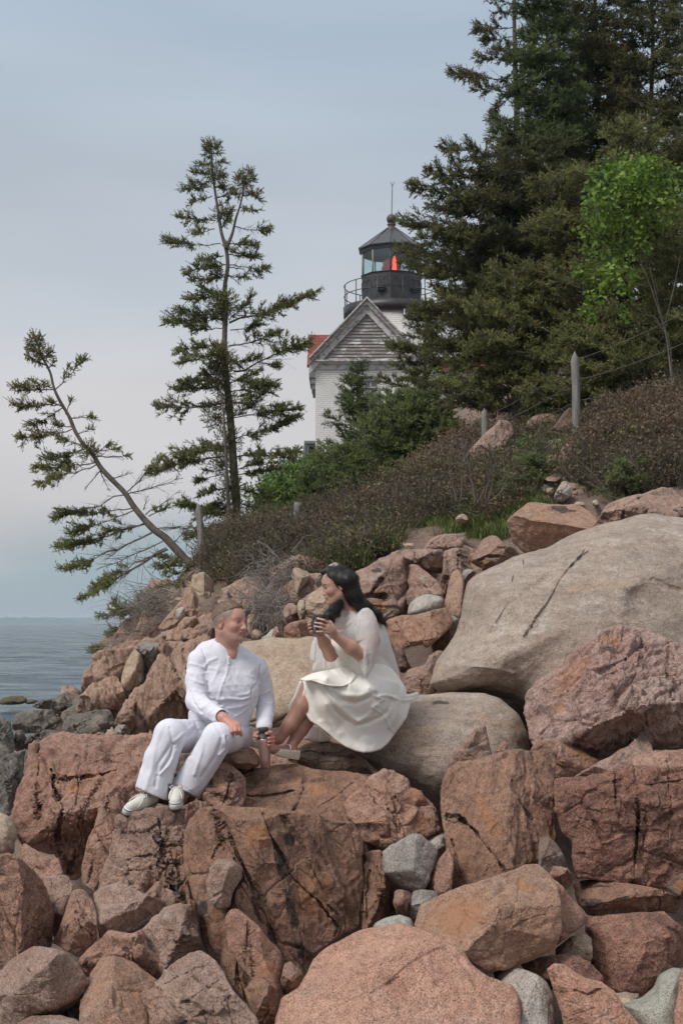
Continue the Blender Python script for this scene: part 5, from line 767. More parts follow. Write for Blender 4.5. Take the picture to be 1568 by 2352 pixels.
# the leaning spruce
D_ = 22.5; t = Tree(9)
tk = ptsD('E', [(1230, 1610), (1150, 1530), (1100, 1475), (1050, 1420), (985, 1380), (920, 1310), (850, 1225), (800, 1140), (720, 1062), (640, 980), (598, 900), (530, 830), (480, 750), (442, 650), (385, 560), (342, 470), (325, 370), (262, 262), (238, 180), (212, 108)], D_)
t.trunk(tk, .072, .012)
bo(t, 'E', D_, [(300, 330, 168, 268, dict(brown=.7)), (262, 262, 185, 205, dict(brown=.7)), (245, 200, 270, 150, dict(brown=.6)), (310, 345, 355, 300, dict(brown=.4)), (290, 300, 330, 225, dict(brown=.4)), (340, 482, 82, 465, dict(brown=.5)), (335, 470, 210, 430, dict(brown=.3)), (352, 482, 538, 282, dict(start=.35)), (380, 575, 88, 578, dict(brown=.5)), (400, 600, 218, 712, dict(brown=.5)), (395, 590, 300, 540), (420, 640, 455, 545, dict(start=.8)), (445, 665, 585, 650, dict(start=.75)),
    (460, 735, 112, 792, dict(brown=.4)), (455, 720, 350, 710, dict(brown=.3)), (480, 770, 590, 728, dict(start=.8)), (530, 835, 375, 795), (545, 860, 268, 925), (560, 870, 760, 860, dict(start=.7)), (600, 905, 820, 905, dict(start=.85)), (612, 945, 222, 985, dict(tw=.30)), (625, 955, 242, 1078, dict(start=.45)), (600, 900, 700, 820, dict(start=.6)), (700, 1050, 850, 1010, dict(start=1.1)), (650, 990, 540, 1110, dict(start=1.1)), (640, 1000, 700, 1130, dict(start=1.1)), (800, 1150, 1170, 1045, dict(start=1.1)), (800, 1145, 1042, 910, dict(start=.5)),
    (790, 1155, 355, 1302, dict(start=.55)), (840, 1240, 500, 1265, dict(start=.5)), (860, 1250, 430, 1400, dict(start=.55, tw=.34)), (920, 1335, 370, 1490, dict(start=.5, tw=.36)), (930, 1340, 650, 1390, dict(start=.3)), (970, 1395, 378, 1625, dict(start=.62, r=.018)), (1040, 1450, 620, 1630, dict(start=1.1)), (1070, 1500, 503, 1815, dict(start=.55, r=.022)), (1060, 1490, 650, 1690, dict(start=.6)), (915, 1250, 945, 1160, dict(start=1.1)), (950, 1290, 1060, 1225, dict(start=.4)),
    (930, 1280, 1140, 1130, dict(start=1.1)), (1000, 1370, 1200, 1350, dict(start=1.1)), (1080, 1480, 1210, 1360, dict(start=1.1)), (1200, 1590, 1010, 1525, dict(tint=.65)), (1210, 1600, 980, 1612, dict(tint=.65)), (1200, 1580, 1290, 1560, dict(tint=.4))], start=.22, tw=.33, tint=.56, droop=.02, spread=.4, dens=1.35)
for q, rr, n_, br in (((225, 170), .12, 110, .6), ((265, 265), .14, 130, .6), ((570, 870), .16, 130, .4)): t.tuft(P(*tr('E', [q])[0], D_ - .05), rr, n_, .55, br)
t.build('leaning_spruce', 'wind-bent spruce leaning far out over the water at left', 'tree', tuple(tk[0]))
t = Tree(12); D_ = 20.8
b0 = ptsD('E', [(1290, 1640), (1240, 1690), (1180, 1720)], D_); t.trunk(b0, .05, .03)
bo(t, 'E', D_, [(1250, 1660, 890, 1790, dict(tint=.62)), (1230, 1630, 1040, 1640, dict(tint=.62)), (1240, 1700, 640, 1920, dict(start=.6, tint=.5, r=.02)), (1240, 1690, 780, 1900, dict(start=.55)), (1200, 1860, 602, 2140, dict(start=.62, r=.022)), (1180, 1880, 700, 2050, dict(start=.65)), (1190, 1800, 850, 1960, dict(start=1.1)), (1200, 1780, 900, 1880, dict(start=1.1)), (1180, 1900, 860, 2030, dict(start=1.1)), (1150, 1850, 880, 2000, dict(start=1.1)), (1180, 1840, 820, 2010, dict(start=.9)),
    (1240, 1600, 1120, 1560, dict(tint=.6)), (1260, 1580, 1180, 1620), (1200, 1760, 960, 1820, dict(start=.8)), (1230, 1740, 1000, 1860, dict(start=1.1)), (1170, 1860, 1020, 1990, dict(start=1.1)), (1240, 1640, 1090, 1740, dict(tint=.6)), (1100, 1800, 1020, 1920), (860, 1930, 720, 1820, dict(start=.3)), (800, 2060, 740, 1990, dict(start=.2))], start=.35, tw=.30, tint=.45, droop=.08, spread=.3, dens=1.3)
t.build('creeping_spruce', 'low creeping spruce hanging over the cliff with grey dead twigs', 'tree', tuple(b0[0]))

# forest at right: hand-laid leading edge
t = Tree(21); D_ = 25.0
tk = ptsD('J', [(770, 2150), (740, 1700), (715, 1200), (700, 800), (700, 560), (690, 300), (685, 0), (680, -220)], D_); t.trunk(tk, .11, .02)
bo(t, 'J', D_, [(690, 140, 470, 145), (690, 190, 510, 212), (700, 300, 476, 300), (690, 410, 352, 385, dict(start=.35)), (695, 440, 470, 470, dict(start=.45)), (690, 470, 545, 630), (700, 600, 575, 690), (685, 60, 575, 65), (684, 20, 540, -20), (690, 330, 790, 380), (695, 200, 800, 170), (690, 100, 790, 60), (700, 440, 800, 480), (684, -60, 560, -70), (684, -60, 780, -40), (684, -120, 600, -150), (700, 520, 820, 540), (690, 260, 580, 250), (690, 380, 600, 420)], start=.15, tw=.34, tint=.40, brown=.38, droop=.03, spread=.4, dens=1.4)
t.build('spruce_tree', 'spruce with a bare upper trunk and rusty brown cone clusters, left edge of the forest', 'tree', tuple(tk[0]), NEEDLE_D)
t = Tree(22); D_ = 23.6
tk = ptsD('J', [(900, 2180), (860, 1700), (820, 1300), (790, 1050), (770, 900)], D_); t.trunk(tk, .13, .03)
bo(t, 'J', D_, [(740, 800, 298, 762), (720, 900, 222, 890), (760, 980, 138, 962), (700, 1000, 345, 1090), (740, 1150, 104, 1168), (760, 1060, 260, 1060), (780, 1280, 200, 1230), (800, 1330, 110, 1300, dict(start=.3)), (800, 1380, 95, 1385, dict(start=.35)), (800, 1460, 210, 1420), (790, 1250, 290, 1190), (820, 1560, 168, 1590), (830, 1500, 260, 1490), (840, 1650, 230, 1660), (850, 1740, 260, 1790), (860, 1800, 330, 1880), (760, 700, 540, 740), (740, 860, 480, 840), (760, 940, 480, 930), (800, 1420, 400, 1350), (700, 1100, 520, 1060),
    (840, 1600, 420, 1560), (850, 1700, 440, 1700), (740, 700, 900, 720), (770, 900, 980, 930), (800, 1100, 1050, 1130), (820, 1300, 1080, 1350), (850, 1500, 1120, 1560), (860, 1650, 600, 1620), (880, 1850, 520, 1950), (880, 1900, 560, 2060), (880, 1950, 700, 2120)], start=.12, tw=.36, tint=.36, droop=.05, spread=.55, dens=1.35, sl=.095, sr=.027)
for _ in range(26):
    u = .1 + .85 * t.rng.rand(); i = int(u * 5); c = np.array(tk[i]); t.bough(c, c + np.array([t.rng.randn() * .7, -1.1 * t.rng.rand() - .3, -.1 + .2 * t.rng.randn()]), tw=.38, start=.1, tint=.36, dens=1.3)
t.build('spruce_tree', 'broad dark spruce whose long boughs reach left in front of the lantern room', 'tree', tuple(tk[0]), NEEDLE_D)

def conifer(seed, H, Rm, z0=.08, tint=.4, brown=.05, wind=.35, gap=.30, per=5, mat=None, name='spruce_tree', label='', base=(0, 0, 0), power=.75, tr_=.09, sl=.095, sr=.027, start=.12, upt=.1, nb=8, tw=.36, dens=1.15, front=True, bark=None, group=None):
    t = Tree(seed); g = t.rng; base = np.array(base, float); lean_ = g.randn(2) * .02 * H
    tk = [base + np.array([lean_[0] * s_ ** 2 + .03 * g.randn(), lean_[1] * s_ ** 2, H * s_]) for s_ in np.linspace(0, 1, 9)]; t.trunk(tk, tr_, .012)
    z = z0 * H; A = np.array(tk)
    while z < H * .985:
        c = np.array([np.interp(z, A[:, 2] - base[2], A[:, 0]), np.interp(z, A[:, 2] - base[2], A[:, 1]), base[2] + z]); f = z / H; L0 = Rm * (1 - f) ** power + .14
        a0 = g.rand() * 6.28
        for k in range(per):
            az = a0 + k * 6.283 / per + g.randn() * .3; d = np.array([math.cos(az), math.sin(az), upt * (1 + f) + g.randn() * .08])
            if front and d[1] > .55 and L0 > .5: continue           # the far side of a dense crown is left thinner
            L = L0 * (1 - wind * d[0]) * (.40 + .85 * g.rand()); t.bough(c + [0, 0, g.randn() * .05], c + d * L, r=.008 + .01 * L, start=start, tw=tw, dens=dens, droop=.05, tint=tint + .06 * g.randn(), brown=brown * g.rand() * 2, sl=sl, sr=sr)
        z += gap * (.75 + .5 * g.rand()) * (1 - .45 * f)
    return t.build(name, label, 'tree', tuple(base), mat, bark, group, nb)
def onray(u, v, D): return tuple(P(u, v, D))
def top_h(u, vb, vt, D): return (vb - vt) / S * D
conifer(31, top_h(0, 960, -120, 24.5), 1.35, z0=.25, tint=.33, brown=.03, mat=NEEDLE_G, base=onray(1262, 960, 24.5), label='dense dark green spruce right of the bare-topped one, near the forest\'s left edge', gap=.2, wind=.1, per=7)
conifer(32, top_h(0, 930, -330, 26), 1.6, z0=.25, tint=.33, brown=.1, base=onray(1372, 930, 26), label='tall spruce with a grey lichen-covered trunk in the middle of the forest', start=.2, gap=.26, wind=.15, mat=NEEDLE_D, dens=1.4)
conifer(33, top_h(0, 930, -380, 25.6), 1.6, z0=.22, tint=.38, brown=.08, base=onray(1492, 930, 25.6), label='tall gnarled spruce with crooked limbs, second from the right edge of the forest', start=.2, gap=.27, wind=.15, mat=NEEDLE_D, dens=1.4)
conifer(34, top_h(0, 930, -300, 24), 1.5, z0=.2, tint=.33, brown=.05, base=onray(1610, 930, 24), label='dark spruce cut by the right edge of the photo', gap=.32, wind=.2, mat=NEEDLE)
conifer(35, top_h(0, 985, 620, 22.0), 1.0, z0=.12, tint=.5, brown=.08, base=onray(1190, 985, 22.0), label='olive green young spruce at the foot of the forest beside the short post', gap=.22, wind=.25)
conifer(36, top_h(0, 930, 360, 21.6), 1.7, z0=.17, tint=.52, brown=.10, base=onray(1330, 930, 22.0), label='olive spruce behind the tall fence post', gap=.26, wind=.5)
conifer(37, top_h(0, 925, 250, 21.4), 1.6, z0=.02, tint=.48, brown=.1, base=onray(1470, 925, 21.6), label='olive spruce behind the bright green maple sapling', gap=.27, wind=.4)
conifer(38, top_h(0, 930, 430, 20.4), 1.2, z0=.01, tint=.55, brown=.12, base=onray(1600, 930, 20.4), label='yellowish spruce at the right edge above the russet shrub', gap=.24, wind=.5)
conifer(39, top_h(0, 960, 520, 23.0), 1.1, z0=.05, tint=.42, brown=.05, base=onray(1130, 960, 24.2), label='dark spruce thicket hiding the tower\'s right side', gap=.25, wind=.3, mat=NEEDLE_D)
conifer(40, top_h(0, 930, 130, 27), 1.5, z0=.15, tint=.30, brown=.05, base=onray(1430, 930, 28), label='shaded spruce deep in the forest between the two tall trunks', gap=.30, wind=.1, mat=NEEDLE_D)
conifer(41, top_h(0, 930, 160, 27), 1.5, z0=.15, tint=.30, brown=.05, base=onray(1310, 930, 28), label='shaded spruce deep in the forest behind the dense dark green one', gap=.30, wind=.1, mat=NEEDLE_D)
# firs in front of the lighthouse
conifer(50, top_h(0, 1170, 838, 26), .74, z0=.04, tint=.60, brown=.0, base=onray(832, 1170, 26), name='fir_tree', label='pointed young fir in front of the keeper\'s window', gap=.20, wind=.1, mat=NEEDLE_G, sl=.08, sr=.022, tr_=.05, power=.9, per=6, upt=.25)
conifer(51, top_h(0, 1165, 905, 24.5), 1.0, z0=.03, tint=.78, brown=.0, base=onray(898, 1165, 24.5), name='fir_tree', label='bright green fir with a tall pale leading shoot', gap=.18, wind=.0, mat=NEEDLE_G, sl=.08, sr=.022, tr_=.045, power=.8, per=6, upt=.3)
conifer(52, top_h(0, 1150, 745, 30), 1.05, z0=.12, tint=.35, brown=.04, base=onray(972, 1110, 30), name='fir_tree', label='dark fir leaning against the right corner of the brick house', gap=.24, wind=.25, tr_=.07, power=.6)
conifer(53, top_h(0, 1165, 1025, 24), .6, z0=.02, tint=.74, brown=.0, base=onray(796, 1165, 24.0), name='fir_tree', label='low bushy fir at the left front corner of the brick house', gap=.15, wind=.25, mat=NEEDLE_G, sl=.08, sr=.022, tr_=.04, power=.6, per=7, upt=.2)
conifer(54, top_h(0, 1140, 965, 24), 1.0, z0=.03, tint=.66, brown=.0, base=onray(985, 1085, 24.5), name='fir_tree', label='spreading low fir to the right of the bright green fir', gap=.16, wind=.2, mat=NEEDLE_G, tr_=.04, power=.55, per=6, upt=.15)
conifer(55, top_h(0, 1190, 1095, 22.5), .36, z0=.02, tint=.5, brown=.0, base=onray(735, 1180, 22.8), name='fir_tree', label='small dark-skirted fir at the left end of the fir clump', gap=.12, wind=.2, mat=NEEDLE_G, tr_=.03, power=.5, per=7)
conifer(56, .50, .24, z0=.02, tint=.62, base=tuple(hit(1230, 1140)), name='fir_sapling', label='yellow-green fir sapling beside the stony gap', gap=.09, mat=NEEDLE_G, tr_=.015, per=6, sl=.06, sr=.018, wind=.1, power=.6)
conifer(57, .32, .17, z0=.02, tint=.66, base=tuple(hit(1456, 1150)), name='fir_sapling', label='little bright green fir seedling at the foot of the russet shrub', gap=.07, mat=NEEDLE_G, tr_=.012, per=7, sl=.05, sr=.016, wind=0, power=.4)

conifer(59, top_h(0, 940, 700, 19.8), .85, z0=.01, tint=.5, brown=.1, base=onray(1540, 940, 20.2), label='low spruce at the foot of the forest under the green sapling', gap=.16, wind=.3, per=6)
conifer(60, top_h(0, 960, 730, 20.5), .8, z0=.01, tint=.5, brown=.1, base=onray(1400, 955, 20.8), label='low spruce just right of the tall fence post', gap=.16, wind=.3, per=6)
# broad-leaved saplings
def glv_(a, b, t): return np.array(a) + (np.array(b) - np.array(a)) * t
def leafy(seed, stems, clumps, name, label, base, leaf=.055, mat=None, bark=None, n=60):
    g = np.random.RandomState(seed); t = thing(name, label, 'tree', base); L = []
    for pts, r0, r1 in stems:
        q = np.array(pts); k = len(q); tt = np.linspace(0, 1, k * 3); q = np.stack([np.interp(tt, np.linspace(0, 1, k), q[:, i]) for i in range(3)], -1); L.append(tube(q, np.linspace(r0, r1, len(tt)), 6))
    V, F = cat(L); mesh('trunk', V, F, bark or TWIG, t, loc=base)
    a, b, ps = [], [], []
    for c, rad in clumps:
        m = int(n * (rad / .3) ** 2); o = unit(g.randn(m, 3)) * (g.rand(m, 1) ** .4) * rad; p = np.array(c) + o; ps.append(p); k = max(4, m // 7); a.append(np.tile(c, (k, 1))); b.append(p[:k])
    st_ = np.concatenate([np.array([glv_(s_[0][i], s_[0][i + 1], f) for i in range(len(s_[0]) - 1) for f in (0, .33, .66, 1)]) for s_ in stems]); cs = np.array([c for c, _ in clumps]); ni = np.argmin(np.linalg.norm(cs[:, None] - st_[None], axis=2), 1); a.append(st_[ni]); b.append(cs)
    a, b, p = np.concatenate(a), np.concatenate(b), np.concatenate(ps); V, F = tubes_many(a, b, .004, .002); mesh('limbs', V, F, bark or TWIG, t, loc=base)
    m = len(p); nrm = unit(g.randn(m, 3) * .7 + [0, -.3, .8]); ax = unit(np.cross(nrm, g.randn(m, 3))); bx = np.cross(nrm, ax); s_ = leaf * (.6 + .7 * g.rand(m))[:, None]
    pr = [(0, -.1), (.45, .1), (.38, .55), (0, 1.1), (-.38, .55), (-.45, .1)]; droop = [0, .06, .0, -.22, .0, .06]
    V = np.stack([p + ax * s_ * x + bx * s_ * y + np.array([0, 0, 1]) * s_ * dz for (x, y), dz in zip(pr, droop)], 1).reshape(-1, 3)
    i = np.arange(m)[:, None] * 6; F = np.concatenate([i + [0, 1, 2, 3], i + [0, 3, 4, 5]]); mesh('crown', V, F, mat or LEAF, t, loc=base, smooth=False, attrs={'tint': np.repeat(np.clip(.45 + .27 * g.randn(m) + .35 * vnoise(p * 2, 4), 0, 1), 6)})
    return t
D_ = 19.2; g0 = P(1545, 905, 18.6); jp = lambda x, y, D=D_: P(*tr('J', [(x, y)])[0], D)
rs = np.random.RandomState(3); cl = []
for x, y, rr in [(1250, 880, .28), (1150, 950, .3), (1340, 900, .25), (1120, 1080, .26), (1230, 1050, .34), (1350, 1010, .3), (1450, 930, .28), (1520, 980, .25), (1300, 1150, .3), (1450, 1090, .28), (1080, 1200, .2), (1160, 1180, .24), (1240, 1280, .28), (1110, 1330, .22), (1330, 1280, .22), (1040, 1420, .16), (1130, 1480, .2), (1230, 1440, .22), (1310, 1440, .16), (1100, 1560, .16), (1070, 1640, .12), (1260, 1640, .12), (1290, 1520, .12), (1390, 1180, .2), (1200, 1380, .2), (1130, 1020, .22), (1200, 940, .25), (1300, 1000, .28), (1400, 880, .2)]:
    cl.append((jp(x, y, D_ + rs.randn() * .35), rr))
leafy(4, [([g0, jp(1480, 1750), jp(1400, 1500), jp(1330, 1330), jp(1280, 1050)], .013, .005), ([g0, jp(1500, 1800), jp(1440, 1600), jp(1350, 1200), jp(1420, 1000)], .010, .004), ([jp(1480, 1750), jp(1420, 1650), jp(1300, 1640), jp(1150, 1630)], .01, .003), ([jp(1470, 1700), jp(1520, 1500), jp(1560, 1300)], .01, .004), ([jp(1400, 1500), jp(1200, 1450), jp(1060, 1420)], .008, .003)], cl, 'maple_sapling', 'bright fresh green broad-leaved sapling against the dark forest', tuple(g0), n=190, leaf=.058, bark=TWIGD)
g1 = P(1020, 900, 29); leafy(6, [([g1, P(1022, 860, 29), P(1030, 800, 29)], .015, .004)], [(P(1030, 810, 29), .3), (P(1010, 835, 29), .25), (P(1045, 845, 29), .3), (P(1050, 790, 29), .2), (P(1035, 880, 29), .3)], 'leafy_sapling', 'small bright green sapling behind the firs right of the tower', tuple(g1), n=70)

# ------------------------------------------------------------------ shrubs
def shrub(seed, base, rad, h, label, mat, twig=None, n=170, nl=2600, name='shrub', leaf=.016, group=None, bare=0.0, category='shrub'):
    g = np.random.RandomState(seed); base = np.array(base, float); t = thing(name, label, category, tuple(base), group); sp0, sp1, sr0, sr1, ends = [], [], [], [], []
    for i in range(n):
        az = g.rand() * 6.283; r_ = rad * g.rand() ** .6; p = base + np.array([math.cos(az) * r_ * .45, math.sin(az) * r_ * .45, 0]); p[2] = TERR(p[0], p[1]) - .03
        end = base + np.array([math.cos(az) * r_, math.sin(az) * r_ * .8, h * (1 - .55 * (r_ / rad) ** 2) * (.65 + .4 * g.rand())]); end[2] += TERR(end[0], end[1]) - base[2]
        k = 5; q = [p]
        for j in range(1, k + 1): q.append(p + (end - p) * (j / k) ** .9 + g.randn(3) * h * .045 * (1 if j < k else .3))
        q = np.array(q); w0 = .0075 * (.5 + g.rand()); ww = np.linspace(w0, .0018, k + 1); sp0.append(q[:-1]); sp1.append(q[1:]); sr0.append(ww[:-1]); sr1.append(ww[1:])
        for j in (2, 3, 4):
            for _ in range(2): e = q[j] + unit(g.randn(3) + [0, 0, .9]) * h * .28 * g.rand(); sp0.append(q[j][None]); sp1.append(e[None]); sr0.append([.0025]); sr1.append([.001]); ends.append(e)
        ends.append(q[-1]); ends.append(q[-2])
    V, F = tubes_many(np.concatenate(sp0), np.concatenate(sp1), np.concatenate(sr0), np.concatenate(sr1)); mesh('stems', V, F, twig or TWIGD, t, loc=tuple(base))
    if nl:
        E = np.array(ends); zz = E[:, 2] - base[2]; pr = np.clip(zz / h, .15, 1); pr /= pr.sum(); p = E[g.choice(len(E), nl, p=pr)] + g.randn(nl, 3) * [.045, .045, .035]
        V, F = leaves(p, g, leaf); mesh('leaves', V, F, mat, t, loc=tuple(base), smooth=False, attrs={'tint': np.repeat(np.clip(.45 + .22 * g.randn(nl) + .3 * vnoise(p * 3, 2), 0, 1), 4)})
    return t
def leaves(p, g, s, up=.6):
    m = len(p); n_ = unit(g.randn(m, 3) + [0, -.2, up]); a = unit(np.cross(n_, g.randn(m, 3))); b = np.cross(n_, a); k = s * (.6 + .8 * g.rand(m))[:, None]
    V = np.stack([p, p + a * k * .5 + b * k * .8, p + b * k * 1.8, p - a * k * .5 + b * k * .8], 1).reshape(-1, 3); return V, np.arange(m * 4).reshape(-1, 4)
GRASS_G = foliage_mat('thicket_leaves', (.04, .07, .015), (.09, .15, .03), (.17, .25, .06))
SHR = [(1395, 1105, .7, .8, RUSSET, 'russet shrub just right of the stony gap'), (1470, 1060, .8, .85, RUSSET, 'big russet shrub in the middle of the right-hand slope'), (1560, 1090, .8, .85, RUSSET, 'russet shrub at the right edge of the photo'), (1500, 1000, .7, .6, RUSSET, 'upper russet shrub below the fresh green sapling'), (1400, 1020, .6, .65, RUSSET, 'russet shrub against the foot of the tall fence post'), (1590, 1000, .7, .6, RUSSET, 'upper russet shrub at the right edge'),
       (1350, 1075, .4, .5, HEATH, 'low olive bush at the edge of the stony gap'), (1460, 1110, .5, .6, HEATH, 'low olive-brown bush behind the fir seedling'), (1540, 1125, .5, .5, HEATH, 'low bush above the pale ridged rock'),
       (960, 1135, .6, .6, RUSSET, 'grey-brown dome-shaped bush right of the fir clump'), (1025, 1105, .7, .7, RUSSET, 'dome-shaped brown bush with silvery branches'), (1080, 1080, .65, .75, RUSSET, 'brown bush left of the long pale outcrop'), (980, 1160, .6, .6, HEATH, 'low brown bush below the dome-shaped bushes'), (880, 1170, .6, .55, HEATH, 'dark low bush at the skirt of the fir clump'),
       (1160, 1150, .5, .4, HEATH, 'thin brown bush below the long pale outcrop'), (520, 1285, .45, .5, RUSSET, 'reddish bush just right of the leaning weathered post'), (610, 1320, .45, .4, HEATH, 'low bush above the dead twigs behind the man'), (765, 1262, .5, .5, RUSSET, 'brown bush on the slope straight above the woman'),
       (700, 1215, .4, .45, HEATH, 'dark bush beside the flat-topped post'), (840, 1225, .45, .55, RUSSET, 'rust-brown bush below the left end of the fir clump'), (915, 1215, .5, .35, HEATH, 'low bush above the pale ridged outcrop rock'), (1070, 1175, .5, .45, RUSSET, 'brown bush left of the bare crooked shrub'), (1205, 1085, .35, .45, GRASS_G, 'fresh green bush left of the stony gap'), (1240, 1010, .3, .4, GRASS_G, 'small green bush between the posts'), (645, 1265, .35, .3, GRASS_G, 'small green bush below the flat-topped post'), (1000, 1190, .3, .28, GRASS_G, 'low green bush under the silvery-branched bush')]
for i, (u, v, r_, h_, m_, l_) in enumerate(SHR): shrub(100 + i, hit(u, v), r_, h_, l_, m_, TWIG if 'silver' in l_ or 'grey' in l_ else TWIGD, n=int(150 + 120 * r_), nl=int(4200 * r_ ** 1.3), leaf=.022)
# bare crooked shrub in the middle of the slope
def bare(name, label, base, stems, category='shrub', group=None, mat=None, fork=3, r=.02, seed=1):
    g = np.random.RandomState(seed); L = []
    for q in stems:
        q = np.array(q); k = len(q); tt = np.linspace(0, 1, k * 4); qq = np.stack([np.interp(tt, np.linspace(0, 1, k), q[:, i]) for i in range(3)], -1)
        for _ in range(2): qq[1:-1] = (qq[:-2] + 2 * qq[1:-1] + qq[2:]) / 4
        L.append(tube(qq, np.linspace(r, r * .25, len(tt)), 6))
        for _ in range(fork):
            i = g.randint(len(qq) // 3, len(qq)); d = unit(unit(qq[-1] - qq[0]) + g.randn(3) * .7 + [0, 0, .4]); e = qq[i] + d * np.linalg.norm(qq[-1] - qq[0]) * (.15 + .25 * g.rand()); m_ = (qq[i] + e) / 2 + g.randn(3) * .03; L.append(tube(np.array([qq[i], m_, e]), [r * .35, r * .22, r * .1], 4))
    V, F = cat(L); return mesh(name, V, F, mat or TWIG, loc=tuple(base), label=label, category=category, group=group)
D_ = 16.4; gp = lambda x, y, D=D_: P(*tr('G', [(x, y)])[0], D)
bare('bare_shrub', 'leafless shrub with thick crooked grey stems on the slope above the outcrop', gp(310, 610), [[gp(310, 600), gp(305, 540), gp(340, 430), gp(380, 340)], [gp(310, 600), gp(400, 540), gp(450, 440), gp(480, 290)], [gp(320, 590), gp(350, 500), gp(350, 420), gp(400, 330)], [gp(310, 600), gp(400, 600), gp(500, 575), gp(590, 570)], [gp(240, 620), gp(230, 480), gp(190, 300), gp(160, 190)], [gp(250, 600), gp(215, 440), gp(210, 330), gp(170, 180)], [gp(130, 600), gp(90, 450), gp(70, 300)], [gp(240, 620), gp(300, 520), gp(310, 440)], [gp(330, 750), gp(240, 670), gp(170, 650), gp(90, 590)], [gp(150, 600), gp(160, 450), gp(130, 330)]], r=.013, fork=9, mat=TWIGD)
# dead twig tangles
def tangle(name, label, reg, poly, D0, D1, n, seed, length=(.25, .7), dirx=0.0, r=.006, droop=.2, mat=None):
    g = np.random.RandomState(seed); q = sample_poly(tr(reg, poly), n, g); A0, B0, r0, r1 = [], [], [], []
    for (u, v) in q:
        p = P(u, v, D0 + (D1 - D0) * g.rand()); d = unit(g.randn(3) + [dirx, 0, -droop]); L = length[0] + (length[1] - length[0]) * g.rand(); k = 5; pts = [p]
        for j in range(k): d = unit(d + g.randn(3) * .28); pts.append(pts[-1] + d * L / k)
        pts = np.array(pts); rr = np.linspace(r * (.4 + g.rand() * .8), .0012, k + 1); A0.append(pts[:-1]); B0.append(pts[1:]); r0.append(rr[:-1]); r1.append(rr[1:])
    V, F = tubes_many(np.concatenate(A0), np.concatenate(B0), np.concatenate(r0), np.concatenate(r1), 4); b = V.mean(0); b[2] = V[:, 2].min(); mesh(name, V, F, mat or TWIG, loc=tuple(b), label=label, category='brush', kind='stuff')
tangle('dead_brush', 'tangle of grey dead twigs hanging over the rocks right of the man\'s head', 'C', [(1020, 290), (1200, 270), (1340, 300), (1340, 380), (1250, 500), (1150, 530), (1080, 440)], 14.2, 15.0, 300, 3, dirx=-.3, length=(.15, .4), droop=.5, r=.005)
tangle('dead_brush', 'grey dead boughs trailing down the cliff under the creeping spruce', 'C', [(400, 300), (640, 230), (670, 400), (560, 480), (420, 540), (300, 600), (200, 640), (330, 540), (480, 440), (380, 400)], 19.6, 20.4, 260, 4, length=(.4, .9), dirx=-2.4, droop=.6)
tangle('dead_brush', 'grey twigs and dead stems in the heath left of the woman', 'W', [(-250, 100), (200, 50), (300, 250), (180, 560), (50, 700), (-100, 600), (-250, 400)], 14.8, 15.6, 240, 5, dirx=-.2, r=.004, length=(.15, .4))

# ------------------------------------------------------------------ heath, grass and ground cover
def cover(name, label, polys, mat, twig, seed, leaf=.02, nleaf=14, ntwig=4, h=.32, off=.0):
    g = np.random.RandomState(seed); uv = np.concatenate([sample_poly(tr(r_, p_), n, g) for r_, p_, n in polys]); uv = uv[~np.any([in_poly(uv, e_) for e_ in EXC], axis=0)]; p, ok = hitv(uv, d0=12); p = p[ok & (p[:, 1] < 60)]
    n = len(p); hh = h * (.45 + .9 * g.rand(n)) * (1 + .5 * vnoise(p * 1.1, 3)); i = np.repeat(np.arange(n), ntwig); e = p[i] + np.stack([g.randn(len(i)) * .15, g.randn(len(i)) * .15, 0 * i], -1); e[:, 2] += hh[i] * (.6 + .6 * g.rand(len(i)))
    mid = (p[i] + e) / 2 + g.randn(len(i), 3) * .03; V1, F1 = tubes_many(np.concatenate([p[i] - [0, 0, .03], mid]), np.concatenate([mid, e]), .004, .002); o = mesh(name, V1, F1, twig, label='woody stems of ' + label, category='stems', kind='stuff')
    i = np.repeat(np.arange(n), nleaf); q = p[i] + g.randn(len(i), 3) * [.11, .11, 0]; q[:, 2] += hh[i] * (.15 + .9 * g.rand(len(i))); V, F = leaves(q, g, leaf)
    o2 = mesh(name + '_foliage', V, F, mat, label=label, category='ground cover', kind='stuff', smooth=False, attrs={'tint': np.repeat(np.clip(.42 + .2 * g.randn(len(i)) + .6 * vnoise(q * 1.1, 2), 0, 1), 4)})
HP = [('F', [(470, 1300), (480, 1230), (560, 1195), (700, 1200), (900, 1180), (1000, 1180), (1000, 1210), (900, 1260), (820, 1310), (700, 1340), (600, 1370), (520, 1350)], 3200), ('F', [(640, 1330), (800, 1300), (780, 1330), (720, 1340), (690, 1420), (640, 1430)], 500), ('F', [(930, 1130), (1000, 1060), (1150, 1000), (1240, 1000), (1260, 1130), (1150, 1220), (1050, 1215), (900, 1200)], 2200), ('F', [(1300, 1130), (1320, 950), (1600, 920), (1600, 1130), (1400, 1150)], 2200), ('F', [(1000, 1060), (1240, 930), (1320, 900), (1320, 1010), (1240, 1100)], 900), ('C', [(850, 60), (1350, 60), (1400, 130), (1300, 230), (1180, 200), (1000, 260), (880, 300), (800, 200)], 1200)]
cover('heath', 'low brown and russet heath covering the slope', HP, HEATH, simple('heath_stems', (.155, .125, .10), .9, noise=.5, nscale=2), 5, leaf=.021, nleaf=20)
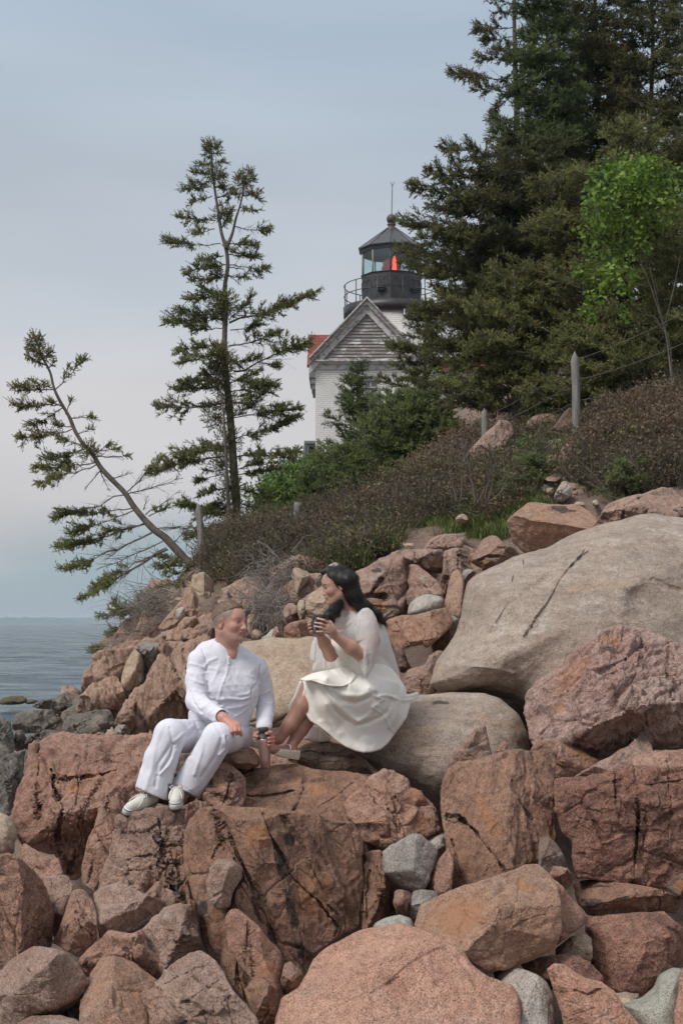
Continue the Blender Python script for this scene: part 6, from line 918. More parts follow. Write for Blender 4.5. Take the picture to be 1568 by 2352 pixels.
def grass(name, label, polys, seed, h=.3, blades=9, mat=None):
    g = np.random.RandomState(seed); uv = np.concatenate([sample_poly(tr(r_, p_), n, g) for r_, p_, n in polys]); p, ok = hitv(uv, d0=12); p = p[ok & (p[:, 1] < 70)]; n = len(p); i = np.repeat(np.arange(n), blades); m = len(i)
    b = p[i] + g.randn(m, 3) * [.05, .05, 0]; az = g.rand(m) * 6.283; d = np.stack([np.cos(az), np.sin(az), 0 * az], -1); L = (h * (.5 + .8 * g.rand(m)))[:, None] * (1 + .4 * vnoise(p * .8, 7))[i][:, None]; up = np.array([0, 0, 1.]); sd = np.cross(d, up) * .006
    mid = b + up * L * .6 + d * L * .15; tip = b + up * L * .95 + d * L * .5; V = np.stack([b - sd, b + sd, mid + sd * .7, mid - sd * .7, tip], 1).reshape(-1, 3); k = np.arange(m)[:, None] * 5
    mesh(name, V, [k + [0, 1, 2, 3], k + [3, 2, 4]], mat or GRASS, label=label, category='grass', kind='stuff', smooth=False, attrs={'tint': np.repeat(np.clip(.4 + .25 * g.randn(m) + .3 * vnoise(b * .9, 5), 0, 1), 5)})
grass('grass', 'tufts of green and straw-coloured grass scattered over the slope', [('F', [(600, 1200), (900, 1180), (960, 1230), (840, 1300), (780, 1330), (600, 1300)], 1500), ('F', [(560, 1190), (600, 1140), (640, 1120), (720, 1100), (740, 1200), (640, 1230)], 1800), ('F', [(1000, 1200), (1060, 1100), (1200, 1150), (1260, 1200), (1100, 1235)], 1200), ('F', [(690, 1090), (720, 1090), (720, 1130), (600, 1180), (600, 1130)], 1500), ('C', [(740, 440), (850, 440), (850, 540), (740, 540)], 120), ('F', [(1260, 930), (1320, 930), (1320, 1130), (1250, 1130)], 250), ('F', [(950, 1225), (1250, 1225), (1200, 1260), (1000, 1240)], 200)], 6, h=.24)
def knoll():
    g = np.random.RandomState(8); uv = sample_poly([(600, 1125), (650, 1090), (715, 1075), (730, 1110), (700, 1150), (600, 1170)], 800, g); p, ok = hitv(uv, d0=22); p = p[ok]; i = np.repeat(np.arange(len(p)), 26); q = p[i] + g.randn(len(i), 3) * [.35, .35, .18] + [0, 0, .2]
    V, F = leaves(q, g, .06); mesh('green_thicket', V, F, GRASS_G, label='low bright green thicket on the knoll left of the lighthouse', category='ground cover', kind='stuff', smooth=False, attrs={'tint': np.repeat(np.clip(.45 + .25 * g.randn(len(i)), 0, 1), 4)})
knoll()

# ------------------------------------------------------------------ fence
def post(u, vt, vb, D, r, label, lean=(0, 0), flat=False, seed=1, sides=10, name='fence_post', extra=None):
    b = P(u, vb, D); H = (vb - vt) / S * D; tp = b + [lean[0], lean[1], H]; k = 14; s_ = np.linspace(-.12, 1, k)[:, None]; q = b + (tp - b) * s_ + np.c_[vnoise(np.c_[s_ * 2, 0 * s_, 0 * s_ + seed], seed), 0 * s_, 0 * s_] * .012
    rr = np.full(k, r) * (1.06 - .12 * s_[:, 0]);
    if not flat: rr[-1] = .004; rr[-2] = r * .75; q[-2] = q[-1] - (tp - b) / H * r * 1.6; q[-3] = q[-1] - (tp - b) / H * r * 2.6
    V, F = tube(q, rr, sides); V = V + unit(V - np.repeat(q.mean(0)[None], len(V), 0)) * (fbm(V * [14, 14, 3], 4, seed) * .012)[:, None]
    o = mesh(name, V, F, POST, loc=tuple(b), label=label, category='post', group='old posts of the wire fence'); return b, tp
p1 = post(1321, 806, 1045, 18.2, .052, 'tallest fence post, grey with a pointed top, beside the russet shrubs', seed=2)
p2 = post(1111, 937, 1040, 20.3, .05, 'short pointed post poking out of the shrubs beside the long pale outcrop', seed=3)
p3 = post(682, 1154, 1250, 20.5, .057, 'flat-topped grey post with knot holes below the fir clump', flat=True, seed=4)
p4 = post(467, 1156, 1318, 21.5, .055, 'weathered pointed post leaning left at the cliff edge by the spruces', lean=(-.07, 0), seed=5)
post(494, 1228, 1290, 21.6, .03, 'fallen broken rail propped behind the leaning post', lean=(-.22, .0), flat=True, seed=6, name='broken_rail')
def wire(label, pts, r=.0045, seed=1):
    pts = np.array(pts); g = np.random.RandomState(seed); q = []
    for a, b in zip(pts[:-1], pts[1:]):
        t_ = np.linspace(0, 1, 24)[:, None]; s_ = a + (b - a) * t_; s_[:, 2:3] -= .06 * 4 * t_ * (1 - t_); q.append(s_)
    q = np.concatenate(q); L = [tube(q, r, 4)]
    for i in range(0, len(q) - 1, 2): d = g.randn(3) * .03; L.append(tube(np.array([q[i] - d, q[i] + d]), .003, 3))
    V, F = cat(L); mesh('barbed_wire', V, F, simple('rusty_wire_%d' % seed, (.10, .085, .075), .7), loc=tuple(pts[0]), label=label, category='wire', group='strands of the barbed wire fence')
far = P(1640, 640, 17.5)
for i, h_ in enumerate((.12, .38, .64)):
    wire('barbed wire strand running up to the right from the tall post, %s of three' % ('top', 'middle', 'bottom')[i], [p1[1] - [0, 0, h_], far - [0, 0, h_ * 1.6]], seed=10 + i)
    wire('barbed wire strand between the tall post and the short pointed post, %s of three' % ('top', 'middle', 'bottom')[i], [p2[1] - [0, 0, h_ * .6 + .06], p1[1] - [0, 0, h_]], seed=20 + i)
wire('barbed wire strand running down from the short pointed post towards the firs', [p2[1] - [0, 0, .1], P(985, 1040, 23)], seed=30)
wire('loose coiled wire hanging from the weathered pointed post', [p4[1] - [0, 0, .15], P(440, 1190, 21.6), P(420, 1225, 21.7), P(445, 1260, 21.6), p4[0] + [0, 0, .4]], seed=31)
wire('barbed wire strand between the flat-topped post and the weathered pointed post', [p3[1] - [0, 0, .15], p4[1] - [0, 0, .3]], seed=32)
# ------------------------------------------------------------------ lighthouse
def brick_mat():
    m = MT('white_painted_brick'); p = m.n('ShaderNodeNewGeometry').outputs['Position']; sx = m.n('ShaderNodeSeparateXYZ'); m.l(p, sx.inputs[0]); cx = m.n('ShaderNodeCombineXYZ'); m.l(m.math('ADD', sx.outputs[0], sx.outputs[1]), cx.inputs[0]); m.l(sx.outputs[2], cx.inputs[1])
    nw = m.noise(m.pos(), 2.5, 4, .6); wv = m.n('ShaderNodeVectorMath', operation='ADD'); m.l(cx.outputs[0], wv.inputs[0]); c2 = m.n('ShaderNodeCombineXYZ'); m.l(m.math('MULTIPLY', nw, .05), c2.inputs[1]); m.l(c2.outputs[0], wv.inputs[1])
    b = m.n('ShaderNodeTexBrick'); b.inputs['Scale'].default_value = 1.0; b.inputs['Brick Width'].default_value = .22; b.inputs['Row Height'].default_value = .078; b.inputs['Mortar Size'].default_value = .010; b.inputs['Mortar Smooth'].default_value = .6; m.l(wv.outputs[0], b.inputs['Vector'])
    n = m.noise(m.pos((1.2, 1.2, 9)), 3.0, 6, .7); n2 = m.noise(m.pos(), 1.1, 5, .6)
    base = m.mix(m.ramp(n2, [(.35, 0.), (.65, 1.)]), (.62, .60, .56), (.72, .70, .67))
    fl = m.math('MULTIPLY', m.ramp(n, [(.62, 0.), (.68, 1.)]), m.math('ADD', m.math('MULTIPLY', b.outputs['Fac'], .9), .12)); base = m.mix(fl, base, (.13, .10, .085)); base = m.mix(m.math('MULTIPLY', b.outputs['Fac'], .16), base, (.35, .32, .3))
    m.col(base); m.bump(m.math('SUBTRACT', m.math('MULTIPLY', n, .5), b.outputs['Fac']), .8, .02); m.b.inputs['Roughness'].default_value = .7; return m.m
BRW = brick_mat()
def peel_mat(name, row=0.0):
    m = MT(name); p = m.pos((1.0, 1.0, 5.0)); n = m.noise(p, 2.2, 7, .72, .3); grain = m.noise(m.pos((3, 3, 60)), 2, 4, .6)
    wood = m.mix(m.ramp(grain, [(.35, 0.), (.65, 1.)]), (.17, .145, .135), (.27, .24, .225)); base = m.mix(m.ramp(n, [(.54, 0.), (.60, 1.)]), wood, (.60, .585, .575)); m.col(base); m.bump(n, .5, .01); return m.m
PEEL = peel_mat('peeling_painted_wood')
PEEL2 = MT('worn_white_trim'); _n = PEEL2.noise(PEEL2.pos((1, 1, 1)), 5, 7, .7); PEEL2.col(PEEL2.mix(PEEL2.ramp(_n, [(.42, 0.), (.50, 1.)]), (.25, .225, .21), (.50, .49, .475))); PEEL2 = PEEL2.m
TRIM = simple('white_trim', (.66, .65, .63), .6, noise=.15, nscale=6)
GREYT = simple('grey_painted_wood', (.19, .20, .20), .7, noise=.3, nscale=5)
def shingle():
    m = MT('red_roof_shingles'); p = m.n('ShaderNodeNewGeometry').outputs['Position']; sx = m.n('ShaderNodeSeparateXYZ'); m.l(p, sx.inputs[0]); cx = m.n('ShaderNodeCombineXYZ'); m.l(sx.outputs[0], cx.inputs[0]); m.l(sx.outputs[2], cx.inputs[1])
    b = m.n('ShaderNodeTexBrick'); b.inputs['Scale'].default_value = 1.0; b.inputs['Brick Width'].default_value = .30; b.inputs['Row Height'].default_value = .14; b.inputs['Mortar Size'].default_value = .012; m.l(cx.outputs[0], b.inputs['Vector'])
    b.inputs['Color1'].default_value = (.30, .070, .048, 1); b.inputs['Color2'].default_value = (.20, .045, .033, 1); b.inputs['Mortar'].default_value = (.08, .022, .018, 1); m.l(b.outputs['Color'], m.b.inputs['Base Color']); return m.m
RED = shingle()
BLACK = simple('black_painted_iron', (.022, .022, .025), .45, noise=.4, nscale=3, c2=(.045, .040, .042))
ROOFB = simple('dark_lantern_roof_metal', (.035, .036, .042), .35, noise=.4, nscale=3, c2=(.06, .058, .062))
BRONZE = simple('tarnished_bronze', (.085, .055, .045), .5, noise=.4, nscale=6)
LD = 60.0; LX = (899 - U0) / S * LD; zv = lambda v, D=LD: CZ + (V0 - v) / S * D
LB = (LX, LD, 9.6)
lt = thing('lighthouse_tower', 'round white brick lighthouse tower with a black lantern room lit red', 'lighthouse', LB)
def part(name, VF, mat, par, smooth=True, **k): return mesh(name, VF[0], VF[1], mat, par, loc=tuple(par.location) if par.parent is None else None or tuple(np.array(par.matrix_world.translation)), smooth=smooth, **k)
def lp(name, VF, mat, smooth=True, parent=None, shift=(0, 0, 0)):
    V = np.asarray(VF[0]) + np.array(shift); o = mesh(name, V, VF[1], mat, None, loc=LB, smooth=smooth); o.parent = parent or lt; o.location = (0, 0, 0); return o
c0 = (LX, LD, 0)
lp('wall', lathe([(2.12, 9.0), (2.02, 12.0), (1.93, 15.0), (1.90, zv(716)), (1.90, zv(716) - .01)], 96, c0), BRW)
zr0, zr1 = zv(731), zv(709)
lp('gallery', lathe([(1.85, zr0 - .02), (2.02, zr0), (2.04, zr1), (1.2, zr1 + .01)], 96, c0), BLACK)
NS = 10; a0 = -math.pi / 2 - R(4); RL = 1.31
zp0, zp1, zg1 = zr1, zv(637), zv(586)
lp('parapet', lathe([(RL - .02, zp0), (RL + .05, zp0 + .03), (RL + .05, zp0 + .12), (RL - .015, zp0 + .14), (RL - .015, zp1 - .04), (RL + .03, zp1 - .03), (RL + .03, zp1), (RL - .1, zp1)], NS, c0, a0), BLACK, smooth=False)
def arches():
    L = []
    for k in range(NS):
        A0, A1 = a0 + k * 2 * math.pi / NS, a0 + (k + 1) * 2 * math.pi / NS; pa = np.array([math.cos(A0), math.sin(A0)]) * (RL - .012); pb = np.array([math.cos(A1), math.sin(A1)]) * (RL - .012); wd = np.linalg.norm(pb - pa); ex = (pb - pa) / wd; nrm = (pa + pb) / np.linalg.norm(pa + pb)
        for cx_ in (.28, .72):
            pts = [(-.11, 0), (-.11, .62)] + [(-.11 * math.cos(t_), .62 + .11 * math.sin(t_)) for t_ in np.linspace(0, math.pi, 9)] + [(.11, 0)]
            q = np.array([np.append(pa + ex * (wd * cx_ + x) + nrm * .012, zp0 + .32 + y) for x, y in pts]) + [LX, LD, 0]; L.append(tube(q, .012, 4))
        for y in (zp0 + .14, zp0 + .72):
            q = np.array([np.append(pa + nrm * .01, y), np.append(pb + nrm * .01, y)]) + [LX, LD, 0]; L.append(tube(q, .013, 4))
    return cat(L)
lp('arch_moulding', arches(), simple('dark_grey_iron_relief', (.040, .038, .040), .5))
for ang in (-math.pi / 2 - R(22), -math.pi / 2 + R(48)):
    cx_, cy_ = LX + math.cos(ang) * RL, LD + math.sin(ang) * RL; V, F = box(cx_ - .14, cx_ + .14, cy_ - .10, cy_ + .10, zp0 + .50, zp0 + .60); V2, F2 = box(cx_ - .18, cx_ + .18, cy_ - .15, cy_ + .12, zp0 + .60, zp0 + .64); lp('vent_hood', cat([(V, F), (V2, F2)]), BLACK, False)
# glazing
gm = MT('lantern_glass'); gm.t.nodes.remove(gm.b); gl = gm.n('ShaderNodeBsdfGlossy'); gl.inputs['Roughness'].default_value = .03; gl.inputs['Color'].default_value = (.9, .95, .95, 1); tb = gm.n('ShaderNodeBsdfTransparent'); tb.inputs['Color'].default_value = (.78, .90, .90, 1); ms = gm.n('ShaderNodeMixShader'); ms.inputs[0].default_value = .10; gm.l(tb.outputs[0], ms.inputs[1]); gm.l(gl.outputs[0], ms.inputs[2]); gm.l(ms.outputs[0], gm.o.inputs[0])
WOODW = simple('worn_mullion_paint', (.33, .31, .28), .6, noise=.3, nscale=8)
for k in range(NS):
    A0, A1 = a0 + k * 2 * math.pi / NS, a0 + (k + 1) * 2 * math.pi / NS; p0 = np.array([math.cos(A0), math.sin(A0)]) * (RL - .04) + [LX, LD]; p1_ = np.array([math.cos(A1), math.sin(A1)]) * (RL - .04) + [LX, LD]
    V = np.array([(*p0, zp1), (*p1_, zp1), (*p1_, zg1), (*p0, zg1)]); lp('glass_pane', (V, [np.array([[0, 1, 2, 3]])]), gm.m, False)
    lp('mullion', tube(np.array([(*p0, zp1 - .02), (*p0, zg1 + .02)]), .035, 6), WOODW if k % 5 else BLACK, True)
ze = zv(577); zt = zv(528)
lp('fascia', lathe([(RL - .05, zg1), (RL + .02, zg1), (RL + .04, ze - .02), (RL + .10, ze)], NS, c0, a0), BLACK, False)
lp('roof', lathe([(.0, ze - .01), (RL + .13, ze - .01), (RL + .13, ze + .03), (.26, zt), (.0, zt)], NS, c0, a0), ROOFB, False)
L = [tube(np.array([(LX + math.cos(a0 + k * 2 * math.pi / NS) * (RL + .13), LD + math.sin(a0 + k * 2 * math.pi / NS) * (RL + .13), ze + .03), (LX + math.cos(a0 + k * 2 * math.pi / NS) * .26, LD + math.sin(a0 + k * 2 * math.pi / NS) * .26, zt + .01)]), .018, 5) for k in range(NS)]
lp('roof_seams', cat(L), BRONZE)
zb = zv(503.5)
lp('ventilator_ball', lathe([(.26, zt - .02), (.25, zt + .05), (.17, zt + .10), (.13, zt + .16), (.19, zt + .20), (.19, zt + .24), (.13, zt + .27)] + [(.215 * math.cos(t_), zb + .215 * math.sin(t_)) for t_ in np.linspace(-1.0, math.pi / 2, 14)], 32, c0), BRONZE)
lp('lightning_rod', cat([tube(np.array([(LX, LD, zb + .2), (LX + .03, LD, zv(426))]), .018, 5), tube(np.array([(LX + .03, LD, zv(428)), (LX - .06, LD, zv(417))]), .010, 4), tube(np.array([(LX + .03, LD, zv(428)), (LX + .13, LD, zv(417))]), .010, 4), tube(np.array([(LX + .03, LD, zv(428)), (LX + .03, LD + .08, zv(419))]), .008, 4)]), BRONZE)
def rail():
    L = []; th = np.linspace(0, 2 * math.pi, 73)
    for h_ in (.92, .48): L.append(tube(np.stack([LX + 2.0 * np.cos(th), LD + 2.0 * np.sin(th), zr1 + h_ + 0 * th], -1), .020, 5, False))
    for k in range(12):
        a = a0 + R(15) + k * math.pi / 6; x, y = LX + 2.0 * math.cos(a), LD + 2.0 * math.sin(a); L.append(tube(np.array([(x, y, zr0 - .02), (x, y, zr1 + .93)]), .022, 5))
    return cat(L)
lp('railing', rail(), BLACK)
lp('downpipe', cat([tube(np.array([(LX + .45, LD - 1.93, zr0), (LX + .46, LD - 2.10, 9.3)]), .022, 6), tube(np.array([(LX + .55, LD - 1.91, zr0), (LX + .56, LD - 2.08, 9.3)]), .015, 6)]), TRIM)
# lens and lamp
lm = MT('red_glow_lens'); lm.b.inputs['Base Color'].default_value = (.26, .20, .19, 1); lm.b.inputs['Roughness'].default_value = .15; lm.b.inputs['Emission Color'].default_value = (1, .05, .03, 1); lm.b.inputs['Emission Strength'].default_value = .10  # greyish lens; a faint red emission stands in for lamplight in the glass
lenp = [(.32, zp1 - .05)] + [(.38 + .055 * math.sin(t_ * 9) ** 2 - .10 * (t_ - .5) ** 2 * 4, zp1 + .72 * t_) for t_ in np.linspace(0, 1, 40)] + [(.08, zp1 + .80)]
lens = lp('lens', lathe(lenp, 40, c0), lm.m)
em = MT('red_lamp_glow'); em.b.inputs['Emission Color'].default_value = (1, .06, .03, 1); em.b.inputs['Emission Strength'].default_value = 2.2; em.b.inputs['Base Color'].default_value = (.5, .02, .01, 1)
lp('lamp', lathe([(.02, zp1 + .02), (.08, zp1 + .05), (.09, zp1 + .35), (.06, zp1 + .66), (.02, zp1 + .80)], 20, (LX + .10, LD - .37, 0)), em.m, True)
# brick house
HD = 54.0; hz = lambda v: zv(v, HD); hx = lambda u: (u - U0) / S * HD
HB = (hx(841.7), HD + 2, 9.6); hh = thing('brick_house', 'small white brick house with a weathered grey gable in front of the tower', 'house', HB)
def hp(name, VF, mat, smooth=False, parent=None): o = mesh(name, VF[0], VF[1], mat, None, loc=HB, smooth=smooth); o.parent = parent or hh; o.location = (0, 0, 0); return o
xl, xr, xm = hx(724.2), hx(959.2), hx(841.7); ze_ = hz(835.4)
wx0, wx1, wz0, wz1 = hx(816), hx(871), hz(952), hz(868); yb = HD + 5.5
hp('wall', cat([box(xl, wx0, HD, HD + .3, 8.6, hz(849)), box(wx1, xr, HD, HD + .3, 8.6, hz(849)), box(wx0, wx1, HD, HD + .3, 8.6, wz0), box(wx0, wx1, HD, HD + .3, wz1, hz(849)), box(xl, xl + .3, HD + .3, yb, 8.6, hz(849)), box(xr - .3, xr, HD + .3, yb, 8.6, hz(849)), box(xl + .3, xr - .3, yb - .3, yb, 8.6, hz(849))]), BRW)
apx = hz(686); ez = hz(823); el, er = hx(710.7), hx(972.7)
def prism(tri, y0, y1):
    V = np.array([(x, y, z) for y in (y0, y1) for x, z in tri]); n = len(tri); Q = np.array([(i, (i + 1) % n, n + (i + 1) % n, n + i) for i in range(n)]); return V, [Q, np.array([(0, i + 1, i + 2)[::-1] for i in range(n - 2)]), np.array([(n, n + i + 1, n + i + 2) for i in range(n - 2)])]
hp('frieze', cat([box(xl - .05, xr + .05, HD - .06, HD + .3, hz(849), hz(837)), box(xl - .12, xr + .12, HD - .16, HD + .3, hz(837), hz(832.5)), box(el + .08, er - .08, HD - .30, HD - .06, hz(832.5), hz(829.5))]), PEEL2)
# clapboards, each a lapped board
L = []; nbd = 15; z0b, z1b = hz(829), hz(716)
for k in range(nbd):
    za, zb_ = z0b + (z1b - z0b) * k / nbd, z0b + (z1b - z0b) * (k + 1) / nbd; f = lambda z: (apx - .30 - z) / (apx - .30 - ez); wa, wb = f(za) * (xm - el - .30), f(zb_) * (xm - el - .30)
    if wb < .05: break
    V = np.array([(xm - wa, HD - .14, za), (xm + wa, HD - .14, za), (xm + wb, HD - .09, zb_ + .02), (xm - wb, HD - .09, zb_ + .02), (xm - wa, HD - .05, za), (xm + wa, HD - .05, za)]); L.append((V, [np.array([[0, 1, 2, 3], [4, 5, 1, 0]])]))
hp('clapboard', cat(L), PEEL); hp('gable_backing', prism([(el + .25, ez), (er - .25, ez), (xm, apx - .2)], HD - .04, HD + .25), PEEL)
def raker(off0, off1, y0, y1, side):
    d = np.array([(xm - el), (apx - ez)]); d /= np.linalg.norm(d); n_ = np.array([-d[1], d[0]])     # for the left slope
    a, b = np.array([el, ez]), np.array([xm, apx]); q = [a - n_ * -off0, b - n_ * -off0, b - n_ * -off1, a - n_ * -off1]
    q = [a + np.array([0, -off0 / d[0]]), b + np.array([0, -off0 / d[0]]), b + np.array([0, -off1 / d[0]]), a + np.array([0, -off1 / d[0]])]
    q = [(x if side < 0 else 2 * xm - x, z) for x, z in q]; q = q[::side]; return prism(q, y0, y1)
for s_ in (-1, 1):
    hp('rake_board', cat([raker(.05, .20, HD - .34, HD - .13, s_)]), PEEL); hp('rake_trim', cat([raker(.00, .05, HD - .42, HD - .10, s_)]), PEEL2); hp('rake_trim', raker(.20, .42, HD - .21, HD - .11, s_), PEEL2)
hp('roof', cat([raker(.0, .05, HD - .10, yb, -1), raker(.0, .05, HD - .10, yb, 1)]), RED)
# cross wing with the red roof seen at left, and its eave
wy0, wy1 = HD + .6, HD + 2.2; V = np.array([(hx(707) - .05, wy0, zv(838, wy0)), (xm, wy0, zv(838, wy0)), (xm, wy1, zv(769, wy1)), (hx(707) - .02, wy1, zv(769, wy1))]); V2 = V + [0, .05, -.10]
hp('wing_roof', (np.concatenate([V, V2]), [np.array([[0, 1, 2, 3], [7, 6, 5, 4], [0, 3, 7, 4], [0, 4, 5, 1], [2, 6, 7, 3]])]), RED)
hp('eave_box', cat([box(hx(709), xl - .01, HD + .45, HD + 3.2, hz(862), hz(838)), box(hx(713), xl - .01, HD + .5, HD + 3.0, hz(876), hz(862)), box(hx(715.5), xl - .01, HD + .55, HD + 2.8, hz(888), hz(876))]), GREYT)
# window
wf = hp('window', cat([box(wx0, wx0 + .09, HD - .02, HD + .12, wz0, wz1), box(wx1 - .09, wx1, HD - .02, HD + .12, wz0, wz1), box(wx0 + .09, wx1 - .09, HD - .02, HD + .12, wz1 - .10, wz1), box(wx0 + .09, wx1 - .09, HD - .02, HD + .12, wz0, wz0 + .08), box(wx0 + .09, wx1 - .09, HD + .03, HD + .10, (wz0 + wz1) / 2 - .04, (wz0 + wz1) / 2 + .04)]), PEEL2)
L = [box(wx0 + .09 + (wx1 - wx0 - .18) * k / 3 - .012, wx0 + .09 + (wx1 - wx0 - .18) * k / 3 + .012, HD + .05, HD + .08, wz0 + .08, wz1 - .1) for k in (1, 2)] + [box(wx0 + .09, wx1 - .09, HD + .055, HD + .075, wz0 + (wz1 - wz0) * f_ - .012, wz0 + (wz1 - wz0) * f_ + .012) for f_ in (.26, .75)]
hp('muntin', cat(L), TRIM, parent=wf)
hp('pane', (np.array([(wx0 + .09, HD + .09, wz0 + .08), (wx1 - .09, HD + .09, wz0 + .08), (wx1 - .09, HD + .09, wz1 - .1), (wx0 + .09, HD + .09, wz1 - .1)]), [np.array([[0, 1, 2, 3]])]), simple('window_glass', (.13, .13, .135), .08, spec=.8), parent=wf)
hp('lintel', box(wx0 - .08, wx1 + .08, HD - .08, HD + .1, wz1, wz1 + .07), GREYT)
# bell stand left of the house
BD = 56.0; bx = lambda u: (u - U0) / S * BD; bz = lambda v: zv(v, BD); BB = (bx(709), BD, bz(1100)); bl = thing('bell_stand', 'dark grey slanted timber frame holding the fog bell left of the brick house', 'bell stand', BB)
def bp(name, VF, mat, smooth=False): o = mesh(name, VF[0], VF[1], mat, None, loc=BB, smooth=smooth); o.parent = bl; o.location = (0, 0, 0); return o
bp('cap', box(bx(699), bx(728), BD - .5, BD + .5, bz(1022), bz(1016)), GREYT); bp('crossbeam', cat([box(bx(702), bx(727), BD - .4, BD + .4, bz(1028), bz(1022)), box(bx(694), bx(724), BD - .45, BD + .45, bz(1080), bz(1074))]), GREYT)
for y in (-.4, .4):
    bp('leg', tube(np.array([(bx(703.5), BD + y, bz(1024)), (bx(690), BD + y, bz(1104))]), .075, 4), GREYT); bp('leg', tube(np.array([(bx(709), BD + y, bz(1024)), (bx(703), BD + y, bz(1076))]), .05, 4), GREYT)
bp('bell', lathe([(.02, bz(1028)), (.15, bz(1029)), (.22, bz(1036)), (.26, bz(1046)), (.36, bz(1053)), (.38, bz(1056)), (.33, bz(1056))], 24, (bx(717), BD, 0)), BRONZE, True)
# keeper's dwelling glimpsed through the spruces
KD = 63.0; kx = lambda u: (u - U0) / S * KD; kz = lambda v: zv(v, KD); KB = (kx(1050), KD, 10); kp = thing('keepers_house', 'white house with a red roof glimpsed between the spruces right of the tower', 'house', KB)
def kk(name, VF, mat): o = mesh(name, VF[0], VF[1], mat, None, loc=KB, smooth=False); o.parent = kp; o.location = (0, 0, 0); return o
kk('wall', box(kx(1006), kx(1150), KD, KD + 4, 9, kz(852)), BRW); V = np.array([(kx(1002), KD - .3, kz(856)), (kx(1155), KD - .3, kz(856)), (kx(1155), KD + 2, kz(800)), (kx(1002), KD + 2, kz(800)), (kx(1002), KD + 4.3, kz(856)), (kx(1155), KD + 4.3, kz(856))])
kk('roof', (V, [np.array([[0, 1, 2, 3], [3, 2, 5, 4], [4, 5, 1, 0]])]), RED); kk('chimney', box(kx(1068), kx(1086), KD + 1.4, KD + 2.2, kz(830), kz(745)), TRIM)
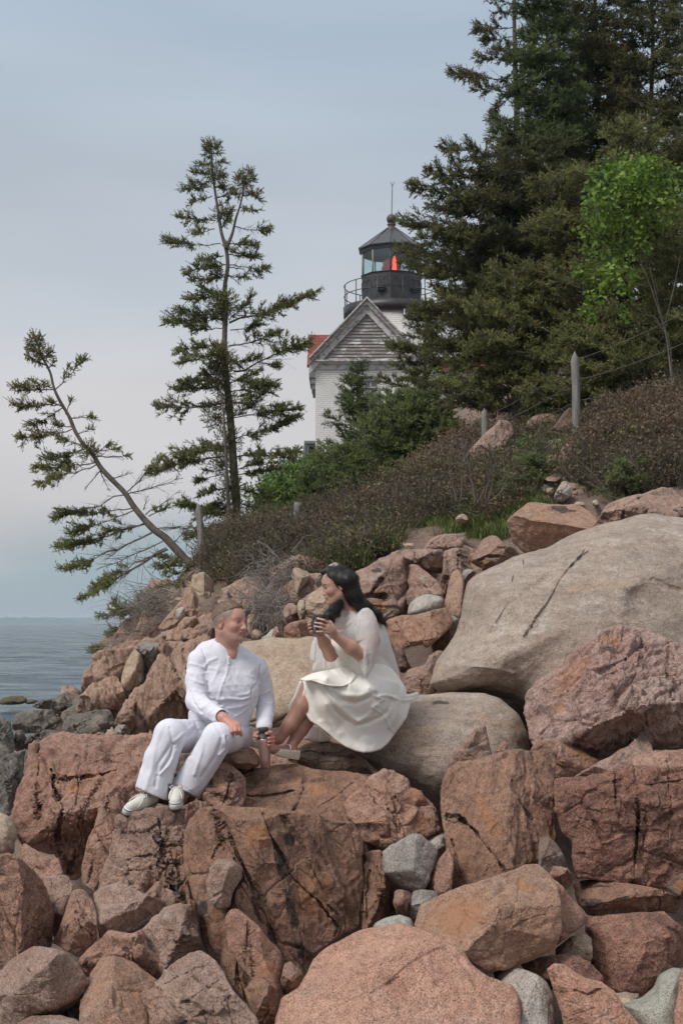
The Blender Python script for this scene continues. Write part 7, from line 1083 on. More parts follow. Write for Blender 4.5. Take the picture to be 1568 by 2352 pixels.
# ------------------------------------------------------------------ bodies: one distance field per surface, turned into one continuous mesh
class Field:
    def __init__(s, lo, hi, h):
        s.lo = np.array(lo, float); s.h = h; s.n = np.ceil((np.array(hi) - s.lo) / h).astype(int) + 1; s.f = np.full(s.n, .08, np.float32)
    def box(s, lo, hi, m=.06):
        a = np.clip(np.floor((np.array(lo) - m - s.lo) / s.h).astype(int), 0, s.n); b = np.clip(np.ceil((np.array(hi) + m - s.lo) / s.h).astype(int) + 1, 0, s.n)
        if (b <= a).any(): return None, None
        g = np.stack(np.meshgrid(*[s.lo[i] + s.h * np.arange(a[i], b[i]) for i in range(3)], indexing='ij'), -1)
        return (slice(a[0], b[0]), slice(a[1], b[1]), slice(a[2], b[2])), g
    def comb(s, sl, d, k, op):
        f = s.f[sl]
        if op == 'u':
            if k > 0: h_ = np.clip(.5 + .5 * (f - d) / k, 0, 1); r = f + (d - f) * h_ - k * h_ * (1 - h_)
            else: r = np.minimum(f, d)
        elif op == 's':
            d = -d
            if k > 0: h_ = np.clip(.5 - .5 * (f - d) / k, 0, 1); r = f + (d - f) * h_ + k * h_ * (1 - h_)
            else: r = np.maximum(f, d)
        else: r = np.maximum(f, d)
        s.f[sl] = r
    def cap(s, a, b, ra, rb, k=.02, op='u', sq=None):
        a, b = np.array(a, float), np.array(b, float); r = max(ra, rb); sl, g = s.box(np.minimum(a, b) - r, np.maximum(a, b) + r)
        if sl is None: return
        ab = b - a; p = g - a
        if sq is not None:                                         # squash along a direction: (unit vector, factor)
            ax, fa = np.array(sq[0], float), sq[1]; t_ = (p @ ax); q = p @ ab / (ab @ ab + 1e-9); c_ = np.clip(q, 0, 1)[..., None] * ab; w = p - c_; w = w + ((w @ ax) * (1 / fa - 1))[..., None] * ax; h_ = np.clip(q, 0, 1); d = (np.linalg.norm(w, axis=-1) - (ra + (rb - ra) * h_)) * min(1, fa ** .5)
        else:
            h_ = np.clip(p @ ab / (ab @ ab + 1e-9), 0, 1); d = np.linalg.norm(p - h_[..., None] * ab, axis=-1) - (ra + (rb - ra) * h_)
        s.comb(sl, d, k, op)
    def chain(s, pts, rs, k=.02, op='u', sq=None):
        for i in range(len(pts) - 1): s.cap(pts[i], pts[i + 1], rs[i], rs[i + 1], k, op, sq)
    def ell(s, c, r, M=None, k=.02, op='u'):
        c = np.array(c, float); r = np.array(r, float); R_ = r.max(); sl, g = s.box(c - R_, c + R_)
        if sl is None: return
        p = g - c
        if M is not None: p = p @ M                                 # columns of M are the local axes
        q = np.linalg.norm(p / r, axis=-1); q2 = np.linalg.norm(p / r ** 2, axis=-1); s.comb(sl, q * (q - 1) / (q2 + 1e-9), k, op)
    def plane(s, c, n, lo=None, hi=None):
        """keep only what lies behind the plane, inside the given box"""
        n = np.array(n, float); n /= np.linalg.norm(n); sl, g = s.box(lo if lo is not None else s.lo, hi if hi is not None else s.lo + s.h * s.n, 0); s.comb(sl, (g - np.array(c)) @ n, 0, 'i')
    def warp(s, amp, scale, seed=0, oct=3):
        sh = s.f.shape; idx = np.argwhere(np.abs(s.f) < .03)
        if len(idx): p = s.lo + idx * s.h; s.f[tuple(idx.T)] += (amp * fbm(p * scale, oct, seed)).astype(np.float32)
    def nets(s):
        f = s.f; f[0] = f[-1] = .05; f[:, 0] = f[:, -1] = .05; f[:, :, 0] = f[:, :, -1] = .05; neg = f < 0; nx, ny, nz = f.shape
        c = neg[:-1, :-1, :-1].astype(np.int8)
        for a in (0, 1):
            for b in (0, 1):
                for d in (0, 1):
                    if a or b or d: c = c + neg[a:nx - 1 + a, b:ny - 1 + b, d:nz - 1 + d]
        act = np.argwhere((c > 0) & (c < 8)); ids = np.full((nx - 1, ny - 1, nz - 1), -1, np.int64); ids[tuple(act.T)] = np.arange(len(act)); acc = np.zeros((len(act), 3)); cnt = np.zeros(len(act))
        cor = [(a, b, d) for a in (0, 1) for b in (0, 1) for d in (0, 1)]
        for p in cor:
            for ax in range(3):
                if p[ax]: continue
                q = list(p); q[ax] = 1; fa = f[tuple((act + p).T)]; fb = f[tuple((act + q).T)]; m = (fa < 0) != (fb < 0); t = np.where(m, fa / (fa - fb + 1e-12), 0)
                pt = np.array(p, float) + 0 * acc; pt[:, ax] = t; acc += pt * m[:, None]; cnt += m
        V = s.lo + (act + acc / cnt[:, None]) * s.h; Q = []
        for ax in range(3):
            o = [i for i in range(3) if i != ax]; sl0 = [slice(1, -1)] * 3; sl1 = [slice(1, -1)] * 3; sl0[ax] = slice(0, -1); sl1[ax] = slice(1, None)
            n0, n1 = neg[tuple(sl0)], neg[tuple(sl1)]; e = np.argwhere(n0 != n1)
            if not len(e): continue
            flip = n0[tuple(e.T)]; e = e + np.array([0 if i == ax else 1 for i in range(3)]); u_, w_ = np.eye(3, dtype=int)[o[0]], np.eye(3, dtype=int)[o[1]]
            q = np.stack([ids[tuple((e - u_ - w_).T)], ids[tuple((e - w_).T)], ids[tuple(e.T)], ids[tuple((e - u_).T)]], -1); q = np.where((flip if ax != 1 else ~flip)[:, None], q, q[:, ::-1]); Q.append(q)
        Q = np.concatenate(Q); return V, Q[(Q >= 0).all(1)]
def smooth_mesh(V, Q, it=2, lam=.5):
    n = len(V)
    for _ in range(it):
        acc = np.zeros_like(V); c = np.zeros(n)
        for i in range(4):
            a, b = Q[:, i], Q[:, (i + 1) % 4]
            for k in range(3): acc[:, k] += np.bincount(a, V[b, k], n) + np.bincount(b, V[a, k], n)
            c += np.bincount(a, minlength=n) + np.bincount(b, minlength=n)
        V = V + lam * (acc / np.maximum(c, 1)[:, None] - V)
    return V
def uvof(V): return np.stack([U0 + V[:, 0] / V[:, 1] * S, V0 - (V[:, 2] - CZ) / V[:, 1] * S], -1)
def fold(V, Q, L, sgn=1):
    """press drawn creases and raise drawn folds: (polyline, width px, height m); only on the side they are drawn on"""
    n = vnormals(V, Q); uv = uvof(V); w = np.clip(-n[:, 1] * sgn + .15, 0, 1); 
    for poly, wd, amp in L: V = V + n * (amp * w * np.exp(-(segdist(uv, poly) / wd) ** 2))[:, None]
    return V
def crumple(V, Q, amp, sc_, seed):
    n = vnormals(V, Q); q = V * np.array(sc_); q = q + .5 * np.stack([vnoise(q * .7, s_) for s_ in (1, 2, 3)], -1); r_ = 1 - 2 * np.abs(vnoise(q, seed)) ; r2 = 1 - 2 * np.abs(vnoise(q * 2.3, seed + 1)); m_ = np.clip(.6 + .8 * vnoise(V * 4, seed + 2), 0, 1.2)
    return V + n * (amp * m_ * (r_ + .45 * r2 - .4))[:, None]
def orient(V, Q):
    n = vnormals(V, Q); c = V.mean(0); return Q if ((V - c) * n).sum() > 0 else Q[:, ::-1]

SKIN = MT('skin'); _c = SKIN.attr('col').outputs['Color']; _n = SKIN.noise(SKIN.pos(src='obj'), 60, 4, .6); SKIN.col(SKIN.mix(SKIN.ramp(_n, [(.35, .16), (.6, 0.)]), _c, (.45, .20, .15), 'MULTIPLY'))
SKIN.set(Roughness=.5); SKIN.b.inputs['Subsurface Weight'].default_value = .12; SKIN.b.inputs['Subsurface Radius'].default_value = (.012, .005, .003); SKIN.b.inputs['Subsurface Scale'].default_value = .6; SKIN = SKIN.m
def cloth(name, c, weave=900, wr=.5, fine=.25, trans=0.0, rough=.85, sc1=9):
    m = MT(name); p = m.pos(src='obj'); n = m.noise(p, sc1, 5, .55, .6); n2 = m.noise(m.pos((1, 1, .5), src='obj'), 24, 2, .5, .8); n3 = m.noise(p, weave, 2, .5); m.col(c); m.b.inputs['Roughness'].default_value = rough; m.b.inputs['Specular IOR Level'].default_value = .15
    h = m.math('ADD', m.math('MULTIPLY', n, wr), m.math('MULTIPLY', m.math('ABSOLUTE', m.math('SUBTRACT', n2, .5)), fine * -5)); h = m.math('ADD', h, m.math('MULTIPLY', n3, .03)); m.bump(h, .45, .02)
    if trans: a = m.n('ShaderNodeBsdfTransparent'); x = m.n('ShaderNodeMixShader'); x.inputs[0].default_value = 1 - trans; m.l(a.outputs[0], x.inputs[1]); m.l(m.b.outputs[0], x.inputs[2]); m.l(x.outputs[0], m.o.inputs[0])
    return m.m
SHIRT = cloth('white_cotton', (.70, .685, .74), wr=.6, fine=.12); PANTS = cloth('white_linen', (.68, .675, .73), wr=.55, fine=.12); DRESS = cloth('cream_crepe', (.82, .775, .70), wr=.25, fine=.06, rough=.9); CAPE = cloth('sheer_white_chiffon', (.80, .78, .76), wr=.3, fine=.12, trans=.48, rough=.9)
SHOE = simple('off_white_canvas', (.66, .64, .57), .8, noise=.1, nscale=30, bump=.3, bscale=120); RUBBER = simple('white_rubber', (.62, .63, .62), .6); LACE = simple('white_lace', (.74, .73, .70), .9); NAVY = simple('navy_stripe', (.05, .055, .08), .6); OUTSOLE = simple('brown_outsole', (.09, .06, .05), .8)
WOVEN = simple('cream_woven_leather', (.80, .73, .60), .7)

def mat3(F, U):
    F = unit(np.array(F, float)); U = np.array(U, float); L_ = unit(np.cross(U, F)); U = np.cross(F, L_); return np.stack([F, L_, U], 1)     # columns: forward, left, up
def head(fd, c, M, sc_=1.0, fem=0):
    """face sculpted in the head's own frame: x forward, y to its left, z up; c is the middle of the skull"""
    T_ = lambda p: np.array(c) + M @ (np.array(p, float) * sc_); z = sc_
    E = lambda p, r, k=.012, op='u', A=None: fd.ell(T_(p), np.array(r) * z, M if A is None else M @ A, k * z, op)
    Cp = lambda a, b, ra, rb, k=.01, op='u': fd.cap(T_(a), T_(b), ra * z, rb * z, k * z, op)
    E((-.012, 0, .030), (.100, .078, .090)); E((.018, 0, .030), (.080, .070, .082), .02); E((.030, 0, -.040), (.062, .060, .070), .03)
    Cp((.060, .0, -.088), (.060, 0, -.080), .028, .030, .03); Cp((-.005, .052, -.055), (.058, .018, -.092), .020, .022, .025); Cp((-.005, -.052, -.055), (.058, -.018, -.092), .020, .022, .025)     # jaw
    for s_ in (-1, 1):
        E((.060, s_ * .040, -.022), (.030, .026, .026), .02); Cp((.078, s_ * .012, .030), (.066, s_ * .050, .026), .012, .010, .014)                          # cheek, brow
        E((.098, s_ * .034, .006), (.020, .021, .014), .012, 's'); E((.073, s_ * .033, .006), (.0155, .017, .0135), .003)                                       # socket, eyeball
        Cp((.082, s_ * .018, .0135), (.078, s_ * .048, .012), .0045, .0045, .006); Cp((.083, s_ * .020, -.005), (.078, s_ * .046, -.003), .0035, .0035, .006)    # lids
        E((.094, s_ * .012, -.034), (.014, .009, .009), .006); E((.100, s_ * .0065, -.042), (.006, .004, .004), .003, 's')
        A = np.array([[math.cos(.25), 0, math.sin(.25)], [0, 1, 0], [-math.sin(.25), 0, math.cos(.25)]])
        E((-.012, s_ * .078, -.008), (.020, .010, .032), .006, A=A); E((-.008, s_ * .088, -.004), (.011, .007, .021), .004, 's', A=A); E((-.006, s_ * .080, -.030), (.010, .007, .011), .006)
    nl = .118 if not fem else .106
    Cp((.090, 0, .018), (nl - .008, 0, -.022), .008, .0105, .010); E((nl - .004, 0, -.030), (.013, .012, .0105), .008)
    E((.088, 0, -.056), (.016, .028, .015), .012); E((.097, 0, -.0535), (.009, .022, .005), .004); E((.096, 0, -.0645), (.0095, .019, .006), .004); Cp((.108, .018, -.0588), (.108, -.018, -.0588), .0025, .0025, .003, 's')
    E((.083, 0, -.094), (.018, .020, .016), .014)
    return T_
def paint_head(V, c, M, sc_, base, lips, brow, hair=None, fem=0, stub=0):
    p = ((V - np.array(c)) @ M) / sc_; col = np.tile(np.array(base, float), (len(V), 1)); x, y, z = p.T; ya = np.abs(y); near = (np.linalg.norm(p, axis=1) < .17)
    def blend(m, cc, a=1.0):
        m = (np.clip(m, 0, 1) * a * near)[:, None]; col[:] = col * (1 - m) + np.array(cc) * m
    g = lambda cx, cy, cz, rx, ry, rz: np.exp(-(((x - cx) / rx) ** 2 + ((ya - cy) / ry) ** 2 + ((z - cz) / rz) ** 2))
    red = (base[0] * 1.02, base[1] * .70, base[2] * .66); blend(g(.065, .045, -.025, .04, .03, .026), red, .55); blend(g(.11, 0, -.03, .02, .02, .014), red, .5); blend(g(-.012, .085, -.005, .03, .02, .04), (base[0] * 1.05, base[1] * .62, base[2] * .56), .7)
    if stub: blend(g(.06, .02, -.085, .07, .06, .035), (base[0] * .80, base[1] * .80, base[2] * .84), .5)
    blend((z > -.070) * (z < -.047) * (ya < .024) * (x > .08) * 1.0 * np.clip((.024 - ya) / .008, 0, 1), lips, .85); blend((np.abs(z + .0588) < .0022) * (ya < .024) * (x > .08), (lips[0] * .35, lips[1] * .3, lips[2] * .3), .8)
    e = (np.hypot((ya - .033) / .0165, (z - .0045) / (.0062 if not fem else .0028)) < 1) * (x > .06); blend(e, (.42, .36, .33) if not fem else (.06, .04, .035)); 
    if not fem: blend((np.hypot(y - .033 - .0, z - .0052) < .0062) * e, (.07, .08, .08)); blend((np.hypot(y + .033 - .0, z - .0052) < .0062) * e, (.07, .08, .08))
    blend(np.exp(-(((z - .0115) / .0022) ** 2)) * (ya > .017) * (ya < .050) * (x > .055), (.10, .055, .045), .75 if not fem else .95)
    if fem: blend(np.exp(-(((z - .001) / .0028) ** 2)) * (ya > .016) * (ya < .052) * (x > .055), (.035, .025, .02), .9)
    blend(np.exp(-(((z - .030 + .25 * np.maximum(ya - .035, 0)) / .0045) ** 2)) * (ya > .012) * (ya < .056) * (x > .05), brow, .6 if not fem else .9)
    if hair is not None:
        hl = (z > .055 + .35 * np.maximum(x - .0, 0) * 0) ; m = np.clip((z - (-.006 + np.clip((x - .020) * .9, -.05, .06)) + .004 * vnoise(p * 60, 4)) / .045, 0, 1) * (1 - np.clip((x - .052) / .012, 0, 1) * (z < .10)); blend(m * 1.35, hair, .88)
    return col

def glv(a, b, t): return np.array(a) + (np.array(b) - np.array(a)) * t
FING = dict(k=.0035)
# ================================================================== the man
MB = P(505, 1735, 8.45); man = thing('person', 'man in white shirt and white trousers sitting on the ledge, looking at the woman', 'person', tuple(MB))
fd = Field(P(285, 1885, 8.2) - [0, .75, 0], P(645, 1375, 8.4) + [.02, .42, 0], .0042)
px = 8.3 / S
HM = mat3((.86, -.50, -.04), (-.03, .06, 1)); hc = P(527, 1430, 8.36)
head(fd, hc, HM, .98)
nb_ = P(522, 1500, 8.44); fd.cap(hc + HM @ np.array([-.028, 0, -.045]), nb_, .058, .068, .03); fd.cap(hc + HM @ np.array([.02, 0, -.085]), nb_ + [.01, -.02, .02], .040, .05, .03)
fd.cap(P(470, 1522, 8.42), P(582, 1530, 8.46), .04, .04, .05); fd.cap(P(522, 1530, 8.45), P(505, 1650, 8.48), .09, .09, .05); fd.cap(P(524, 1488, 8.42), P(530, 1503, 8.39), .06, .045, .03)
# arms: his right (image left) rests on the knee, his left (image right) reaches behind the bottle
sR, eR, wR = P(457, 1522, 8.36), P(452, 1612, 8.28), P(512, 1648, 8.02); sL, eL, wL = P(592, 1538, 8.48), P(612, 1605, 8.56), P(608, 1668, 8.40)
for a, b, c in ((sR, eR, wR), (sL, eL, wL)): fd.chain([a, b, c], [.040, .040, .030], .02)
def finger(pts, r): fd.chain(pts, r, .0025)
# right hand, back of the hand to the viewer, fingers curled down
hD = 7.97; kn = [P(525.5, 1671, hD), P(533, 1670, hD - .01), P(541, 1668, hD - .01), P(548, 1665, hD)]
for i, k_ in enumerate(kn):
    fd.cap(wR, k_, .021, .0135, .012)
    L_ = [(1, 9, .0), (2, 16, .03), (2.5, 12, .07)]; off = [(-1, 0), (1, 1), (3, 0), (6, 2)][i]; ln = (15, 17, 17, 22)[i]
    finger([k_, k_ + np.array([off[0] * .5 * px, -.022, -ln * .55 * px]), k_ + np.array([off[0] * px, -.006, -ln * px]), k_ + np.array([off[0] * px, .028, -(ln - 2) * px])], [.0122, .0108, .0100, .0088])
fd.chain([wR + [.01, -.01, -.02], P(548, 1672, hD + .03), P(553, 1684, hD + .045)], [.016, .012, .0095], .006)
# left hand around the bottle
bD = 8.28; fd.cap(wL, P(612, 1690, 8.37), .026, .024, .012, sq=((0, 1, 0), .7))
for i, (u, v, r_) in enumerate(((619, 1684, .0115), (623.5, 1695, .0110), (624.5, 1703, .0100), (623.5, 1711, .0088))):
    finger([P(613, v - 3, 8.37), P(u + 4, v - 1, 8.33), P(u + 2, v, 8.275), P(u - 7, v + 1, 8.235)], [.012, r_, r_, r_ * .9])
fd.chain([P(600, 1680, 8.38), P(589, 1686, 8.34), P(585, 1690, 8.29), P(591, 1692, 8.24)], [.014, .012, .0105, .009], .006)
# legs and ankles
hR, kR, aR = P(470, 1700, 8.42), P(392, 1688, 8.04), P(338, 1822, 8.03); hL, kL, aL = P(535, 1702, 8.42), P(502, 1694, 8.03), P(412, 1818, 8.0)
for a, b, c in ((hR, kR, aR), (hL, kL, aL)): fd.chain([a, b, c], [.07, .045, .036], .03)
heR, toR = P(350, 1836, 8.05), P(290, 1858, 7.88); heL, toL = P(413, 1836, 8.03), P(403, 1852, 7.78)
fd.chain([aR, heR, glv(heR, toR, .6)], [.036, .030, .016], .02); fd.chain([aL, heL, glv(heL, toL, .5)], [.036, .030, .016], .02)
V, Q = fd.nets(); V = smooth_mesh(V, Q, 2); Q = orient(V, Q)
col = paint_head(V, hc, HM, .98, (.53, .285, .225), (.46, .17, .145), (.30, .19, .13), hair=(.21, .15, .12), stub=1)
hd_ = (V[:, 2] < P(0, 1640, 8.2)[2]); col[hd_] = col[hd_] * np.array([1.02, .86, .84])
mesh('body', V, [Q], SKIN, man, loc=tuple(MB), cols=col)
# short hair
fh = Field(hc - .15, hc + .16, .0035); fh.ell(hc + HM @ np.array([-.013, 0, .0345]), np.array([.102, .0795, .0935]) * .98, HM, 0); fh.ell(hc + HM @ np.array([.024, 0, .044]), np.array([.074, .066, .072]) * .98, HM, .02)
Tn = lambda p: hc + HM @ (np.array(p) * .98)
fh.plane(Tn((.070, 0, .094)), HM @ np.array([.46, 0, -.89])); fh.warp(.002, 60, 3); V, Q = fh.nets(); V = smooth_mesh(V, Q, 1); Q = orient(V, Q)
HAIRM = MT('short_fair_hair'); _n = HAIRM.noise(HAIRM.pos((60, 60, 18), src='obj'), 6, 4, .7); HAIRM.col(HAIRM.ramp(_n, [(.3, (.17, .115, .082)), (.55, (.26, .18, .13)), (.75, (.38, .28, .20))])); HAIRM.bump(_n, .8, .004); HAIRM = HAIRM.m
def strands(V, Q, m_, flow, L, r, up, seed, zmin=-1e9, sp=.22):
    g = np.random.RandomState(seed); n = vnormals(V, Q); i = np.where(V[:, 2] > zmin)[0]; i = g.choice(i, m_); d = flow(V[i]); d = unit(d - n[i] * (d * n[i]).sum(1)[:, None] + n[i] * up + g.randn(m_, 3) * sp); p0 = V[i] - n[i] * .002; p1 = p0 + d * L * .5 * (.5 + g.rand(m_, 1)); p2 = p1 + unit(d + g.randn(m_, 3) * sp * .8) * L * .5
    return tubes_many(np.concatenate([p0, p1]), np.concatenate([p1, p2]), np.repeat([r, r * .8], m_), np.repeat([r * .8, r * .3], m_))
V, F = cat([(V, [Q]), strands(V, Q, 5200, lambda v: v * 0 + HM @ np.array([.75, 0, .5]), .010, .0008, .28, 3)]); mesh('hair', V, F, HAIRM, man, loc=tuple(MB))
# shirt
fs = Field(P(395, 1790, 8.2) - [0, .55, 0], P(650, 1460, 8.4) + [.02, .45, 0], .006)
fs.chain([P(498, 1520, 8.44), P(500, 1590, 8.42), P(497, 1650, 8.44), P(505, 1690, 8.46)], [.142, .152, .150, .156], .05, sq=((0, 1, 0), .82)); fs.chain([P(548, 1540, 8.46), P(540, 1590, 8.44), P(520, 1660, 8.46)], [.118, .13, .128], .05, sq=((0, 1, 0), .82))
fs.chain([P(470, 1518, 8.41), P(522, 1500, 8.45), P(585, 1528, 8.48)], [.064, .072, .060], .05)
fs.chain([P(458, 1518, 8.38), P(450, 1560, 8.33), P(450, 1610, 8.27), P(480, 1632, 8.14), P(506, 1644, 8.04)], [.068, .058, .057, .050, .042], .022)
fs.chain([P(592, 1536, 8.48), P(602, 1570, 8.53), P(609, 1610, 8.55), P(608, 1645, 8.47), P(606, 1671, 8.40)], [.062, .058, .055, .050, .047], .018)
hole = unit(P(512, 1648, 8.02) - P(480, 1632, 8.14)); fs.plane(P(508, 1646, 8.03), hole, P(508, 1646, 8.03) - .09, P(508, 1646, 8.03) + .09); fs.cap(P(520, 1650, 8.0), P(495, 1640, 8.09), .036, .034, 0, 's')
fs.plane(P(606, 1673, 8.4), (0, 0, -1), P(606, 1673, 8.4) - .09, P(606, 1673, 8.4) + .09); fs.cap(P(606, 1690, 8.4), P(606.5, 1664, 8.42), .034, .034, 0, 's')
# stand collar and neck opening with a V
fs.cap(P(521, 1475, 8.42), P(520, 1500, 8.45), .078, .090, .015); fs.plane(P(514, 1470, 8.43), (.25, -.28, .93), P(521, 1470, 8.42) - .13, P(521, 1470, 8.42) + .13)
fs.cap(P(524, 1440, 8.40), P(522, 1496, 8.44), .068, .062, 0, 's', None); fs.cap(P(533, 1476, 8.28), P(532, 1511, 8.26), .062, .004, .004, 's')
V, Q = fs.nets(); V = smooth_mesh(V, Q, 3); Q = orient(V, Q)
def mreg(L): return [([(250.9 + .3189 * .6272 * 0 + (600 + .3189 * x - 400) * .6272, (2150 + .3189 * y) * .6272) for x, y in p], w_, a_) for p, w_, a_ in L]
def m1(L): return [([((600 + .3189 * x) * .6272, (2150 + .3189 * y) * .6272) for x, y in p], w_, a_) for p, w_, a_ in L]
V = fold(V, Q, m1([([(745, 810), (740, 900), (720, 1000), (670, 1120), (640, 1230), (620, 1300)], 3.0, .005), 
    ([(480, 900), (520, 850), (600, 820)], 3, .007), ([(480, 960), (500, 890), (470, 780), (430, 680)], 2.5, -.010), ([(500, 1100), (510, 1200), (560, 1290), (650, 1350)], 3, -.012), ([(300, 880), (400, 900), (470, 930)], 2.5, .006), ([(320, 1060), (420, 1110), (500, 1110)], 2.5, .007), ([(350, 1180), (430, 1210), (520, 1200)], 2, .006), ([(380, 1300), (470, 1260), (560, 1280)], 2.2, .006), ([(430, 1400), (520, 1330), (620, 1340)], 2.2, .005), ([(500, 1450), (580, 1380), (680, 1370)], 2.2, .005),
    ([(660, 1290), (760, 1280), (900, 1290), (1000, 1260)], 3, .010), ([(700, 1320), (850, 1325), (990, 1290)], 2.5, -.008), ([(740, 1390), (850, 1380), (960, 1340)], 3, .008), ([(820, 1480), (900, 1440), (955, 1390)], 3, .008), ([(1000, 1290), (1010, 1180), (1090, 1080), (1110, 900)], 2.5, -.012), ([(1005, 1190), (960, 1230), (860, 1240)], 2.5, .006), ([(880, 990), (1065, 1050)], 1.3, .0024), ([(850, 1000), (810, 1190), (990, 1240), (1065, 1050)], 1.2, .0018), ([(1050, 1250), (1150, 1220), (1220, 1180)], 2, .006), ([(1030, 1370), (1130, 1330), (1240, 1340)], 2, .007), 
    ([(610, 1440), (660, 1400), (740, 1440)], 1.5, .004), ([(550, 1100), (600, 1000), (640, 900)], 4, .004), ([(250, 1460), (330, 1430), (430, 1460)], 3, .008), ([(300, 1200), (340, 1330), (430, 1440)], 3, -.01)]))
V = crumple(V, Q, .0045, (8, 8, 15), 3); shirt = mesh('shirt', V, [Q], SHIRT, man, loc=tuple(MB))
for k_ in range(4):
    b_ = P(*[((600 + .3189 * x) * .6272, (2150 + .3189 * y) * .6272) for x, y in [((748, 880), (722, 1000), (690, 1090), (652, 1190))[k_]]][0], 8.27 - .006 * k_); V, F = tube(np.array([b_ - [0, .012, 0], b_ + [0, .02, 0]]), .0055, 10); mesh('button', V, F, LACE, shirt, loc=tuple(MB)).location = (0, 0, 0)
# trousers
ft = Field(P(290, 1865, 8.2) - [0, .62, 0], P(585, 1625, 8.4) + [.05, .42, 0], .006)
ft.chain([P(478, 1690, 8.45), P(535, 1692, 8.47)], [.115, .118], .05, sq=((0, 1, 0), .9)); ft.cap(P(470, 1668, 8.42), P(520, 1665, 8.44), .07, .08, .05)
for a, b, r0, r1 in ((P(468, 1694, 8.42), P(390, 1688, 8.02), .104, .090), (P(532, 1698, 8.42), P(500, 1694, 8.0), .098, .088)): ft.cap(a, b, r0, r1, .035)
ft.chain([P(392, 1688, 8.0), P(370, 1745, 8.0), P(349, 1822, 8.0)], [.088, .092, .100], .02); ft.chain([P(502, 1694, 7.98), P(468, 1748, 8.0), P(423, 1826, 8.07)], [.088, .088, .092], .003)
def hem(c, n_, inner0, inner1, r):
    ft.plane(c, n_, np.array(c) - [inner0, .14, .14], np.array(c) + [inner1, .14, .08]); ft.cap(np.array(c) + unit(np.array(n_)) * .04, np.array(c) - unit(np.array(n_)) * .03, r, r * .8, 0, 's')
hem(P(351, 1824, 7.99), (-.40, -.10, -.90), .14, .10, .064); hem(P(423, 1818, 8.06), (-.42, -.20, -.88), .078, .12, .058)
V, Q = ft.nets(); V = smooth_mesh(V, Q, 3); Q = orient(V, Q)
def m3(L): return [(tr('M', p), w_, a_) for p, w_, a_ in L]
V = fold(V, Q, m3([([(545, 360), (600, 310), (690, 240)], 3, .008), ([(540, 400), (620, 330), (720, 250)], 2.2, -.008), ([(545, 440), (490, 560), (410, 640)], 3, .012), ([(530, 390), (500, 500), (400, 650)], 2.2, -.010), ([(440, 240), (380, 400), (350, 600), (300, 760)], 5, .008), ([(500, 260), (520, 380), (400, 560), (380, 740)], 4, -.008), ([(250, 560), (260, 640), (230, 740)], 3, .006), ([(720, 330), (690, 450), (600, 600), (560, 720)], 4, .007), ([(870, 230), (930, 330), (880, 480), (760, 660)], 4, -.008), ([(940, 330), (960, 420), (900, 480)], 3, .010), ([(960, 330), (970, 400), (950, 470)], 2, -.010), ([(1040, 340), (1050, 400)], 2, .006), ([(780, 300), (760, 460), (700, 640)], 4, .008),
    ([(560, 720), (640, 760), (740, 830)], 1.2, -.004), ([(230, 750), (310, 790), (380, 850)], 1.2, -.004), ([(620, 160), (700, 150), (830, 170)], 3, -.010), ([(700, 200), (730, 260), (640, 340)], 3, -.012), ([(660, 480), (720, 360), (740, 280)], 4, -.02)]))
V = crumple(V, Q, .0045, (13, 13, 6), 7); mesh('trousers', V, [Q], PANTS, man, loc=tuple(MB))
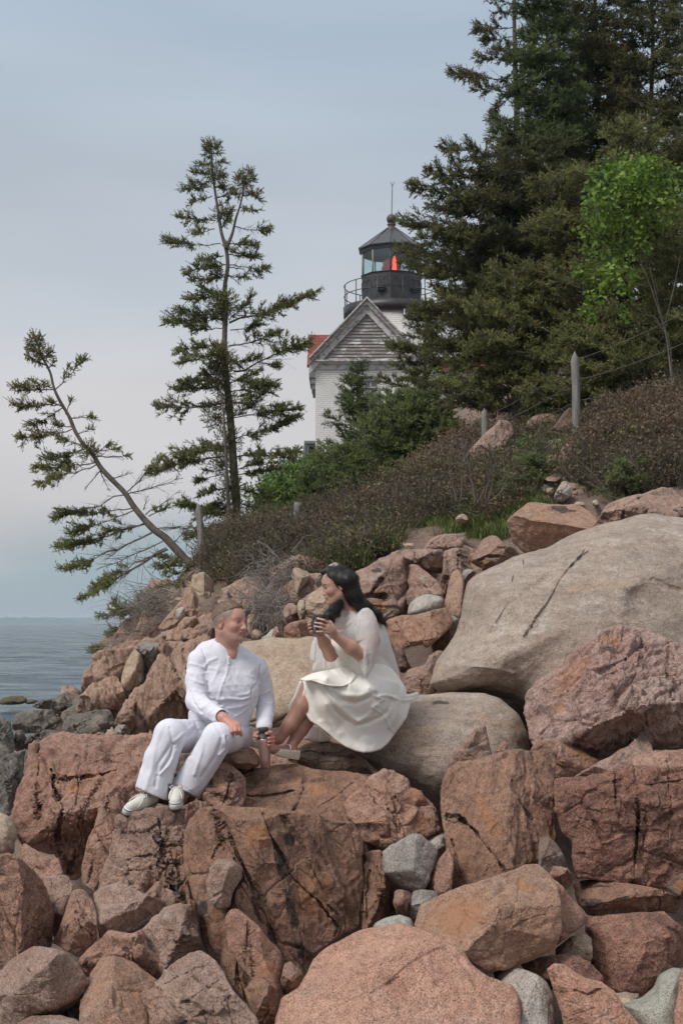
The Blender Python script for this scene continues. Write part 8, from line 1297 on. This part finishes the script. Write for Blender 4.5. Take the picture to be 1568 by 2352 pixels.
# canvas deck shoes
def shoe(he, to, up, par, base, sole_split=True, seed=1):
    M_ = mat3(to - he, up); L = np.linalg.norm(to - he) + .07; o = he - M_[:, 0] * .035; T_ = lambda x, y, z: o + M_ @ np.array([x, y, z])
    f = Field(np.minimum(he, to) - .12, np.maximum(he, to) + .12, .0035)
    f.chain([T_(.045, 0, .040), T_(L * .5, 0, .034), T_(L - .042, 0, .020)], [.034, .036, .030], .03, sq=(M_[:, 2], 1.0)); f.cap(T_(.05, 0, .056), T_(L * .5, 0, .048), .030, .026, .02); f.ell(T_(.055, 0, .112), (.05, .030, .035), M_, .004, 's'); f.plane(T_(0, 0, .010), -M_[:, 2]); V, Q = f.nets(); V = smooth_mesh(V, Q, 2); Q = orient(V, Q)
    sh = mesh('shoe', V, [Q], SHOE, par, loc=tuple(base))
    t = np.linspace(0, 2 * np.pi, 48, endpoint=False); xx = L / 2 + np.cos(t) * (L / 2 + .004); ww = (.036 + .006 * np.cos(t)) * np.abs(np.sin(t)) ** .75 * np.sign(np.sin(t)); rings = []
    for z, s_ in ((-.016, .96), (-.014, 1.0), (.006, 1.0), (.016, .995), (.018, .95)): rings.append(np.array([T_(L / 2 + (x - L / 2) * s_, y * s_ * 1.04, z) for x, y in zip(xx, ww)]))
    n = 48; VV = np.concatenate(rings + [rings[0].mean(0)[None], rings[-1].mean(0)[None]]); i = np.arange(4)[:, None] * n; j = np.arange(n)[None]; j2 = (j + 1) % n; QQ = np.stack([i + j, i + j2, i + n + j2, i + n + j], -1).reshape(-1, 4); T1 = np.stack([np.full(n, 5 * n), (np.arange(n) + 1) % n, np.arange(n)], -1); T2 = np.stack([np.full(n, 5 * n + 1), 4 * n + np.arange(n), 4 * n + (np.arange(n) + 1) % n], -1)
    mesh('sole', VV, [QQ, T1, T2], RUBBER, sh, loc=tuple(base)).location = (0, 0, 0)
    st = np.array([T_(x, y * 1.06, .0165) for x, y in zip(xx, ww)] + [T_(xx[0], 0, .0165)]); V, F = tube(st, .0022, 5, False); mesh('stripe', V, F, NAVY, sh, loc=tuple(base)).location = (0, 0, 0)
    V, F = cat([tube(np.array([T_(x, y * .86, -.0165) for x, y in zip(xx, ww)] + [T_(xx[0], 0, -.0165)]), .004, 5, False)]); mesh('outsole', V, F, OUTSOLE, sh, loc=tuple(base)).location = (0, 0, 0)
    g = np.random.RandomState(seed); Lc = []
    for k in range(3): x = L * (.50 + .07 * k); Lc.append(tube(np.array([T_(x, -.020, .064 - .006 * k), T_(x, 0, .074 - .007 * k), T_(x, .020, .064 - .006 * k)]), .0028, 5))
    x = L * .50
    for s_ in (-1, 1):
        Lc.append(tube(np.array([T_(x, 0, .076), T_(x + .005, s_ * .020, .098), T_(x + .018, s_ * .034, .092), T_(x + .014, s_ * .018, .078), T_(x, 0, .076)]), .0028, 5)); Lc.append(tube(np.array([T_(x, 0, .076), T_(x + .03, s_ * .022, .074), T_(x + .055, s_ * .034, .050), T_(x + .07, s_ * .036, .034)]), .0028, 5))
    V, F = cat(Lc); mesh('lace', V, F, LACE, sh, loc=tuple(base)).location = (0, 0, 0)
    return sh
shoe(P(350, 1845, 8.05), P(296, 1861, 7.90), (.25, -.45, .86), man, MB, seed=1); shoe(P(409, 1836, 8.00), P(403, 1850, 7.84), (-.02, -.60, .80), man, MB, seed=2)

# ================================================================== the woman
WD = 8.7; WBP = P(880, 1625, 8.95); wom = thing('person', 'woman in cream dress and sheer cape sitting on the tan boulder, holding a mug', 'person', tuple(WBP))
fw = Field(P(555, 1765, 8.7) - [0, .42, 0], P(905, 1285, 8.7) + [.03, .42, 0], .0042)
HW = mat3((-.95, -.10, -.27), (-.26, -.02, .96)); wc = P(776, 1345, 8.72); head(fw, wc, HW, .93, fem=1)
wn = P(800, 1400, 8.78); fw.cap(wc + HW @ np.array([-.03, 0, -.045]), wn, .050, .052, .03); fw.cap(wc + HW @ np.array([.010, 0, -.075]), wn + [-.01, -.01, .02], .036, .045, .03)
fw.chain([P(792, 1412, 8.90), wn + [0, .02, -.02], P(842, 1428, 8.72)], [.05, .055, .058], .04)
fw.chain([P(812, 1430, 8.80), P(818, 1480, 8.80), P(835, 1540, 8.82)], [.105, .100, .095], .05)
fw.chain([P(842, 1428, 8.70), P(850, 1470, 8.63), P(840, 1508, 8.57)], [.060, .056, .048], .02); fw.chain([P(840, 1508, 8.57), P(805, 1487, 8.52), P(770, 1460, 8.47)], [.048, .042, .026], .02)
fw.chain([P(795, 1430, 8.92), P(775, 1480, 8.86), P(759, 1503, 8.72)], [.055, .048, .042], .02); fw.chain([P(759, 1503, 8.72), P(745, 1478, 8.62), P(735, 1458, 8.56)], [.042, .036, .024], .02)
finger = lambda pts, r: fw.chain(pts, r, .002)
Wp = lambda x, y, D: P(*tr('W', [(x, y)])[0], D)
fw.chain([P(770, 1460, 8.47), Wp(600, 880, 8.44), Wp(575, 850, 8.43)], [.025, .026, .024], .012, sq=((0, 1, 0), .75))
for (x0, y0, x1, y1, r_) in ((578, 800, 468, 756, .0090), (566, 838, 440, 798, .0090), (560, 876, 434, 836, .0088), (556, 905, 456, 892, .0078)):
    xm_, ym_ = (x0 + x1) / 2 + 4, (y0 + y1) / 2 - 6; fw.cap(Wp(625, 900, 8.45), Wp(x0, y0, 8.425), .018, r_ * 1.1, .008); finger([Wp(x0, y0, 8.425), Wp(xm_, ym_, 8.408), Wp(x1, y1, 8.425)], [r_ * 1.05, r_ * .95, r_ * .78])
fw.chain([Wp(640, 860, 8.46), Wp(600, 800, 8.46), Wp(578, 778, 8.48)], [.015, .011, .009], .006)
fw.chain([P(735, 1458, 8.56), Wp(450, 900, 8.55), Wp(420, 870, 8.54)], [.024, .024, .02], .012)
for (x0, y0, x1, y1) in ((425, 835, 372, 800), (420, 860, 370, 830), (425, 885, 378, 862), (430, 905, 392, 896)): finger([Wp(x0 + 30, y0 + 10, 8.55), Wp(x0 - 30, y0, 8.53), Wp(x1, y1, 8.49), Wp(x1 + 20, y1 - 10, 8.455)], [.012, .0095, .0088, .0075])
# legs: the far one crosses in front towards the left
kA, kB = P(712, 1584, 8.64), P(726, 1594, 8.74)
fw.chain([P(860, 1600, 8.86), kA], [.075, .055], .03); fw.chain([kA, P(694, 1622, 8.60), P(667, 1664, 8.58), P(640, 1696, 8.57)], [.058, .056, .047, .032], .02)
fw.chain([P(860, 1605, 8.98), kB], [.07, .06], .03); fw.chain([kB, P(712, 1640, 8.66), P(690, 1676, 8.63), P(668, 1714, 8.60)], [.058, .058, .046, .031], .014)
fw.chain([P(640, 1696, 8.57), P(618, 1704, 8.56), P(580, 1706, 8.56)], [.036, .032, .024], .015); fw.chain([P(668, 1716, 8.60), P(672, 1728, 8.60), P(632, 1722, 8.50), P(620, 1722, 8.46)], [.034, .034, .028, .022], .015)
V, Q = fw.nets(); V = smooth_mesh(V, Q, 2); Q = orient(V, Q)
col = paint_head(V, wc, HW, .93, (.46, .26, .185), (.42, .135, .125), (.07, .045, .035), fem=1); uv = uvof(V)
legm = uv[:, 1] > 1540; col[legm] = col[legm] * np.array([.86, .80, .82])
for (x, y) in ((460, 756), (434, 798), (428, 836), (450, 892)):
    c_ = np.array(tr('W', [(x, y)])[0]); m_ = (np.hypot((uv[:, 0] - c_[0]) / 2.6, (uv[:, 1] - c_[1]) / 2.0) < 1) & (V[:, 1] < 8.45); col[m_] = (.78, .62, .62)
mesh('body', V, [Q], SKIN, wom, loc=tuple(WBP), cols=col)
# long black hair
BH = MT('long_black_hair'); _p = BH.pos((40, 40, 5), (0, R(-20), 0), src='obj'); _n = BH.noise(_p, 3, 4, .6); BH.col(BH.ramp(_n, [(.3, (.006, .005, .005)), (.7, (.014, .012, .012))])); BH.bump(_n, .3, .006); BH.b.inputs['Roughness'].default_value = .45; BH.b.inputs['Specular IOR Level'].default_value = .3; BH = BH.m
fh = Field(P(725, 1450, 8.7) - [0, .2, 0], P(905, 1283, 8.7) + [0, .32, 0], .0042); Tw = lambda p: wc + HW @ (np.array(p, float) * .93)
fh.ell(Tw((-.016, 0, .034)), np.array([.108, .086, .096]) * .93, HW, 0); fh.ell(Tw((-.045, 0, .0)), np.array([.070, .083, .085]) * .93, HW, .03)
fh.plane(Tw((.060, 0, .078)), HW @ np.array([.93, 0, -.36])); 
fh.ell(Tw((.050, -.02, -.045)), np.array([.080, .14, .085]) * .93, HW, .004, 's'); fh.ell(Tw((.075, 0, .020)), np.array([.052, .14, .050]) * .93, HW, .006, 's'); fh.ell(Tw((-.006, .095, -.020)), np.array([.024, .03, .036]) * .93, HW, .003, 's')
fh.cap(Tw((.075, .0, .112)), Tw((.03, 0, .125)), .015, .018, .02)
for o in (.0, .045): fh.chain([P(800, 1335, 8.66 + o), P(812, 1368, 8.67 + o), P(835, 1394, 8.70 + o), P(862, 1412, 8.74 + o), P(882, 1432, 8.80 + o)], [.058, .046, .038, .027, .008], .03)
fh.chain([P(790, 1345, 8.72), P(808, 1380, 8.80)], [.06, .05], .02)
fh.chain([P(781, 1384, 8.66), P(768, 1400, 8.60), P(756, 1416, 8.55), P(762, 1440, 8.55)], [.020, .034, .034, .010], .02); fh.chain([P(768, 1398, 8.61), P(745, 1416, 8.60)], [.028, .004], .012)
V, Q = fh.nets(); V = smooth_mesh(V, Q, 2); Q = orient(V, Q); nr = vnormals(V, Q); uv = uvof(V); s_ = (uv[:, 0] * .75 - uv[:, 1] * .66); V = V + nr * (.0006 * np.sin(s_ * 1.7 + 5 * vnoise(np.c_[uv * .02, 0 * s_], 3)))[:, None]
V, F = cat([(V, [Q]), strands(V, Q, 3500, lambda v: v * 0 + np.array([.60, .1, -.8]), .040, .0008, .02, 4, sp=.06)]); mesh('hair', V, F, BH, wom, loc=tuple(WBP))
# cloth pieces cut from their outlines, each with its own thickness and fold relief
def clothp(name, pts, D, mat, par, reg='W', **k):
    fo = [(tr(reg, p), w_, a_) for p, w_, a_ in k.pop('folds', ())]; dp = tr(reg, k.pop('dpts', ())) if 'dpts' in k else (); kw = dict(step=2.0, lean=0, bulge=.06, thick=.05, facets=0, rough=0, edge=0, soft=7, corner=3, seed=3); kw.update(k)
    if 'center' in kw: kw['center'] = tr(reg, [kw['center']])[0]
    fo = [(a_, b_, c_ * .65) for a_, b_, c_ in fo]; V, Q, uv = outline_solid(tr(reg, pts), D, folds=fo, dpts=dp, **kw); return mesh(name, V, [Q], mat, par, loc=tuple(WBP))
# fitted bodice and waist under the cape
fb = Field(P(745, 1620, 8.8) - [0, .3, 0], P(950, 1385, 8.8) + [0, .35, 0], .006)
fb.chain([P(812, 1450, 8.80), P(816, 1485, 8.80), P(828, 1525, 8.82), P(842, 1560, 8.86)], [.120, .112, .108, .130], .04); fb.chain([P(790, 1460, 8.72), P(786, 1482, 8.72)], [.075, .07], .04); fb.chain([P(850, 1560, 8.88), P(875, 1600, 8.9)], [.15, .16], .05); fb.plane(P(812, 1438, 8.7), (-.35, -.1, .93)); V, Q = fb.nets(); V = smooth_mesh(V, Q, 2); Q = orient(V, Q)
mesh('bodice', V, [Q], DRESS, wom, loc=tuple(WBP))
SKOUT = [(690, 1290), (720, 1270), (840, 1300), (1000, 1320), (1200, 1390), (1310, 1425), (1335, 1490), (1370, 1572), (1440, 1545), (1510, 1518), (1525, 1550), (1500, 1590), (1445, 1602), (1425, 1680), (1395, 1790), (1340, 1870), (1270, 1960), (1200, 2060), (1130, 2120), (1050, 2150), (950, 2160), (870, 2145), (760, 2100), (650, 2030), (560, 1950), (470, 1880), (380, 1825), (330, 1745), (290, 1685), (262, 1612), (290, 1575), (322, 1500), (318, 1440), (300, 1395), (400, 1330), (560, 1295)]
clothp('skirt', SKOUT, 8.60, DRESS, wom, center=(820, 1680), bulge=0, thick=.32, soft=4, rough=.004, rscale=4,
       dpts=[(700, 1290, .12), (1000, 1330, .06), (1320, 1440, .20), (1510, 1540, .38), (1440, 1600, .30), (1400, 1790, .24), (1270, 1960, .20), (1130, 2110, .10), (950, 2150, .0), (760, 2100, -.04), (560, 1950, -.06), (380, 1825, -.04), (270, 1620, .0), (310, 1420, -.02), (500, 1420, -.12), (800, 1440, -.10), (1000, 1480, -.06), (1200, 1520, .08), (820, 1680, -.06), (560, 1650, -.12), (1000, 1800, .02), (1200, 1750, .10), (700, 1850, -.03), (900, 2000, .02)],
       folds=[([(480, 1440), (560, 1580), (650, 1720), (760, 1810), (880, 1865)], 5, -.022), ([(520, 1460), (640, 1640), (800, 1780), (880, 1840)], 8, .018), ([(880, 1865), (1000, 1840), (1100, 1790), (1180, 1740)], 5, -.02), ([(900, 1830), (1000, 1770), (1080, 1660)], 7, .02), ([(560, 1480), (700, 1600), (860, 1640), (980, 1590), (1060, 1540)], 6, -.022), ([(620, 1480), (760, 1560), (900, 1570), (1040, 1520)], 8, .018), ([(1060, 1535), (1065, 1600), (1100, 1640)], 4, -.020), ([(1050, 1560), (1150, 1600), (1100, 1640), (1040, 1680)], 4, .018), ([(1120, 1560), (1200, 1560), (1270, 1580)], 4, .02),
              ([(1230, 1600), (1215, 1680), (1140, 1780)], 4, -.016), ([(1040, 1690), (1120, 1740), (1190, 1820), (1220, 1900), (1275, 1955)], 2.2, .008), ([(1270, 1590), (1360, 1610), (1440, 1600)], 5, .02), ([(1380, 1570), (1460, 1560), (1520, 1535)], 3, .016), ([(540, 1460), (545, 1560)], 2, -.004), ([(300, 1400), (330, 1500), (290, 1600), (300, 1690), (400, 1830)], 3.5, .010), ([(700, 1900), (850, 2040), (1000, 2080)], 9, -.012), ([(1300, 1640), (1280, 1760), (1220, 1880)], 6, .014), ([(420, 1470), (480, 1650), (560, 1800), (700, 1950)], 9, .016), ([(390, 1500), (420, 1680), (480, 1800)], 6, -.012)])
clothp('overskirt', [(275, 1392), (330, 1362), (400, 1330), (500, 1305), (600, 1290), (700, 1262), (760, 1262), (830, 1290), (880, 1345), (860, 1380), (815, 1430), (740, 1466), (600, 1470), (500, 1442), (440, 1415), (380, 1404), (310, 1408)], 8.47, DRESS, wom, bulge=.015, thick=.16, soft=3, dpts=[(280, 1392, .0), (600, 1290, .10), (830, 1300, .16), (800, 1430, .04), (600, 1468, -.03), (440, 1415, -.02), (560, 1380, -.03)], folds=[([(600, 1300), (680, 1360), (780, 1400)], 4, -.008), ([(700, 1290), (760, 1350), (830, 1380)], 3, .010), ([(820, 1300), (845, 1350), (810, 1420)], 3, .01), ([(320, 1402), (440, 1418), (560, 1452), (700, 1466), (790, 1440), (850, 1385)], 2, .006)])
clothp('skirt_panel', [(300, 1400), (275, 1410), (255, 1470), (220, 1560), (175, 1640), (160, 1680), (170, 1720), (192, 1745), (205, 1720), (235, 1620), (270, 1540), (300, 1480)], 8.72, DRESS, wom, bulge=.01, thick=.05, soft=4)
clothp('skirt_panel', [(390, 1850), (470, 1880), (560, 1960), (610, 2020), (560, 2045), (470, 2052), (380, 2038), (318, 2012), (330, 1960), (360, 1900)], 8.86, DRESS, wom, bulge=.02, thick=.06, soft=4, folds=[([(480, 1900), (472, 2040)], 2, -.01)])
clothp('cape', [(445, 930), (400, 1020), (385, 1100), (382, 1180), (400, 1205), (422, 1215), (410, 1270), (402, 1315), (520, 1300), (620, 1290), (700, 1275), (720, 1180), (700, 1080), (620, 1000), (560, 900), (500, 860)], 8.95, CAPE, wom, bulge=.03, thick=.10, soft=5, folds=[([(540, 1160), (535, 1290)], 2, .01), ([(600, 1170), (600, 1290)], 2, .01), ([(440, 960), (430, 1100), (420, 1200)], 3, .01), ([(640, 1160), (650, 1280)], 2, -.01)])
clothp('cape', [(690, 625), (760, 628), (830, 605), (900, 594), (960, 593), (1010, 600), (1060, 645), (1120, 730), (1160, 820), (1200, 930), (1240, 1060), (1280, 1200), (1312, 1320), (1335, 1425), (1330, 1440), (1200, 1436), (1100, 1432), (1000, 1432), (920, 1400), (870, 1370), (840, 1310), (850, 1200), (860, 1120), (780, 1040), (700, 950), (620, 880), (600, 820), (640, 720)], 8.72, CAPE, wom, bulge=.0, thick=.24, soft=14, center=(980, 1000),
       dpts=[(720, 640, .02), (960, 600, .10), (1150, 820, .16), (1330, 1430, .26), (1000, 1430, .06), (850, 1330, .04), (860, 1120, -.05), (640, 860, -.08), (620, 800, -.08), (800, 800, -.12), (1000, 800, -.12), (1050, 1100, -.06), (1000, 1000, -.12), (1200, 1250, .10)], folds=[([(640, 760), (760, 740), (870, 690), (960, 640)], 2.5, .010), ([(600, 800), (720, 810), (840, 750)], 3, -.008), ([(620, 860), (760, 830), (850, 760)], 3, .010), ([(1040, 660), (1130, 800), (1180, 1000), (1230, 1300)], 4, .012), ([(1010, 1440), (1100, 1435), (1200, 1438), (1325, 1436)], 1.3, .004), ([(720, 640), (800, 620), (900, 600), (1000, 600)], 1.3, .004)])
clothp('sleeve', [(855, 790), (880, 700), (930, 650), (990, 640), (1040, 680), (1080, 760), (1105, 880), (1105, 1000), (1085, 1120), (1060, 1230), (1020, 1310), (970, 1385), (930, 1330), (905, 1270), (890, 1200), (880, 1140), (890, 1070), (890, 1015), (860, 1000), (855, 900)], 8.555, CAPE, wom, bulge=.055, thick=.20, soft=10, center=(980, 950), folds=[([(870, 780), (865, 900), (875, 1000)], 3, -.010), ([(900, 760), (880, 880)], 2.5, .008), ([(900, 1030), (960, 1080), (965, 1140)], 4, .008), ([(935, 1030), (930, 1180), (935, 1280)], 3, -.007), ([(960, 1380), (900, 1270), (884, 1180)], 1.5, .005), ([(1040, 700), (1080, 800), (1100, 900)], 3, .008), ([(1000, 1150), (1010, 1280)], 4, -.01)])
# woven flats
def woven(he, to, up, w_, par, base):
    M_ = mat3(to - he, up); L = np.linalg.norm(to - he) + .05; o = he - M_[:, 0] * .028; T_ = lambda x, y, z: o + M_ @ np.array([x, y, z]); nx, nz = 44, 9; g0 = []
    def surf(t, z):                                                  # t around the foot, z height 0..1
        x = L / 2 + math.cos(t) * L / 2; wd = (w_ + .006 * math.cos(t)) * abs(math.sin(t)) ** .7 * (1 if math.sin(t) > 0 else -1); top = .050 - .020 * (x / L) ** 1.2; ins = 1 - .30 * z ** 2; return T_(L / 2 + (x - L / 2) * (1 - .10 * z ** 2), wd * ins, z * top)
    Lw = []
    for sgn in (1, -1):
        for k in range(26):
            t0 = k * 2 * math.pi / 26; Lw.append(tube(np.array([surf(t0 + sgn * z * .62, z) for z in np.linspace(0, 1, 7)]), .0042, 4))
    for z in (0, 1): Lw.append(tube(np.array([surf(t_, z) for t_ in np.linspace(0, 2 * math.pi, 41)]), .0038, 5, False))
    # vamp over the toes
    for k in range(8):
        x = L * (.62 + .045 * k); hw = w_ * max(.15, 1 - ((k + 1) / 9.0) ** 2) ** .5
        for sgn in (-1, 1): Lw.append(tube(np.array([T_(x + sgn * .018 * q, hw * q * .8, .036 - .010 * q * q - .010 * (x / L - .62)) for q in np.linspace(-1, 1, 7)]), .0040, 4))
    V, F = cat(Lw); sh = mesh('woven_flat', V, F, WOVEN, par, loc=tuple(base))
    V, F = cat([ (lambda r: (np.concatenate([r, r - M_[:, 2] * .006, [r.mean(0)], [r.mean(0) - M_[:, 2] * .006]]), [np.stack([np.arange(40), (np.arange(40) + 1) % 40, 40 + (np.arange(40) + 1) % 40, 40 + np.arange(40)], -1), np.stack([np.full(40, 80), (np.arange(40) + 1) % 40, np.arange(40)], -1), np.stack([np.full(40, 81), 40 + np.arange(40), 40 + (np.arange(40) + 1) % 40], -1)]))(np.array([surf(t_, 0) for t_ in np.linspace(0, 2 * math.pi, 41)[:-1]])) ])
    mesh('sole', V, F, simple('tan_sole', (.25, .15, .10), .7), sh, loc=tuple(base)).location = (0, 0, 0)
    V, F = tube(np.array([T_(L * .48, -w_ * .9, .042), T_(L * .50, -w_ * .5, .066), T_(L * .50, w_ * .3, .070), T_(L * .48, w_ * .9, .042)]), .0042, 5); mesh('strap', V, F, WOVEN, sh, loc=tuple(base)).location = (0, 0, 0)
    hl = T_(.035, 0, -.012); V, F = tube(np.array([hl, hl - M_[:, 2] * .014]), [.026, .025], 12); mesh('heel', V, F, simple('tan_heel', (.33, .20, .14), .6), sh, loc=tuple(base)).location = (0, 0, 0)
woven(P(676, 1741, 8.60), P(632, 1730, 8.50), (.18, -.18, .96), .034, wom, WBP); woven(P(622, 1718, 8.58), P(576, 1708, 8.56), (.1, -.40, .9), .033, wom, WBP)
V, F = tube(np.array([Wp(516, 858, 8.405), Wp(522, 870, 8.398), Wp(526, 884, 8.41)]), .0022, 6); V2, F2 = lathe([(.0, -.003), (.0035, 0), (.002, .0025), (0, .0028)], 8, tuple(Wp(524, 864, 8.395))); V, F = cat([(V, F), (V2, F2)]); mesh('ring', V, F, simple('silver_ring', (.8, .8, .8), .15, 1.0), wom, loc=tuple(WBP))

# mug and steel bottle
mc = Wp(487, 893, 8.47); md = MT('dark_blue_enamel_print'); _v = md.n('ShaderNodeTexVoronoi', feature='F1'); _v.inputs['Scale'].default_value = 150; _v.inputs['Randomness'].default_value = .35; _m = md.pos((1, 1, .62), (0, R(14), 0), src='obj'); md.l(_m, _v.inputs['Vector'])
_w = md.noise(md.pos(src='obj'), 22, 2, .5); md.col(md.mix(md.math('MULTIPLY', md.ramp(_v.outputs['Distance'], [(.30, 1.), (.42, 0.)]), md.ramp(_w, [(.42, 0.), (.50, 1.)])), (.018, .022, .035), (.70, .74, .78))); md.b.inputs['Roughness'].default_value = .25
mug = thing('mug', 'dark blue enamel mug with a white print held in the woman\'s hands', 'mug', tuple(mc)); hM = (890 - 738) * .22 / S * 8.47; rM = 84 * .22 / S * 8.47
V, F = lathe([(.001, 0), (rM * .93, 0), (rM * .97, .004), (rM, hM), (rM + .0025, hM + .001), (rM - .002, hM + .001), (rM - .003, hM - .001), (rM - .004, .006), (.001, .005)], 40, tuple(mc)); mesh('cup', V, F, md.m, mug, loc=tuple(mc))
th = np.linspace(-1.4, 1.4, 14); V, F = tube(np.stack([mc[0] - (rM + .022 * np.cos(th)) * .5, mc[1] + (rM + .026 * np.cos(th)) * .85, mc[2] + hM * .52 + .030 * np.sin(th)], -1), .0045, 6); mesh('handle', V, F, md.m, mug, loc=tuple(mc))
bc = P(610, 1763, 8.28); pb = 8.28 / S; STEEL = simple('rose_gold_steel', (.52, .36, .32), .32, .75, noise=.08, nscale=4); CAPM = simple('dark_grey_plastic', (.045, .044, .042), .55)
bt = thing('bottle', 'rose gold steel bottle with dark grey cap on the ledge in the man\'s hand', 'bottle', tuple(bc)); up = unit(np.array([-5.5 * pb, 0, 92 * pb])); MBt = mat3((0, -1, 0), up)
def bl_(name, prof, mat, n=40, par=bt):
    V, F = lathe([(r * pb, z * pb) for r, z in prof], n); M2 = np.stack([np.cross(np.array([0, 1., 0]), up), np.array([0, 1., 0]), up], 1); V = V @ M2.T + bc; return mesh(name, V, F, mat, par, loc=tuple(bc))
bl_('flask', [(.1, 0), (10, 0), (11.3, 1.2), (12.0, 20), (14.6, 45), (16.0, 60), (16.2, 66), (15.4, 67.5), (.1, 68)], STEEL); bl_('collar', [(.1, 66.5), (15.8, 66.8), (16.2, 68), (16.0, 71), (13.6, 72), (12.9, 78), (12.6, 79), (.1, 79)], CAPM)
bl_('cap', [(.1, 79), (11.6, 79.3), (11.4, 90), (10.8, 92.3), (9.8, 92.8), (.1, 93)], CAPM, 28)
hm = bpy.data.materials.new('haze_air'); hm.use_nodes = True; hm.node_tree.nodes.clear(); ho = hm.node_tree.nodes.new('ShaderNodeOutputMaterial'); hv = hm.node_tree.nodes.new('ShaderNodeVolumePrincipled'); hv.inputs['Density'].default_value = .0002; hv.inputs['Color'].default_value = (.80, .90, 1.0, 1); hm.node_tree.links.new(hv.outputs[0], ho.inputs['Volume'])
V, F = box(-14000, 14000, -60, 12000, -5, 32); mesh('haze', V, F, hm, kind='stuff', label='thin sea haze', category='haze', smooth=False)
